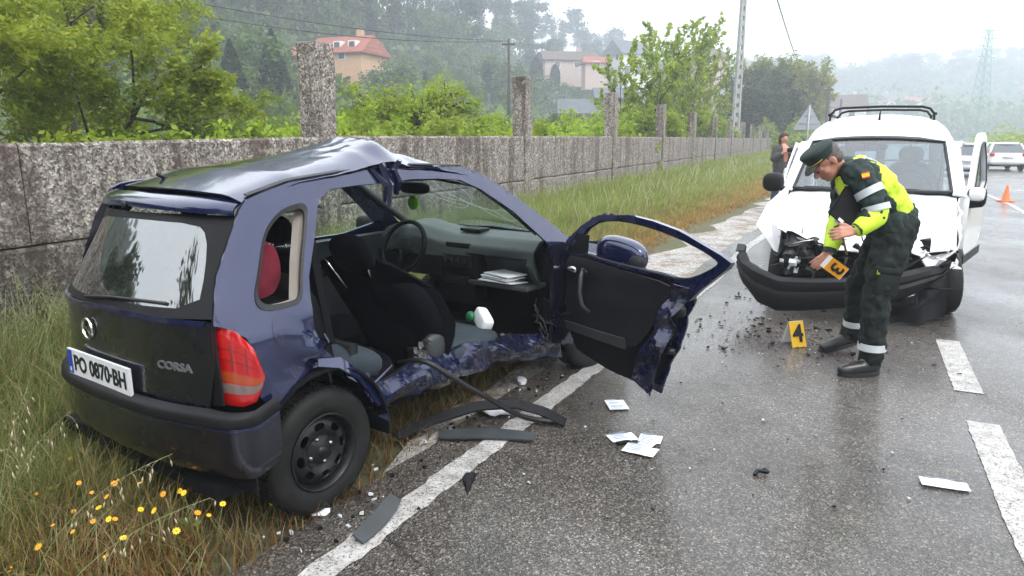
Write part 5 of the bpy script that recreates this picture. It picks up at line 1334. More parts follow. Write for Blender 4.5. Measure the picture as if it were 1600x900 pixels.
# --- wheels
def wheel(cx, cy, cz, side, steer=0, camber=0, name='wheel'):
    T = Matrix.Translation((cx, cy, cz)) @ Matrix.Rotation(steer, 4, 'Z') @ Matrix.Rotation(camber, 4, 'Y') @ Matrix.Diagonal((side, 1, 1, 1))
    def X(mb): mb.v = [tuple(T @ Vector(p)) for p in mb.v]; return mb
    ty = X(MB().lathe([(.165, -.155), (.175, -.15), (.20, -.162), (.245, -.168), (.268, -.155), (.277, -.135), (.2785, -.10), (.281, -.10), (.281, -.06), (.2785, -.06), (.279, -.03), (.277, -.01), (.268, .006), (.245, .018), (.205, .014), (.178, .004), (.168, -.004), (.162, -.02)], n=72)).build(name, M['tyre'], CAR)
    tr_ = MB()
    for k in range(80):
        a = 2 * pi * k / 80; rot = Matrix.Rotation(a, 3, 'X')
        for x0, sg in ((-.125, 1), (-.035, -1), (-.08, 1)):
            v = [Vector((x0 - .018, .276, -.005)), Vector((x0 + .018, .276, -.005 + sg * .004)), Vector((x0 + .018, .276, .005 + sg * .004)), Vector((x0 - .018, .276, .005))]
            v += [q + Vector((0, .0075, 0)) for q in v]; tr_.add([rot @ q for q in v], [(4, 5, 6, 7), (0, 1, 5, 4), (1, 2, 6, 5), (2, 3, 7, 6), (3, 0, 4, 7)])
    o = X(tr_).build('tread', M['tyre'], ty, smooth=False); o['kind'] = 'stuff'
    X(MB().lathe([(.172, .002), (.176, .006), (.172, .012), (.164, .006), (.160, -.02), (.150, -.04), (.148, -.14), (.155, -.15)], n=48)).build('rim', M['steel'], ty)
    # pressed disc with eight openings
    outer = [(.152 * cos(a), .152 * sin(a)) for a in lin(0, 2 * pi, 56)[:-1]]
    holes = []
    for k in range(8):
        a0 = 2 * pi * k / 8 + .1; h = [(r_ * cos(a0 + d), r_ * sin(a0 + d)) for r_, d in ((.098, -.17), (.098, .17), (.112, .235), (.128, .2), (.132, 0), (.128, -.2), (.112, -.235))]; holes.append(chaikin(h, 1))
    def dm(a, b_):
        r_ = sqrt(a * a + b_ * b_); x = interp(r_, [0, .045, .055, .075, .090, .115, .14, .152], [-.010, -.010, -.028, -.030, -.012, -.008, -.022, -.035])
        return tuple(T @ Vector((x, a, b_)))
    panel('wheel_disc', outer, M['steel'], ty, holes, .016, dm, .006)
    X(MB().lathe([(0, .004), (.018, .004), (.024, -.002), (.028, -.012)], n=20)).build('hub_cap', M['steel'], ty)
    for k in range(4):
        a = 2 * pi * k / 4 + .3; X(MB().lathe([(0, .0), (.008, .0), (.009, -.02)], (-.012, .058 * cos(a), .058 * sin(a)), n=6)).build('wheel_nut', M['metal'], ty)
    X(MB().lathe([(0, -.05), (.148, -.05)], n=32)).build('hole_shade_disc', M['darkin'], ty)  # flat dark disc painted as the shade behind the wheel openings
    return ty
wheel(.755, .535, .275, 1, .0, radians(1.5)); wheel(-.755, .535, .275, -1); wheel(-.73, 2.97, .275, -1); wheel(.74, 2.97, .27, 1, -.25)
wr = MB()
for k in range(7):
    a = Vector((.66 + R.uniform(-.04, .04), 2.36 + R.uniform(-.1, .1), R.uniform(.36, .6))); pts = [a]
    for j in range(5): pts.append(pts[-1] + Vector((R.uniform(.0, .05), R.uniform(-.06, .04), R.uniform(-.07, .03))))
    wr.tube(pts, .0045, n=5)
wr.build('loose_wiring', M['rubber'], CAR)
strip('seat_belt', [(.60, .62 + .10 * t, 1.30 - .62 * t) for t in lin(0, 1, 8)], [(.60, .66 + .10 * t, 1.30 - .62 * t) for t in lin(0, 1, 8)], M['darkin'], CAR, 1, .003)
fb = MB()
for k in range(40):
    p = Vector((R.uniform(.1, .55), R.uniform(1.6, 2.55), .275)); fb.box(p, (R.uniform(.01, .05), R.uniform(.01, .04), R.uniform(.004, .02)), Matrix.Rotation(R.uniform(0, 3), 3, 'Z'), .004)
o = fb.build('floor_debris', M['reflect'], CAR, smooth=False); o['kind'] = 'stuff'
MB().ell((.12, 1.95, .33), (.10, .42, .07), e=.5).build('tunnel_console', M['darkin'], CAR)
# --- open right door: swings on the hinge line, crumpled at its outer end
HG = Vector((.77, 2.56, 0)); DA = radians(70)                    # opened by 70 degrees
dd_ = Vector((sin(DA), -cos(DA), 0)); dn_ = Vector((cos(DA), sin(DA), 0))   # along the door / its outer side (away from viewer)
def mD(off=0, k=1):
    def f(t, z):
        b_ = k * (.03 * nz(t, z, 0, 6) + .02 * nz(t, z, 3, 15)) * min(1, max(0, (t - .62) / .3)) * (1 if z < .95 else .15)
        bw = -.02 * sin(pi * min(1, max(0, t))) * 1.0
        p = HG + dd_ * t + dn_ * (off + b_ + bw); return (p.x, p.y, z)
    return f
shell = [(0, .92), (.02, .40), (.10, .25), (.30, .225), (.41, .20), (.62, .19), (.84, .18), (.87, .28), (.91, .40), (.955, .47), (.97, .55), (.985, .66), (1.03, .76), (1.0, .83), (.96, .86), (.85, .875), (.59, .88), (.25, .90)]
DR = panel('right_door', shell, M['blue'], CAR, [], .035, mD(.035), .012)
panel('door_inner_skin', [(.02, .90), (.03, .38), (.12, .27), (.41, .22), (.80, .21), (.86, .34), (.90, .44), (.94, .55), (.95, .70), (.97, .80), (.9, .85), (.59, .865), (.25, .89)], M['darkin'], DR, [], .04, mD(.0), .008)
trim = panel('door_trim', chaikin([(.03, .88), (.04, .50), (.10, .43), (.29, .435), (.61, .41), (.70, .44), (.80, .56), (.93, .80), (.93, .84), (.59, .86), (.25, .885)], 1), M['doortrim'], DR, [], .05, lambda t, z: mD(-.035 - .02 * exp(-((z - .82) / .05) ** 2) - .012 * exp(-((z - .60 - .1 * t) / .06) ** 2), .4)(t, z), .012)
hh = MB().tube([mD(-.055)(.235, .82), mD(-.085)(.25, .78), mD(-.095)(.25, .68), mD(-.085)(.265, .60), mD(-.05)(.30, .56)], [.012, .015, .014, .014, .01], n=8).build('pull_handle', M['greyplastic'], trim)
MB().ell(mD(-.055)(.13, .80), (.05, .02, .022)).build('door_release', M['chrome'], trim)
MB().lathe([(0, -.02), (.022, -.02), (.024, 0), (.012, .01), (.012, .03)], mD(-.05)(.26, .80), Matrix.Rotation(DA, 3, 'Z'), 14).build('window_winder', M['blackplastic'], trim)
strip('door_pocket', [mD(-.06)(t, .455 + .02 * t) for t in lin(.06, .62, 14)], [mD(-.045)(t, .40) for t in lin(.06, .62, 14)], M['greyplastic'], trim, 1, .01)
fr_o = [(0, .96), (.06, 1.005), (.16, 1.075), (.32, 1.155), (.58, 1.178), (.76, 1.16), (.94, 1.125), (1.10, 1.07), (1.22, 1.03), (1.285, 1.0), (1.26, .965), (1.10, .83), (1.03, .76), (.95, .80), (.96, .845), (.85, .862), (.59, .865), (.25, .885), (.02, .88)]
fr_i = [(.10, .925), (.16, 1.0), (.215, 1.06), (.34, 1.125), (.54, 1.142), (.77, 1.12), (.94, 1.085), (1.11, 1.035), (1.205, .995), (1.19, .965), (1.05, .885), (.95, .865), (.85, .872), (.59, .88), (.25, .895)]
panel('window_frame', fr_o, M['blue'], DR, [fr_i], .03, mD(.0, .12), .035)
fr_s = chaikin(fr_i, 1); MB().tube([mD(-.004, .12)(*p) for p in fr_s + [fr_s[0]]], .007, n=5, cap=False).build('window_seal', M['rubber'], DR)
mr_ = MB().ell(mD(.13)(.38, .915), (.19, .075, .105), Matrix.Rotation(DA - pi / 2 + .1, 3, 'Z') @ Matrix.Rotation(.12, 3, 'Y'), e=.8, nu=24, nv=14).build('door_mirror', M['bluedusty'], DR)
MB().ell(mD(.10)(.54, .87), (.05, .05, .06), e=.8).build('mirror_hinge', M['blackplastic'], mr_)
panel('mirror_sail', [(.02, .90), (.20, .90), (.21, 1.02), (.12, 1.03)], M['blackplastic'], DR, [], .1, mD(-.005, 0), .03)
def fold(t, z):
    k = min(1, max(0, (t - .70) / .2)); a = mD(-.03 - .03 * k)(t, z); q = rdg(t * 1.2, z, 2, 3.6) * .07 * k + rdg(t, z * .8, 6, 9) * .014 * k
    return tuple(Vector(a) - dn_ * q)
panel('crumpled_door_edge', [(.66, .225), (.84, .18), (.87, .28), (.91, .40), (.955, .47), (.97, .55), (.985, .66), (1.03, .76), (1.06, .84), (.97, .85), (.90, .72), (.80, .52), (.70, .40)], M['scraped'], DR, [], .022, fold, .004, smooth=False)
MB().ell(mD(-.05)(.99, .70), (.035, .025, .03), e=.5).build('door_lock', M['steel'], DR)
MB().box(mD(-.04)(.95, .47), (.05, .03, .03)).build('door_check', M['steel'], DR)
MB().tube([mD(.0)(-.03, .60), mD(-.02)(.05, .60)], .02).tube([mD(0)(-.03, .40), mD(-.02)(.05, .40)], .02).build('door_hinge', M['steel'], DR)

# ------------------------------------------------------------------ white van with smashed front
# local axes: y = forwards (towards the viewer), x = the van's right side (left in the picture)
VAN = empty('white_van', (3.075, 6.172, 0), -radians(208.5), 'white panel van with smashed front, hanging black bumper and roof bars, standing across the lane', 'van')
VAN.scale = (.95, 1, 1)
def prof(w, s):
    """roof and header surface"""
    zc = interp(s, [-4.0, -3.6, -2.6, -2.0, -1.8, -1.66], [1.80, 1.84, 1.86, 1.83, 1.76, 1.60])
    a = abs(w) / .80
    return zc + .02 * (1 - a * a)
RC = [(.86, 1.12), (.845, 1.30), (.80, 1.48), (.73, 1.63), (.67, 1.72), (.58, 1.79), (.42, 1.835), (.22, 1.855), (0, 1.86)]
sec = RC + [(-x, z) for x, z in RC[-2::-1]]
def vroof(i, s):
    k = int(i); fr_ = i - k; a = sec[k]; b_ = sec[min(len(sec) - 1, k + 1)]; w = a[0] + (b_[0] - a[0]) * fr_; z = a[1] + (b_[1] - a[1]) * fr_
    # header slopes down towards the windscreen
    hd = interp(s, [-4.1, -3.9, -2.35, -2.0, -1.8, -1.66], [-.10, 0, 0, -.035, -.11, -.235])
    z2 = z + hd * max(0, (z - 1.30) / .56)
    w2 = w * (1 + .0 * hd)
    return (w2, s, z2)
grid('roof_shell', vroof, [x * .5 for x in range(3, 30)], [-4.05, -3.9, -3.4, -2.9, -2.35, -2.15, -2.0, -1.9, -1.8, -1.72, -1.66], M['white'], VAN, .02)
# sides
vs_ = [(-4.05, .35), (-3.75, .35), (-3.72, .55), (-3.55, .70), (-3.3, .72), (-3.08, .58), (-3.05, .35), (-1.05, .35), (-1.03, .50), (-.96, .64), (-.90, .95), (-1.0, 1.08), (-1.60, 1.56), (-4.05, 1.50)]
vwin = [(-1.12, 1.05), (-2.0, 1.05), (-2.0, 1.50), (-1.60, 1.50)]
vW = lambda z: .865 - .03 * max(0, (z - 1.1)) - .10 * max(0, z - 1.3)
panel('van_side', vs_, M['white'], VAN, [vwin], .12, lambda s, z: (vW(z), s, z), .02)
vs2 = [(-4.05, .35), (-3.75, .35), (-3.72, .55), (-3.55, .70), (-3.3, .72), (-3.08, .58), (-3.05, .35), (-2.08, .35), (-2.08, 1.5), (-1.66, 1.53), (-1.6, 1.56), (-2.0, 1.58), (-4.05, 1.50)]
panel('van_side', vs2, M['white'], VAN, [], .12, lambda s, z: (-vW(z), s, z), .02)
panel('side_glass', vwin, M['vanglass'], VAN, [], .2, lambda s, z: (vW(z) - .01, s, z), .004)
panel('tail_door', [(-.82, .35), (.82, .35), (.80, 1.5), (.60, 1.76), (-.60, 1.76), (-.80, 1.5)], M['white'], VAN, [[(-.62, 1.12), (-.06, 1.12), (-.06, 1.55), (-.58, 1.55)], [(.06, 1.12), (.62, 1.12), (.58, 1.55), (.06, 1.55)]], .12, lambda w, z: (w, -4.05, z), .03)
panel('rear_glass', [(-.62, 1.12), (-.06, 1.12), (-.06, 1.55), (-.58, 1.55)], M['vanglass'], VAN, [], .3, lambda w, z: (w, -4.05, z), .004)
panel('rear_glass', [(.06, 1.12), (.62, 1.12), (.58, 1.55), (.06, 1.55)], M['vanglass'], VAN, [], .3, lambda w, z: (w, -4.05, z), .004)
MB().box((0, -2.4, .42), (1.62, 3.2, .12)).build('van_floor', M['darkin'], VAN)
MB().box((0, -.98, .78), (1.62, .06, .62)).build('firewall', M['darkin'], VAN)
# windscreen, black seal, pillars
def vws(u, t):
    hw = .735 * (1 - t) + .655 * t; w = u * hw; s = -.93 * (1 - t) - 1.66 * t + .13 * (1 - u * u); z = 1.105 * (1 - t) + 1.60 * t - .035 * u * u * t
    return (w, s, z)
grid('windscreen', vws, lin(-1, 1, 16), lin(0, 1, 8), M['vanglass'], VAN, .004)
loop = [vws(u, 0) for u in lin(-1, 1, 16)] + [vws(1, t) for t in lin(0, 1, 8)][1:] + [vws(u, 1) for u in lin(1, -1, 16)][1:] + [vws(-1, t) for t in lin(1, 0, 8)][1:]
MB().tube([(p[0], p[1] + .006, p[2] + .006) for p in loop], .014, n=6, cap=False).build('windscreen_seal', M['rubber'], VAN)
for sd_ in (1, -1):
    strip('windscreen_pillar', [(sd_ * (abs(vws(1, t)[0]) + .008), vws(1, t)[1] + .005, vws(1, t)[2] + .006) for t in lin(-.05, 1.02, 10)], [(sd_ * (.86 - .07 * t), -1.0 - .72 * t, 1.06 + .50 * t) for t in lin(0, 1, 10)], M['white'], VAN, 3, .02)
MB().tube([(-.45, -.86, 1.125), (.05, -.80, 1.13), (.30, -.80, 1.13)], .008).tube([(.1, -.80, 1.125), (.62, -.90, 1.125)], .008).build('wiper', M['rubber'], VAN)
MB().tube([(.0, -1.90, 1.80), (.0, -1.93, 1.90)], [.014, .006]).build('roof_aerial', M['blackplastic'], VAN)
# bonnet with broken jagged front edge
fe = [(.74, .765), (.60, .70), (.45, .66), (.33, .635), (.16, .605), (0, .60), (-.15, .57), (-.30, .60), (-.42, .63), (-.50, .60), (-.56, .50), (-.62, .48), (-.68, .56), (-.78, .66)]
def bon(w, t):
    zf = interp(-w, [-p[0] for p in fe], [p[1] for p in fe]); zb = 1.085 - .03 * (abs(w) / .78) ** 3; sf = -.10 + .05 * nz(w, 0, 0, 4) - .10 * (w / .8) ** 2; sb = -.97 + .12 * (1 - (w / .78) ** 2)
    z = zb + (zf - zb) * t ** 1.35 + .025 * sin(pi * t) + (.012 * nz(w, t, 0, 5) + .02 * nz(w, t, 2, 11) * t * t) + (.035 * exp(-((w + .05 - .15 * t) / .05) ** 2) * t * sin(pi * min(1, t))) * .5
    return (w, sb + (sf - sb) * t, z)
grid('bonnet', bon, lin(-.78, .76, 44), lin(0, 1, 26), M['white'], VAN, .010)
# right wing bent out like a sheet (left in the picture)
WG = [(.80, -.98, 1.10), (.84, -.85, 1.12), (.80, -.45, 1.00), (.95, -.42, .78), (.97, -.38, .74), (.86, -.36, .62), (.80, -.34, .545), (.77, -.30, .53)]
v = [(.80, -1.02, 1.13), (.93, -.55, .97), (1.00, -.38, .77), (.90, -.36, .66), (.80, -.33, .53), (.755, -.28, .52), (.74, -.24, .62), (.73, -.22, .76), (.755, -.50, .92), (.775, -.85, 1.07), (.86, -.45, .80), (.82, -.38, .66)]
mk('bent_wing', v, [(0, 1, 10, 8), (0, 8, 9), (1, 2, 10), (2, 3, 10), (3, 11, 10), (3, 4, 11), (4, 5, 11), (5, 6, 11), (6, 7, 10, 11), (7, 8, 10)], M['white'], VAN, smooth=False, solid=.008, sub=0)
# left wing crushed behind the wheel (right in the picture)
lw = [(-.20, .64), (-.35, .60), (-.48, .48), (-.62, .44), (-.62, .56), (-.72, .68), (-.85, .70), (-.98, .60), (-1.04, .45), (-1.08, .45), (-1.08, 1.02), (-.92, 1.06), (-.5, .92), (-.22, .76)]
panel('crushed_wing', lw, M['white'], VAN, [], .05, lambda s, z: (-(.80 + .03 * nz(s, z, 0, 6) + .05 * nz(s, z, 4, 13) * (s > -.8)) + .06 * max(0, (s + .5)), s, z), .01)
gw = MB()
for k in range(7):
    p = Vector((-.66 + R.uniform(-.12, .12), -.12 + R.uniform(-.1, .06), .58 + R.uniform(-.10, .10)))
    j = lambda a: Vector((R.uniform(-a, a), R.uniform(-a, a), R.uniform(-a, a)))
    gw.tube([p, p + j(.07), p + j(.12)], [R.uniform(.01, .03), R.uniform(.02, .045), .006], n=4, flat=.3)
gw.build('crumpled_metal', M['white'], VAN, smooth=False)
# dark engine bay with hanging bits
eb = MB().box((.06, -.55, .50), (1.25, .55, .50), None, .04).box((.45, -.30, .52), (.25, .2, .35), Matrix.Rotation(.4, 3, 'Z'), .05).box((.05, -.26, .46), (.5, .16, .3), Matrix.Rotation(-.2, 3, 'Z'), .05)
eb.build('engine_block', M['darkin'], VAN, smooth=False)
hb = MB()
for k in range(70):
    p = Vector((R.uniform(-.5, .74), R.uniform(-.28, -.02), R.uniform(.34, .68))); j = lambda a: Vector((R.uniform(-a, a), R.uniform(-a, a) * .5, R.uniform(-a, a)))
    hb.tube([p, p + j(.09), p + j(.16)], [R.uniform(.005, .014), R.uniform(.008, .03), .004], n=5, flat=.4 if k % 2 else 1)
hb.build('broken_engine_bits', M['blackplastic'], VAN)
grid('torn_liner', lambda a, b_: (.66 - .42 * a + .05 * nz(a, b_, 0, 4), -.10 - .06 * a + .10 * nz(a, b_, 2, 5), .36 + .40 * b_ - .12 * a * b_ + .05 * nz(a, b_, 6, 4)), lin(0, 1, 16), lin(0, 1, 16), M['rubber'], VAN, .006)
bm_ = MB()
for k in range(7):
    p = Vector((.62 + R.uniform(-.10, .08), -.05 + R.uniform(-.06, .05), .42 + R.uniform(-.08, .08))); bm_.box(p, (R.uniform(.02, .07), R.uniform(.01, .05), R.uniform(.02, .07)), Matrix.Rotation(R.uniform(0, 3), 3, 'XYZ'[k % 3]), .008)
bm_.build('smashed_headlight', M['reflect'], VAN, smooth=False)
MB().tube([(.66, -.10, .62), (.50, .0, .68), (.40, -.02, .70)], .006).build('bent_rod', M['chrome'], VAN)
MB().tube([(-.42, .02, .34), (-.38, .06, .30), (-.44, .06, .27), (-.49, .04, .29)], .010).build('hanging_hook', M['chrome'], VAN)
# hanging bumper
BC = [(1.085, -.16, .565, .10), (1.07, -.02, .47, .17), (1.00, .10, .36, .26), (.86, .17, .265, .33), (.66, .20, .205, .31), (.40, .21, .225, .30), (.10, .21, .27, .27), (-.15, .20, .30, .26), (-.38, .14, .36, .26), (-.56, .02, .42, .22), (-.68, -.14, .46, .16)]
BC = fine([(a, b_, c) for a, b_, c, d_ in BC], 60); BH = [float(np.interp(i * 10 / 59, range(11), [.06, .16, .23, .31, .31, .29, .26, .25, .24, .20, .12])) for i in range(60)]
v = []; prf = [(-.05, .50), (.0, .50), (.035, .42), (.045, .25), (.03, .12), (.045, .0), (.035, -.2), (.01, -.38), (-.03, -.50)]
for i, c in enumerate(BC):
    a = Vector(BC[max(0, i - 1)]); b_ = Vector(BC[min(59, i + 1)]); d = (b_ - a); d.z = 0; d.normalize(); n_ = Vector((-d.y, d.x, 0)); n_ = n_ if n_.y > 0 or abs(n_.x) > .9 else -n_
    if i < 6: n_ = (n_ + Vector((.3, .3, 0))).normalized()
    for (o_, h_) in prf: p = Vector(c) + n_ * o_ + Vector((0, 0, h_ * BH[i] )); v.append(tuple(p))
npf = len(prf); f = [(i * npf + j, (i + 1) * npf + j, (i + 1) * npf + j + 1, i * npf + j + 1) for i in range(59) for j in range(npf - 1)]
mk('front_bumper', v, f, M['blackplastic'], VAN, solid=.008, off=0)
# wheel and dark crushed liner on the right of the picture
def vwheel(cx, cy, rot=0, camb=0):
    T = Matrix.Translation((cx, cy, .29)) @ Matrix.Rotation(rot, 4, 'Z') @ Matrix.Rotation(camb, 4, 'Y') @ Matrix.Diagonal((1 if cx > 0 else -1, 1, 1, 1))
    mb = MB().lathe([(.17, -.17), (.20, -.18), (.26, -.17), (.285, -.13), (.293, -.09), (.293, -.05), (.285, -.01), (.26, .01), (.20, .012), (.17, 0)], n=40); mb.v = [tuple(T @ Vector(p)) for p in mb.v]; w_ = mb.build('wheel', M['tyre'], VAN)
    m2 = MB().lathe([(0, -.03), (.06, -.02), (.10, -.05), (.16, -.03), (.172, 0)], n=32); m2.v = [tuple(T @ Vector(p)) for p in m2.v]; m2.build('rim', M['galv'], w_)
vwheel(.86, -.78, 0); vwheel(-.84, -.78, radians(12), radians(4)); vwheel(.84, -3.4); vwheel(-.84, -3.4)
grid('fallen_wheel_liner', lambda a, b_: (-.30 - .46 * a + .05 * nz(a, b_, 0, 3), .02 - .30 * a * a + .10 * nz(a, b_, 5, 3) + .05 * sin(5 * a), .03 + b_ * (.24 + .34 * a ** 1.2) + .03 * nz(a, b_, 3, 4)), lin(0, 1, 20), lin(0, 1, 14), M['darkin'], VAN, .01)
cmb = MB()
for k in range(14):
    p = Vector((R.uniform(-.74, -.25), R.uniform(-.1, .08), R.uniform(.12, .5))); j = lambda a: Vector((R.uniform(-a, a), R.uniform(-a, a) * .5, R.uniform(-a, a)))
    cmb.tube([p, p + j(.12), p + j(.2)], [R.uniform(.01, .02), R.uniform(.015, .035), .006], n=5, flat=.4)
cmb.build('hanging_plastic', M['blackplastic'], VAN)
strip('wing_underedge', [(-.80, s, z) for s, z in [(-.20, .66), (-.48, .50), (-.64, .56), (-.85, .70), (-1.0, .58), (-1.06, .4)]], [(-.55, s, z) for s, z in [(-.20, .62), (-.48, .50), (-.64, .56), (-.85, .70), (-1.0, .58), (-1.06, .4)]], M['darkin'], VAN, 1, .01)
# roof bars
for (sy, nm) in ((-2.25, 1), (-3.3, 0)):
    MB().tube([(-.55, sy, 1.80), (-.545, sy, 1.87), (-.50, sy, 1.925), (-.42, sy, 1.945), (0, sy, 1.955), (.42, sy, 1.945), (.50, sy, 1.925), (.545, sy, 1.87), (.55, sy, 1.80)], .014, n=8).build('roof_bar', M['blackplastic'], VAN)
MB().tube([(.56, -2.25, 1.87), (.57, -3.3, 1.875)], .016).build('side_rail', M['blackplastic'], VAN); MB().tube([(-.56, -2.25, 1.87), (-.57, -3.3, 1.875)], .016).build('side_rail', M['blackplastic'], VAN)
# interior
for w in (.36, -.36):
    st = MB().ell((w, -1.85, .66), (.25, .27, .10), e=.5).build('van_seat', M['darkin'], VAN)
    MB().ell((w, -2.10, 1.02), (.25, .08, .34), Matrix.Rotation(-.12, 3, 'X'), e=.5, nu=20).build('backrest', M['darkin'], st)
    MB().ell((w, -2.14, 1.43), (.13, .05, .09), e=.7).build('headrest', M['darkin'], st)
MB().ell((0, -1.22, 1.0), (.74, .24, .10), e=.6, nu=24).build('van_dashboard', M['greyplastic'], VAN)
MB().tube([Vector((-.36, -1.45, 1.06)) + Vector((cos(a) * .19, -sin(a) * .06, sin(a) * .18)) for a in lin(0, 2 * pi, 24)], .014, cap=False).build('steering_wheel', M['darkin'], VAN)
MB().ell((0, -1.62, 1.52), (.12, .02, .04), e=.6).build('interior_mirror', M['blackplastic'], VAN)
gr_ = MB()
for k in range(5): gr_.tube([(-.7, -2.75, .75 + .2 * k), (.7, -2.75, .75 + .2 * k)], .012, n=5)
for k in range(5): gr_.tube([(-.7 + .35 * k, -2.75, .6), (-.7 + .35 * k, -2.75, 1.7)], .012, n=5)
gr_.build('cargo_grille', M['galv'], VAN)
MB().ell((.18, -2.9, 1.55), (.22, .12, .10), e=.5).build('red_bag_on_rack', M['flagred'], VAN)
# mirrors
m_ = MB().ell((.96, -1.02, 1.155), (.115, .075, .10), e=.75, nu=20).tube([(.84, -1.0, 1.08), (.93, -1.02, 1.12)], .03).build('door_mirror', M['blackplastic'], VAN)
# open left door (right in the picture)
vh = Vector((-.87, -1.0, 0)); va = radians(12.5); vd = Vector((-sin(va), -cos(va), 0)); vn = Vector((-cos(va), sin(va), 0))
def vD(off=0):
    return lambda t, z: tuple(vh + vd * t + vn * (off - .12 * max(0, z - 1.15) * (1 if z > 1.15 else 0)) + Vector((0, 0, z)))
do = chaikin([(0, .42), (.0, 1.02), (.10, 1.12), (.55, 1.56), (.72, 1.66), (1.0, 1.66), (1.05, 1.5), (1.05, .42)], 1); di = chaikin([(.12, 1.04), (.56, 1.49), (.72, 1.57), (.95, 1.57), (.97, 1.04)], 1)
vd_ = panel('open_left_door', do, M['white'], VAN, [di], .08, vD(0), .05)
panel('door_glass', di, M['vanglass'], vd_, [], .2, vD(0), .004)
strip('window_seal', [vD(.03)(*p) for p in di + [di[0]]], [vD(.03)(p[0] * .95 + .03, p[1] * .96 + .05) for p in di + [di[0]]], M['rubber'], vd_, 1, .01)
mm_ = MB().ell(vD(.07)(.10, 1.06), (.085, .06, .095), Matrix.Rotation(-va, 3, 'Z'), e=.6, nu=20).tube([vD(.0)(.06, .98), vD(.12)(.10, 1.0)], .03).build('door_mirror', M['blackplastic'], vd_)
MB().ell(Vector(vD(.075)(.07, 1.09)) , (.07, .058, .065), Matrix.Rotation(-va, 3, 'Z'), e=.6, nu=20).build('mirror_cover', M['white'], mm_)
strip('door_rubbing_strip', [vD(.03)(t, .50) for t in (0.02, 1.03)], [vD(.03)(t, .42) for t in (.02, 1.03)], M['blackplastic'], vd_, 1, .012)

# ------------------------------------------------------------------ people
def skin_obj(mb, name, mat, parent, vox, disp=0, dscale=.1):
    o = mb.build(name, mat, parent, remesh=vox)
    if disp:
        tx = bpy.data.textures.new('wrinkle', 'CLOUDS'); tx.noise_scale = dscale; tx.noise_depth = 3
        d = o.modifiers.new('d', 'DISPLACE'); d.texture = tx; d.strength = disp; d.mid_level = .5; d.texture_coords = 'LOCAL'
    return o
OFF = empty('person', (0, 0, 0), 0, 'uniformed officer in dark green and yellow jacket and cap bending over with clipboard', 'person')
V3 = lambda *a: Vector(a)
hd = V3(2.075, 4.73, 1.455)
R_head = Matrix.Rotation(radians(48), 3, 'Y').inverted()          # face pitched down towards -x
def HP(x, y, z):                                                 # head frame: -x is the face, z up the skull
    return hd + R_head @ V3(x, y, z)
body = MB()
def hell(c, r, e=1): 
    body.ell(HP(*c), r, R_head, e, 20, 14)
hell((.012, 0, .035), (.098, .078, .088)); hell((-.03, 0, -.035), (.066, .062, .085)); hell((-.055, 0, -.095), (.032, .034, .026)); hell((-.066, 0, .0), (.030, .058, .030))
body.cap2(HP(-.088, 0, .0), .010, HP(-.112, 0, -.030), .016, 1); hell((-.100, .014, -.036), (.010, .009, .008)); hell((-.100, -.014, -.036), (.010, .009, .008))
hell((-.084, 0, -.062), (.014, .026, .006)); hell((-.082, 0, -.074), (.014, .024, .007)); hell((-.088, 0, .018), (.012, .045, .009))
for sg in (1, -1):
    hell((-.045, sg * .045, -.035), (.03, .022, .025)); hell((.018, sg * .078, -.012), (.018, .011, .032)); hell((.026, sg * .086, -.002), (.012, .007, .024))
body.cap2(HP(.02, 0, -.04), .058, V3(2.20, 4.79, 1.40), .064)
# slim body under the clothes
pelN, pelF = V3(2.60, 4.74, .985), V3(2.66, 4.96, .975); chest = V3(2.33, 4.82, 1.30)
body.cap2(V3(2.63, 4.85, 1.0), .12, V3(2.52, 4.83, 1.12), .12).cap2(V3(2.52, 4.83, 1.12), .12, chest, .13).cap2(chest, .12, V3(2.20, 4.79, 1.40), .06)
shN, elN, wrN = V3(2.235, 4.62, 1.385), V3(2.345, 4.52, 1.125), V3(2.185, 4.47, 1.025)
shF, elF, wrF = V3(2.35, 5.02, 1.37), V3(2.36, 5.06, 1.07), V3(2.245, 4.93, .815)
body.chain([chest + V3(-.05, -.1, .05), shN, elN, wrN], [.07, .055, .042, .030]).chain([chest + V3(0, .1, .03), shF, elF, wrF], [.07, .055, .042, .030])
knN, anN = V3(2.47, 4.66, .55), V3(2.475, 4.66, .11); knF, anF = V3(2.54, 5.05, .54), V3(2.60, 5.15, .15)
body.chain([pelN, knN, anN], [.09, .055, .04]).chain([pelF, knF, anF], [.09, .055, .04])
body.cap2(anN, .03, anN + V3(-.12, -.015, -.06), .02).cap2(anF, .03, anF + V3(-.10, .0, -.06), .02)
def hand(w, fwd, side, up, curl, thumb_dir, s=1.0):
    """palm + four bent fingers + thumb; fwd: along the hand, side: across, up: back of the hand"""
    fwd, side, up = fwd.normalized(), side.normalized(), up.normalized()
    for k in (-1, 0, 1): body.cap2(w + side * k * .018 * s, .017 * s, w + fwd * .07 * s + side * k * .024 * s, .014 * s, 1)
    for k, L in enumerate((.068, .078, .073, .058)):
        b = w + fwd * .075 * s + side * (-.034 + .0225 * k) * s; d = fwd; r = .0088 * s; prev = b
        for j, ln in enumerate((.45, .32, .23)):
            d = (d * cos(curl[j]) - up * sin(curl[j])).normalized(); q = prev + d * L * ln * s; body.cap2(prev, r, q, r * .93, 1); prev = q; r *= .93
    t0 = w + fwd * .015 * s - side * .028 * s; t1 = t0 + (thumb_dir * .040 - up * .008) * s; body.cap2(t0, .013 * s, t1, .011 * s, 1); t2 = t1 + (thumb_dir * .6 + fwd * .6 - up * .3).normalized() * .032 * s; body.cap2(t1, .010 * s, t2, .009 * s, 1)
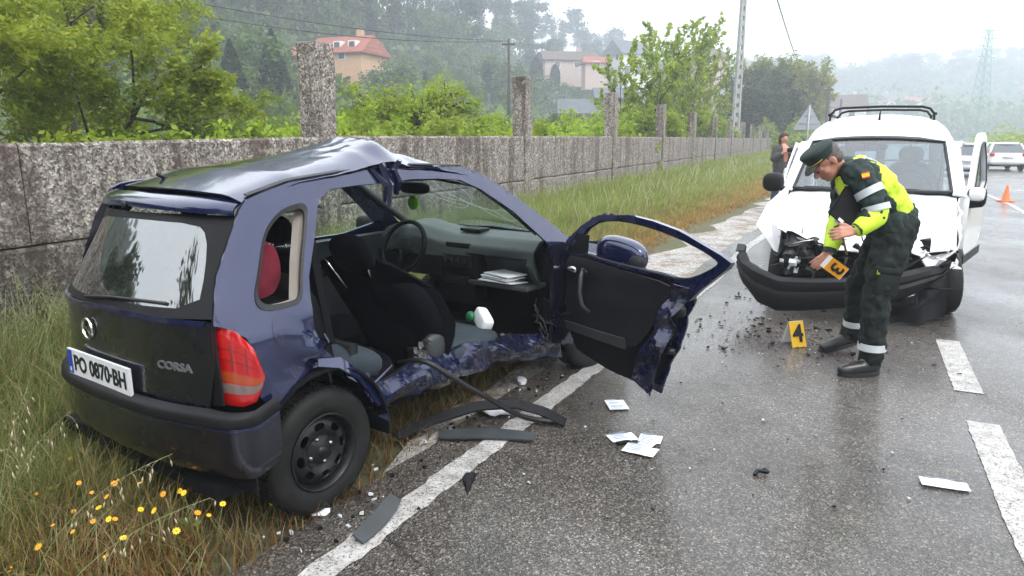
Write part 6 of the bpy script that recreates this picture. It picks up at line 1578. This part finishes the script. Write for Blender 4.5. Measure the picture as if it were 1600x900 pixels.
# near hand grips the clipboard edge and the stick, far hand holds the marker
hand(wrN + V3(-.02, -.005, 0), V3(-1, -.05, -.15), V3(0, -.35, -1), V3(.1, -1, .3), (.7, .8, .5), V3(-.7, -.2, .5))
hand(wrF + V3(-.012, -.012, -.014), V3(-.75, -.2, -.62), V3(.55, -.3, -.75), V3(-.2, -1, .2), (.35, .5, .4), V3(-.3, -.5, -.9).normalized())
bo = skin_obj(body, 'body', M['skin'], OFF, .0062)
eye = MB()
for sg in (1, -1): eye.ell(HP(-.090, sg * .030, -.006), (.006, .013, .007), R_head)
eye.build('eyes', M['darkin'], OFF)
hr = MB().ell(HP(.030, 0, .035), (.094, .083, .086), R_head).ell(HP(.055, 0, -.015), (.060, .072, .06), R_head)
hr.build('hair', M['hair'], OFF)
# cap: tilted crown, band and peak
def CP(x, y, z): return HP(x, y, z)
cap_ = MB()
for k in range(7):
    pass
crown = [(0, .128), (.05, .128), (.085, .122), (.106, .108), (.108, .096), (.098, .080), (.097, .040)]
v = []; f = []; n = 32
for i in range(n):
    a = 2 * pi * i / n
    for (r_, z) in crown:
        x = r_ * cos(a) * 1.06 + .005; y = r_ * sin(a) * .92; zz = z - .13 * (x) * 0 + .02 * (-x / .1) * (z > .09); v.append(tuple(CP(x, y, zz)))
m = len(crown)
for i in range(n):
    for j in range(m - 1): f.append((i * m + j, i * m + j + 1, ((i + 1) % n) * m + j + 1, ((i + 1) % n) * m + j))
cp_ = mk('cap', v, f, M['jacket'], OFF, solid=.004, off=0, sub=1)
grid('cap_peak', lambda a, r_: tuple(CP(-(.090 + r_ * .062 * cos(a) ** .6) * cos(a * .75), .088 * sin(a) * (1 + r_ * .12), .052 - r_ * .030 * cos(a))), lin(-1.35, 1.35, 18), lin(0, 1, 4), M['boot'], cp_, .004)
MB().tube([CP(.102 * cos(a) + .004, .090 * sin(a), .055) for a in lin(1.9, 2 * pi - 1.9, 20)], .0035, n=5).build('cap_braid', M['flagyel'], cp_)
# trousers
tb = MB()
tb.cap2(V3(2.62, 4.76, 1.0), .135, V3(2.66, 4.93, 1.0), .135).cap2(V3(2.60, 4.84, 1.02), .13, V3(2.56, 4.83, 1.08), .13)
tb.chain([V3(2.60, 4.75, .97), V3(2.53, 4.70, .78), knN, V3(2.475, 4.66, .33), V3(2.485, 4.66, .115)], [.135, .118, .092, .082, .078])
tb.chain([V3(2.66, 4.93, .97), V3(2.60, 4.98, .76), knF, V3(2.565, 5.10, .34), V3(2.60, 5.145, .175)], [.13, .112, .090, .080, .078])
tro = skin_obj(tb, 'trousers', M['trouser'], OFF, .012, .055, .07)
def band(c, d, r, h, mat, parent, name='reflective_band'):
    d = Vector(d).normalized(); c = Vector(c); mb = MB(); mb.tube([c - d * h / 2, c + d * h / 2], r, n=24, cap=False); return mb.build(name, mat, parent, solid=.003)
band(V3(2.478, 4.66, .205), (0, 0, 1), .091, .05, M['reflect'], tro); band(V3(2.583, 5.12, .255), (.12, .1, -1), .090, .045, M['reflect'], tro)
MB().box(V3(2.50, 4.585, .66), (.15, .02, .17), Matrix.Rotation(.12, 3, 'Y')).build('cargo_pocket', M['trouser'], tro, bev=.01); MB().box(V3(2.50, 4.572, .745), (.165, .014, .035), Matrix.Rotation(.12, 3, 'Y')).build('pocket_flap', M['trouser'], tro, bev=.004)
MB().box(V3(2.425, 4.578, .735), (.018, .006, .028)).build('pocket_tab', M['hivis'], tro)
# boots
for nm, hx, d_, lift in (('boot', V3(2.50, 4.655, 0), V3(-1, -.12, 0), 0), ('boot', V3(2.605, 5.16, .07), V3(-1, .02, -.28), 1)):
    d_ = d_.normalized(); ang = atan2(d_.y, d_.x); rt = Matrix.Rotation(ang, 3, 'Z'); pt = Matrix.Rotation(.30 if lift else 0, 3, 'Y')
    def BT(x, y, z): return hx + rt @ (pt @ V3(x, y, z))
    bt = MB()
    for (x, y, z, r1, x2, z2, r2) in ((0, 0, .06, .046, .08, .058, .050), (.08, 0, .058, .050, .185, .045, .046), (.185, 0, .045, .046, .22, .042, .040), (0, 0, .06, .050, .01, .15, .056), (.05, 0, .075, .050, .02, .13, .05)): bt.cap2(BT(x, y, z), r1, BT(x2, y, z2), r2)
    b_ = skin_obj(bt, nm, M['boot'], OFF, .010)
    ol = [BT(.02 + (.15 if cos(a) > 0 else .02) * 0 + .112 + .178 * cos(a), .052 * sin(a), .0) for a in lin(0, 2 * pi, 24)[:-1]]; ot = [BT(.132 + .176 * cos(a), .050 * sin(a), .030) for a in lin(0, 2 * pi, 24)[:-1]]
    ol = [BT(.102 + .155 * cos(a), .054 * sin(a), .004) for a in lin(0, 2 * pi, 24)[:-1]]; ot = [BT(.102 + .153 * cos(a), .052 * sin(a), .032) for a in lin(0, 2 * pi, 24)[:-1]]
    mk('sole', ol + ot, [tuple(range(23, -1, -1)), tuple(range(24, 48))] + [(i, (i + 1) % 24, 24 + (i + 1) % 24, 24 + i) for i in range(24)], M['rubber'], b_, smooth=False)
# jacket: dark green, with yellow back and lower sleeves as separate panels of cloth
jb = MB()
jb.cap2(V3(2.60, 4.83, 1.03), .165, V3(2.66, 4.88, 1.06), .15).cap2(V3(2.56, 4.76, 1.03), .13, V3(2.62, 4.93, 1.04), .14)
jb.cap2(V3(2.58, 4.84, 1.06), .165, V3(2.47, 4.83, 1.20), .165).cap2(V3(2.47, 4.80, 1.18), .155, V3(2.34, 4.77, 1.33), .145).cap2(V3(2.47, 4.88, 1.20), .155, V3(2.38, 4.93, 1.33), .14)
jb.cap2(V3(2.34, 4.76, 1.33), .13, V3(2.25, 4.67, 1.38), .095).cap2(V3(2.36, 4.90, 1.34), .13, V3(2.38, 5.0, 1.38), .095).cap2(V3(2.30, 4.8, 1.36), .11, V3(2.20, 4.79, 1.395), .082)
jb.chain([shN + V3(.0, 0, 0), V3(2.31, 4.56, 1.25), elN], [.092, .082, .072]).chain([shF, elF], [.088, .074])
jb.cap2(elN, .072, V3(2.27, 4.50, 1.085), .064).cap2(elF, .072, V3(2.31, 5.0, .95), .062)
jk = skin_obj(jb, 'jacket', M['jacket'], OFF, .012, .05, .06)
yb = MB()                                                        # yellow back
yb.cap2(V3(2.585, 4.80, 1.135), .125, V3(2.44, 4.77, 1.30), .135).cap2(V3(2.60, 4.88, 1.14), .125, V3(2.47, 4.90, 1.315), .135).cap2(V3(2.44, 4.77, 1.30), .130, V3(2.36, 4.80, 1.37), .110).cap2(V3(2.47, 4.90, 1.315), .130, V3(2.39, 4.92, 1.375), .110)
skin_obj(yb, 'yellow_back_panel', M['hivis'], jk, .012, .045, .06)
yf = MB(); yf.cap2(V3(2.205, 4.735, 1.335), .055, V3(2.255, 4.71, 1.215), .065); yf.cap2(V3(2.255, 4.71, 1.215), .060, V3(2.30, 4.71, 1.17), .05); skin_obj(yf, 'yellow_chest_panel', M['hivis'], jk, .012, .012, .09)
ys = MB(); ys.chain([V3(2.335, 4.525, 1.15), V3(2.335, 4.52, 1.115), V3(2.265, 4.49, 1.07), V3(2.22, 4.475, 1.045)], [.080, .078, .066, .056]); skin_obj(ys, 'yellow_sleeve', M['hivis'], jk, .012, .014, .07)
ys = MB(); ys.chain([V3(2.345, 5.04, 1.03), V3(2.30, 4.99, .92), V3(2.262, 4.945, .845)], [.074, .066, .052]); skin_obj(ys, 'yellow_sleeve', M['hivis'], jk, .012, .014, .07)
band(V3(2.245, 4.925, .825), V3(-.035, -.03, -.10), .047, .035, M['jacket'], jk, 'cuff'); band(V3(2.205, 4.47, 1.037), V3(-.06, -.01, -.035), .046, .03, M['jacket'], jk, 'cuff')
band(V3(2.30, 4.565, 1.265), V3(.06, -.05, -.12), .091, .048, M['reflect'], jk); band(V3(2.335, 4.525, 1.165), V3(.03, -.03, -.12), .085, .04, M['reflect'], jk)
# piping lines, collar, flag, name strip
MB().tube([V3(2.195, 4.70, 1.395), V3(2.235, 4.665, 1.45), V3(2.32, 4.70, 1.478), V3(2.42, 4.74, 1.45)], .008, n=6).build('white_piping', M['reflect'], jk)
col = MB().cap2(V3(2.17, 4.755, 1.385), .035, V3(2.24, 4.73, 1.435), .04).cap2(V3(2.24, 4.73, 1.435), .04, V3(2.27, 4.84, 1.45), .04).cap2(V3(2.17, 4.755, 1.385), .03, V3(2.185, 4.76, 1.31), .03); skin_obj(col, 'collar', M['jacket'], jk, .010)
FM = Matrix.Translation((2.238, 4.507, 1.375)) @ Matrix.Rotation(-.25, 4, 'Y') @ Matrix.Rotation(-.15, 4, 'X')
fl = None
for k, (mt, z0, z1) in enumerate((('flagred', .012, .020), ('flagyel', -.010, .012), ('flagred', -.018, -.010))):
    mb = MB().box((0, 0, (z0 + z1) / 2), (.048, .006, z1 - z0)); mb.v = [tuple(FM @ Vector(p)) for p in mb.v]; o = mb.build('flag_patch' if fl is None else 'flag_stripe', M[mt], jk, smooth=False); fl = fl or o
MB().box((2.222, 4.655, 1.262), (.035, .012, .07), Matrix.Rotation(-.5, 3, 'Y')).build('name_strip', M['darkin'], jk)
# clipboard, stick and marker in the hands
CB = Matrix.Translation((2.175, 4.56, 1.165)) @ Matrix.Rotation(radians(-52), 4, 'Y') @ Matrix.Rotation(radians(20), 4, 'Z')
mb = MB().box((0, 0, 0), (.235, .012, .165)).box((.0, .012, .015), (.225, .010, .15)); mb.v = [tuple(CB @ Vector(p)) for p in mb.v]
cbo = tag(mb.build('clipboard', M['darkin'], None, smooth=False), 'black folder clipboard tucked under the bending officer\'s arm', 'clipboard')
mb = MB().box((-.108, -.006, -.0), (.02, .004, .04)).box((-.10, .018, -.02), (.05, .004, .10)); mb.v = [tuple(CB @ Vector(p)) for p in mb.v]; mb.build('paper_sheet', M['paper'], cbo, smooth=False)
P1, P2_ = Vector((2.095, 4.47, 1.045)), Vector((2.175, 4.52, .865))
tag(MB().tube([P1, P2_], [.0085, .0085], n=6, flat=.5).build('wooden_stick', M['wood'], None), 'thin brown wooden stick held in the officer\'s near hand', 'stick')
tag(MB().tube([Vector((2.165, 4.46, 1.055)), Vector((2.36, 4.60, .965))], [.016, .012], n=8, flat=.35).build('dark_rod', M['greyplastic'], None), 'short dark rod held with the stick in the officer\'s near hand', 'rod')
def marker(T, num, mface, label, wside):
    """folded tent card: coloured face with a black figure, white back face"""
    h, w = .135, .086; root = empty('evidence_marker', (0, 0, 0), 0, label, 'marker'); root.matrix_world = T
    sp = .055
    fa = [(-w / 2, -sp, 0), (w / 2, -sp, 0), (w / 2, 0, h), (-w / 2, 0, h)]; fb = [(-w / 2, sp, 0), (w / 2, sp, 0), (w / 2, .001, h), (-w / 2, .001, h)]
    mk('front_face', fa, [(0, 1, 2, 3)], mface, root, smooth=False, solid=.003); mk('back_face', fb, [(3, 2, 1, 0)], M['paper'], root, smooth=False, solid=.003)
    ang = atan2(sp, h); TM = Matrix.Translation((0, -sp / 2 - .0035, h / 2)) @ Matrix.Rotation(-ang, 4, 'X') @ Matrix.Rotation(pi / 2, 4, 'X')
    v, f = text_mesh(num, .135, TM, .0008, .003, .95); mk('figure', v, f, M['platetext'], root, smooth=False)
    return root
marker(Matrix.Translation((2.235, 5.37, .006)) @ Matrix.Rotation(radians(12), 4, 'Z') @ Matrix.Scale(1.42, 4), '4', M['yellowmark'], 'yellow folded marker card with black figure 4 standing on the wet road', 0)
marker(Matrix.Translation((2.165, 4.72, .765)) @ Matrix.Rotation(radians(-12), 4, 'Z') @ Matrix.Rotation(radians(125), 4, 'Y') @ Matrix.Scale(1.10, 4) @ Matrix.Translation((0, .03, -.02)), '3', M['orangemark'], 'orange folded marker card with black figure 3 in the officer\'s lowered hand', 1)
# person with a camera far down the verge
PH = empty('person', (6.05, 16.0, -.02), radians(10), 'person in dark coat and jeans raising a camera beside the granite wall', 'person')
b = MB(); b.ell((0, 0, 1.63), (.075, .09, .11)).cap2((0, 0, 1.42), .05, (0, 0, 1.56), .05).cap2((0, 0, 1.0), .13, (0, 0, 1.36), .15)
b.chain([(.17, 0, 1.40), (.27, -.02, 1.16), (.10, -.22, 1.32)], [.055, .045, .03]).chain([(-.17, 0, 1.40), (-.26, -.06, 1.18), (-.12, -.26, 1.34)], [.055, .045, .03])
b.chain([(.09, 0, .95), (.10, 0, .5), (.11, .02, .08)], [.09, .06, .045]).chain([(-.09, 0, .95), (-.12, .0, .5), (-.14, .02, .08)], [.09, .06, .045])
for (wx, dx) in ((.10, -1), (-.12, 1)):
    for k in range(4): b.cap2((wx + dx * .02, -.25, 1.30 + .02 * k), .010, (wx + dx * .09, -.27, 1.30 + .02 * k), .008, 1)
    b.cap2((wx, -.23, 1.31), .03, (wx + dx * .05, -.26, 1.33), .025)
b.cap2((0, -.075, 1.62), .012, (0, -.09, 1.60), .014)
skin_obj(b, 'body', M['skin'], PH, .012)
MB().ell((0, .02, 1.68), (.09, .10, .09)).ell((.045, .05, 1.60), (.05, .06, .13)).ell((-.045, .05, 1.60), (.05, .06, .13)).build('hair', M['brownhair'], PH)
c_ = MB(); c_.cap2((-.06, .01, 1.0), .15, (-.07, .01, 1.36), .14).cap2((.06, .01, 1.0), .15, (.07, .01, 1.36), .14).cap2((0, 0, .95), .18, (0, 0, 1.02), .17)
c_.chain([(.17, 0, 1.40), (.27, -.02, 1.16), (.14, -.17, 1.29)], [.08, .068, .052]).chain([(-.17, 0, 1.40), (-.26, -.06, 1.18), (-.15, -.20, 1.30)], [.08, .068, .052]); skin_obj(c_, 'coat', M['darkcoat'], PH, .02, .02, .1)
c_ = MB(); c_.chain([(.09, 0, .92), (.10, 0, .5), (.11, .02, .10)], [.115, .085, .07]).chain([(-.09, 0, .92), (-.12, .0, .5), (-.14, .02, .10)], [.115, .085, .07]); skin_obj(c_, 'jeans', M['jeans'], PH, .02, .01, .1)
for x in (.11, -.14): MB().ell((x, -.05, .05), (.05, .13, .055), e=.8).build('shoe', M['boot'], PH)
MB().ell((.10, -.17, .86), (.15, .05, .13), e=.4).build('white_bag', M['paper'], PH); MB().tube([(.14, -.14, .95), (.10, -.16, 1.2), (0, -.1, 1.42)], .01).build('bag_strap', M['darkin'], PH)
cmr = tag(MB().box((6.10, 15.70, 1.36), (.13, .07, .09)).lathe([(0, -.1), (.035, -.1), (.035, 0)], (6.10, 15.66, 1.36), Matrix.Rotation(pi / 2, 3, 'Z')).build('camera_body', M['darkin'], None), 'black camera held up by the person beside the granite wall', 'camera')

# ------------------------------------------------------------------ distant cars
def far_car(loc, hdg, paint, label, group=None):
    """hatchback seen from behind; local y = forwards"""
    root = empty('parked_car', loc, -hdg, label, 'car', group)
    secs = [(0, .78, .32, .80), (.05, .82, .28, .93), (.5, .85, .24, .95), (1.0, .86, .24, .93), (3.0, .86, .24, .88), (3.6, .82, .24, .80), (4.0, .74, .28, .66), (4.08, .66, .34, .56)]
    V = []; F = []
    for (y, w, z0, z1) in secs:
        V += [(-w * .92, y, z0), (-w, y, z0 + .15), (-w, y, (z0 + z1) / 2), (-w * .95, y, z1 - .03), (-w * .85, y, z1), (w * .85, y, z1), (w * .95, y, z1 - .03), (w, y, (z0 + z1) / 2), (w, y, z0 + .15), (w * .92, y, z0)]
    m = 10
    for i in range(len(secs) - 1):
        for k in range(m): F.append((i * m + k, i * m + (k + 1) % m, (i + 1) * m + (k + 1) % m, (i + 1) * m + k))
    F.append(tuple(range(m - 1, -1, -1))); F.append(tuple((len(secs) - 1) * m + k for k in range(m)))
    bo = mk('body', V, F, paint, root, sub=1)
    g = [(.12, .74, .93), (.55, .60, 1.36), (1.0, .58, 1.43), (1.9, .57, 1.42), (2.35, .60, 1.34), (3.05, .72, .90)]
    V = []; F = []
    for (y, w, z) in g: V += [(-w - (.93 - .9) * 0 - (z < 1) * 0 - .0, y, z), (w, y, z)]
    cab = [(.10, .78, .90), (3.08, .76, .88)]
    Vc = [(-.78, .10, .90), (.78, .10, .90), (.78, 3.08, .88), (-.78, 3.08, .88), (-.58, .58, 1.34), (.58, .58, 1.34), (.57, 2.3, 1.34), (-.57, 2.3, 1.34)]
    mk('glasshouse', Vc, [(0, 1, 5, 4), (1, 2, 6, 5), (2, 3, 7, 6), (3, 0, 4, 7), (4, 5, 6, 7)], M['farglass'], root, smooth=False)
    rp = MB().ell((0, 1.44, 1.36), (.62, .95, .075), e=.5, nu=20)
    for a, b_ in (((-.80, .12, .90), (-.60, .58, 1.34)), ((.80, .12, .90), (.60, .58, 1.34)), ((-.80, 3.06, .88), (-.60, 2.3, 1.34)), ((.80, 3.06, .88), (.60, 2.3, 1.34)), ((-.82, 1.5, .9), (-.61, 1.45, 1.36)), ((.82, 1.5, .9), (.61, 1.45, 1.36))): rp.tube([a, b_], .05, n=6)
    rp.build('roof', paint, root)
    for x in (-.70, .70): MB().ell((x, .035, .82), (.12, .05, .10), e=.6).build('tail_light', M['redlens'], root)
    MB().box((0, -.01, .42), (1.5, .08, .16)).build('rear_bumper', paint if paint is not M['white'] else M['silver'], root, bev=.03)
    MB().box((0, -.03, .70), (.46, .02, .11)).build('number_plate', M['plate'], root)
    for x in (-.76, .76):
        for y in (.72, 3.25):
            w_ = MB().lathe([(.16, -.1), (.28, -.1), (.31, -.06), (.31, .06), (.28, .1), (.16, .1)], (x, y, .31), None, 24).build('wheel', M['tyre'], root); MB().lathe([(0, .07 if x > 0 else -.07), (.17, .07 if x > 0 else -.07)], (x, y, .31), None, 16).build('rim', M['galv'], w_)
    MB().box((0, 1.9, .28), (1.4, 3.4, .12)).build('underbody', M['darkin'], root)
    return root
far_car((25.1, 36.2, 0), radians(22), M['white'], 'white hatchback parked on the apron beyond the traffic cone')
far_car((27.2, 43.5, 0), radians(22), M['tealcar'], 'dark teal car half hidden behind the white hatchback')
far_car((19.3, 30.5, 0), radians(27), M['silver'], 'silver car mostly hidden between the van and its open door')
# traffic cone
CN = empty('traffic_cone', (12.85, 18.4, .006), .3, 'small orange traffic cone standing by the right edge line', 'traffic cone')
MB().lathe([(.135, .03), (.11, .06), (.03, .47), (.02, .50), (0, .50)], (0, 0, 0), Matrix.Rotation(-pi / 2, 3, 'Y'), 24).build('cone_body', M['cone'], CN)
MB().box((0, 0, .016), (.36, .36, .032)).build('base', M['cone'], CN, bev=.008); MB().lathe([(.075, .235), (.058, .32)], (0, 0, 0), Matrix.Rotation(-pi / 2, 3, 'Y'), 24).build('faded_band', M['cone'], CN)
CN.scale = (.85,) * 3
# triangular sign seen from behind
SG = empty('road_sign', (17.3, 42.2, -.02), -.35, 'grey back of a large triangular warning sign on a metal post beyond the van', 'road sign')
tri = [(-.76, 2.15), (.76, 2.15), (.80, 2.2), (.04, 3.5), (-.04, 3.5), (-.80, 2.2)]
pn = panel('sign_plate', tri, M['galv'], SG, [], .4, lambda a, b_: (a, .04, b_), .02); MB().box((0, .01, 2.5), (1.0, .04, .06)).box((0, .01, 2.95), (.5, .04, .06)).build('bracket', M['galv'], pn)
MB().tube([(0, -.03, 0), (0, -.03, 3.55)], .05, n=10).build('post', M['galv'], SG)

# ------------------------------------------------------------------ things lying on the road
def lying(name, pts2, z, mat, label, cat, group=None, th=.002, curl=.01, hl=None):
    v, f = panel_data(pts2, (), .04); 
    c = (sum(p[0] for p in pts2) / len(pts2), sum(p[1] for p in pts2) / len(pts2))
    vv = [(p[0], p[2], z + curl * abs(nz(p[0] * 9, p[2] * 9, hash(name) % 7)) * 1.6) for p in v]
    return tag(mk(name, vv, f, mat, None, solid=th, off=0), label, cat, group)
def rect(cx, cy, w, h, a): return [(cx + cos(a) * x - sin(a) * y, cy + sin(a) * x + cos(a) * y) for x, y in ((-w / 2, -h / 2), (w / 2, -h / 2), (w / 2, h / 2), (-w / 2, h / 2))]
def sheet(cx, cy, w, h, a, label, lines=5):
    o = lying('paper_sheet', rect(cx, cy, w, h, a), .010, M['paper'], label, 'paper', None, .0012, .006)
    mb = MB(); M_ = Matrix.Rotation(a, 3, 'Z')
    for k in range(lines):
        y = -h * .36 + h * .72 * k / max(1, lines - 1); ln = w * R.uniform(.35, .75); mb.box(Vector((cx, cy, .0245)) + M_ @ V3(-w * .4 + ln / 2, y, 0), (ln, h * .05, .0008), M_)
    if lines: mb.build('printed_lines', M['papergrey'], o, smooth=False)
sheet(.64, 4.06, .12, .15, .1, 'single white paper lying on the road below the torn door', 3)
sheet(.60, 3.58, .15, .10, .25, 'printed leaflet at the left of the small cluster of papers'); sheet(.75, 3.56, .12, .10, -.35, 'rumpled leaflet at the upper right of the cluster of papers')
sheet(.67, 3.42, .17, .11, -.5, 'creased leaflet at the lower edge of the cluster of papers'); sheet(.72, 3.50, .08, .08, .9, 'small printed scrap in the middle of the cluster of papers')
sheet(2.035, 3.05, .20, .085, -.35, 'narrow white ticket lying alone left of the nearest lane dash', 2)
lying('tissue', chaikin([(-.20, 4.05), (-.02, 4.0), (.02, 3.92), (-.10, 3.86), (-.22, 3.92)], 1), .01, M['paper'], 'crumpled white tissue beside the black trim strips', 'tissue', curl=.05)
lying('tissue', chaikin([(-.88, 2.80), (-.80, 2.83), (-.79, 2.79), (-.86, 2.77)], 1), .0, M['paper'], 'small white scrap beside the blue car\'s rear tyre', 'scrap', curl=.02)
lying('plastic_piece', chaikin([(.03, 4.50), (.09, 4.52), (.10, 4.44), (.05, 4.42)], 1), .01, M['paper'], 'small white plastic lump under the crushed sill', 'plastic piece', curl=.04, th=.02)
tag(MB().box((.465, 4.80, .335), (.13, .10, .004), Matrix.Rotation(-1.0, 3, 'X') @ Matrix.Rotation(.3, 3, 'Z')).build('paper_sheet', M['paper'], None, smooth=False), 'white paper scrap caught on the hanging edge of the open blue door', 'paper')
# black rubber hose and trim strips
tag(MB().tube(chaikin([(-.60, 3.56, .44), (-.453, 3.43, .505), (-.329, 3.45, .415), (-.233, 3.50, .33), (-.135, 3.56, .25), (0, 3.66, .12), (.11, 3.77, .035), (.292, 3.765, .02)], 2, False), .015, n=8).build('rubber_seal', M['rubber'], None), 'long black rubber door seal hanging from the sill down to the road', 'rubber seal')
def bandpath(name, P, w, mat, label, cat, th=.015, tilt=0):
    P = fine(P, 24); A = []; B = []
    for i, p in enumerate(P):
        a = Vector(P[max(0, i - 1)]); b_ = Vector(P[min(23, i + 1)]); d = (b_ - a); d.z = 0; d.normalize(); n_ = Vector((-d.y, d.x, 0)); ww = w * (.35 + .65 * sin(pi * (i + 1.5) / 26) ** .35)
        A.append(tuple(Vector(p) + n_ * ww / 2 + Vector((0, 0, tilt)))); B.append(tuple(Vector(p) - n_ * ww / 2))
    return tag(strip(name, A, B, mat, None, 2, th), label, cat)
bandpath('trim_strip', [(-.62, 3.52, .03), (-.45, 3.66, .06), (-.20, 3.80, .09), (.02, 3.86, .08), (.18, 3.82, .05), (.30, 3.73, .02)], .055, M['blackplastic'], 'curved black sill trim bowed up over the white edge line', 'trim strip', .014, .03)
bandpath('trim_strip', [(-.40, 3.58, .02), (-.10, 3.60, .02), (.12, 3.56, .015)], .095, M['greyplastic'], 'flat grey plastic trim strip lying across the edge line', 'trim strip', .012, .012)
bandpath('trim_strip', [(-.62, 2.56, .01), (-.56, 2.72, .01), (-.52, 2.88, .02)], .07, M['greyplastic'], 'grey plastic shard leaning at the near left side of the edge line', 'trim strip', .008, .03)
tag(mk('plastic_shard', [(-.24, 3.12, .008), (-.17, 3.16, .008), (-.205, 2.96, .008), (-.22, 3.10, .045), (-.18, 3.13, .03)], [(0, 2, 3), (3, 2, 4), (4, 2, 1), (0, 3, 4, 1)], M['blackplastic'], None, smooth=False, solid=.004), 'triangular black plastic shard on the road beside the edge line', 'shard')
bandpath('plastic_shard', [(.56, 3.50, .012), (.62, 3.52, .012), (.66, 3.50, .012)], .03, M['blackplastic'], 'tiny black shard left of the cluster of papers', 'shard', .01)
bandpath('plastic_shard', [(1.17, 3.14, .012), (1.20, 3.18, .016), (1.24, 3.15, .02), (1.235, 3.19, .02)], .018, M['blackplastic'], 'small hooked black shard alone in the middle of the lane', 'shard', .012)
bandpath('plastic_shard', [(2.62, 5.55, .012), (2.67, 5.53, .015), (2.72, 5.54, .012)], .04, M['blackplastic'], 'black shard on the road right of the officer\'s boots', 'shard', .02)
# the uncountable rest: chips of plastic, lamp glass and grit
db_ = MB(); wb_ = MB(); gb_ = MB()
def chip(mb, x, y, s, fl=.35): 
    a = R.uniform(0, 6.28); mb.box((x, y, .006 + s * .18), (s, s * R.uniform(.25, .8), s * fl), Matrix.Rotation(a, 3, 'Z') @ Matrix.Rotation(R.uniform(-.5, .5), 3, 'X'), s * .15)
for k in range(330):
    x = R.gauss(2.35, .42); y = R.gauss(5.65, .42); chip(db_ if k % 4 else wb_, x, y, R.uniform(.005, .026) * (1 if k % 11 else 1.9) * (1 if k % 4 else .6), .15)
for k in range(150): y = R.uniform(2.6, 7.5); x = edge_x(y) + R.uniform(-.3, 2.4); chip(db_ if k % 2 else wb_, x, y, R.uniform(.004, .016))
for k in range(60): y = R.uniform(5.2, 7.5); x = edge_x(y) + R.uniform(.3, 1.2); chip(db_, x, y, R.uniform(.01, .04))
for k in range(90): y = R.uniform(2.5, 5.0); x = edge_x(y) - R.uniform(.1, .45); chip(db_ if k % 3 else wb_, x, y, R.uniform(.006, .022), .6)
for k in range(900): gb_.box((R.gauss(2.2, .26), R.gauss(5.45, .26), .008), (.005, .005, .004), Matrix.Rotation(R.uniform(0, 3), 3, 'Z'))
tag(db_.build('black_plastic_debris', M['blackplastic'], None, smooth=False), kind='stuff'); tag(wb_.build('pale_plastic_debris', M['reflect'], None, smooth=False), kind='stuff')
tag(gb_.build('broken_lamp_glass', M['greenglass'] if 'greenglass' in M else M['whitelens'], None, smooth=False), kind='stuff')
# loose things in the blue car
def in_car(x, y, z): return CAR.matrix_world @ Vector((x, y, z))
CAR_M = Matrix.Translation(CAR.location) @ Matrix.Rotation(CAR.rotation_euler.z, 4, 'Z')
def loose(mb, name, mat, label, cat, **k):
    mb.v = [tuple(CAR_M @ Vector(p)) for p in mb.v]; return tag(mb.build(name, mat, None, **k), label, cat)
pp = MB()
for k in range(5): pp.box((.40 + R.uniform(-.03, .03), 2.36, .69 + .012 * k), (.24, .17, .006), Matrix.Rotation(R.uniform(-.4, .4), 3, 'Z') @ Matrix.Rotation(R.uniform(-.12, .12), 3, 'X'))
loose(pp, 'paper_stack', M['paper'], 'untidy white papers on the shelf under the blue car\'s dashboard', 'papers', smooth=False)
loose(MB().lathe([(0, -.003), (.045, -.003), (.045, .003), (0, .003)], (-.03, 1.985, 1.205), Matrix.Rotation(pi / 2, 3, 'Z'), 20), 'air_freshener', M['green'], 'round bright green air freshener hanging from the blue car\'s inner mirror', 'air freshener')
bt_ = loose(MB().ell((.47, 2.05, .50), (.085, .04, .05), Matrix.Rotation(.5, 3, 'Y') @ Matrix.Rotation(-.5, 3, 'Z'), e=.4, nu=20), 'plastic_bottle', M['paper'], 'white plastic container with green cap on the blue car\'s torn door step', 'bottle')
mb = MB().ell((.38, 2.04, .51), (.035, .03, .035)); mb.v = [tuple(CAR_M @ Vector(p)) for p in mb.v]; mb.build('cap', M['greenbottle'], bt_)
#HAZE
hz = MB().box((235, 330, 54), (1150, 960, 114)).build('haze', None, None, smooth=False)
hm = bpy.data.materials.new('haze_air'); hm.use_nodes = True; t = hm.node_tree; t.nodes.clear()
ho = t.nodes.new('ShaderNodeOutputMaterial'); hv = t.nodes.new('ShaderNodeVolumePrincipled')
hv.inputs['Color'].default_value = (.86, .92, 1.0, 1); hv.inputs['Density'].default_value = .0027; hv.inputs['Anisotropy'].default_value = .25
t.links.new(hv.outputs[0], ho.inputs['Volume']); hz.data.materials.append(hm)
tag(hz, kind='stuff')
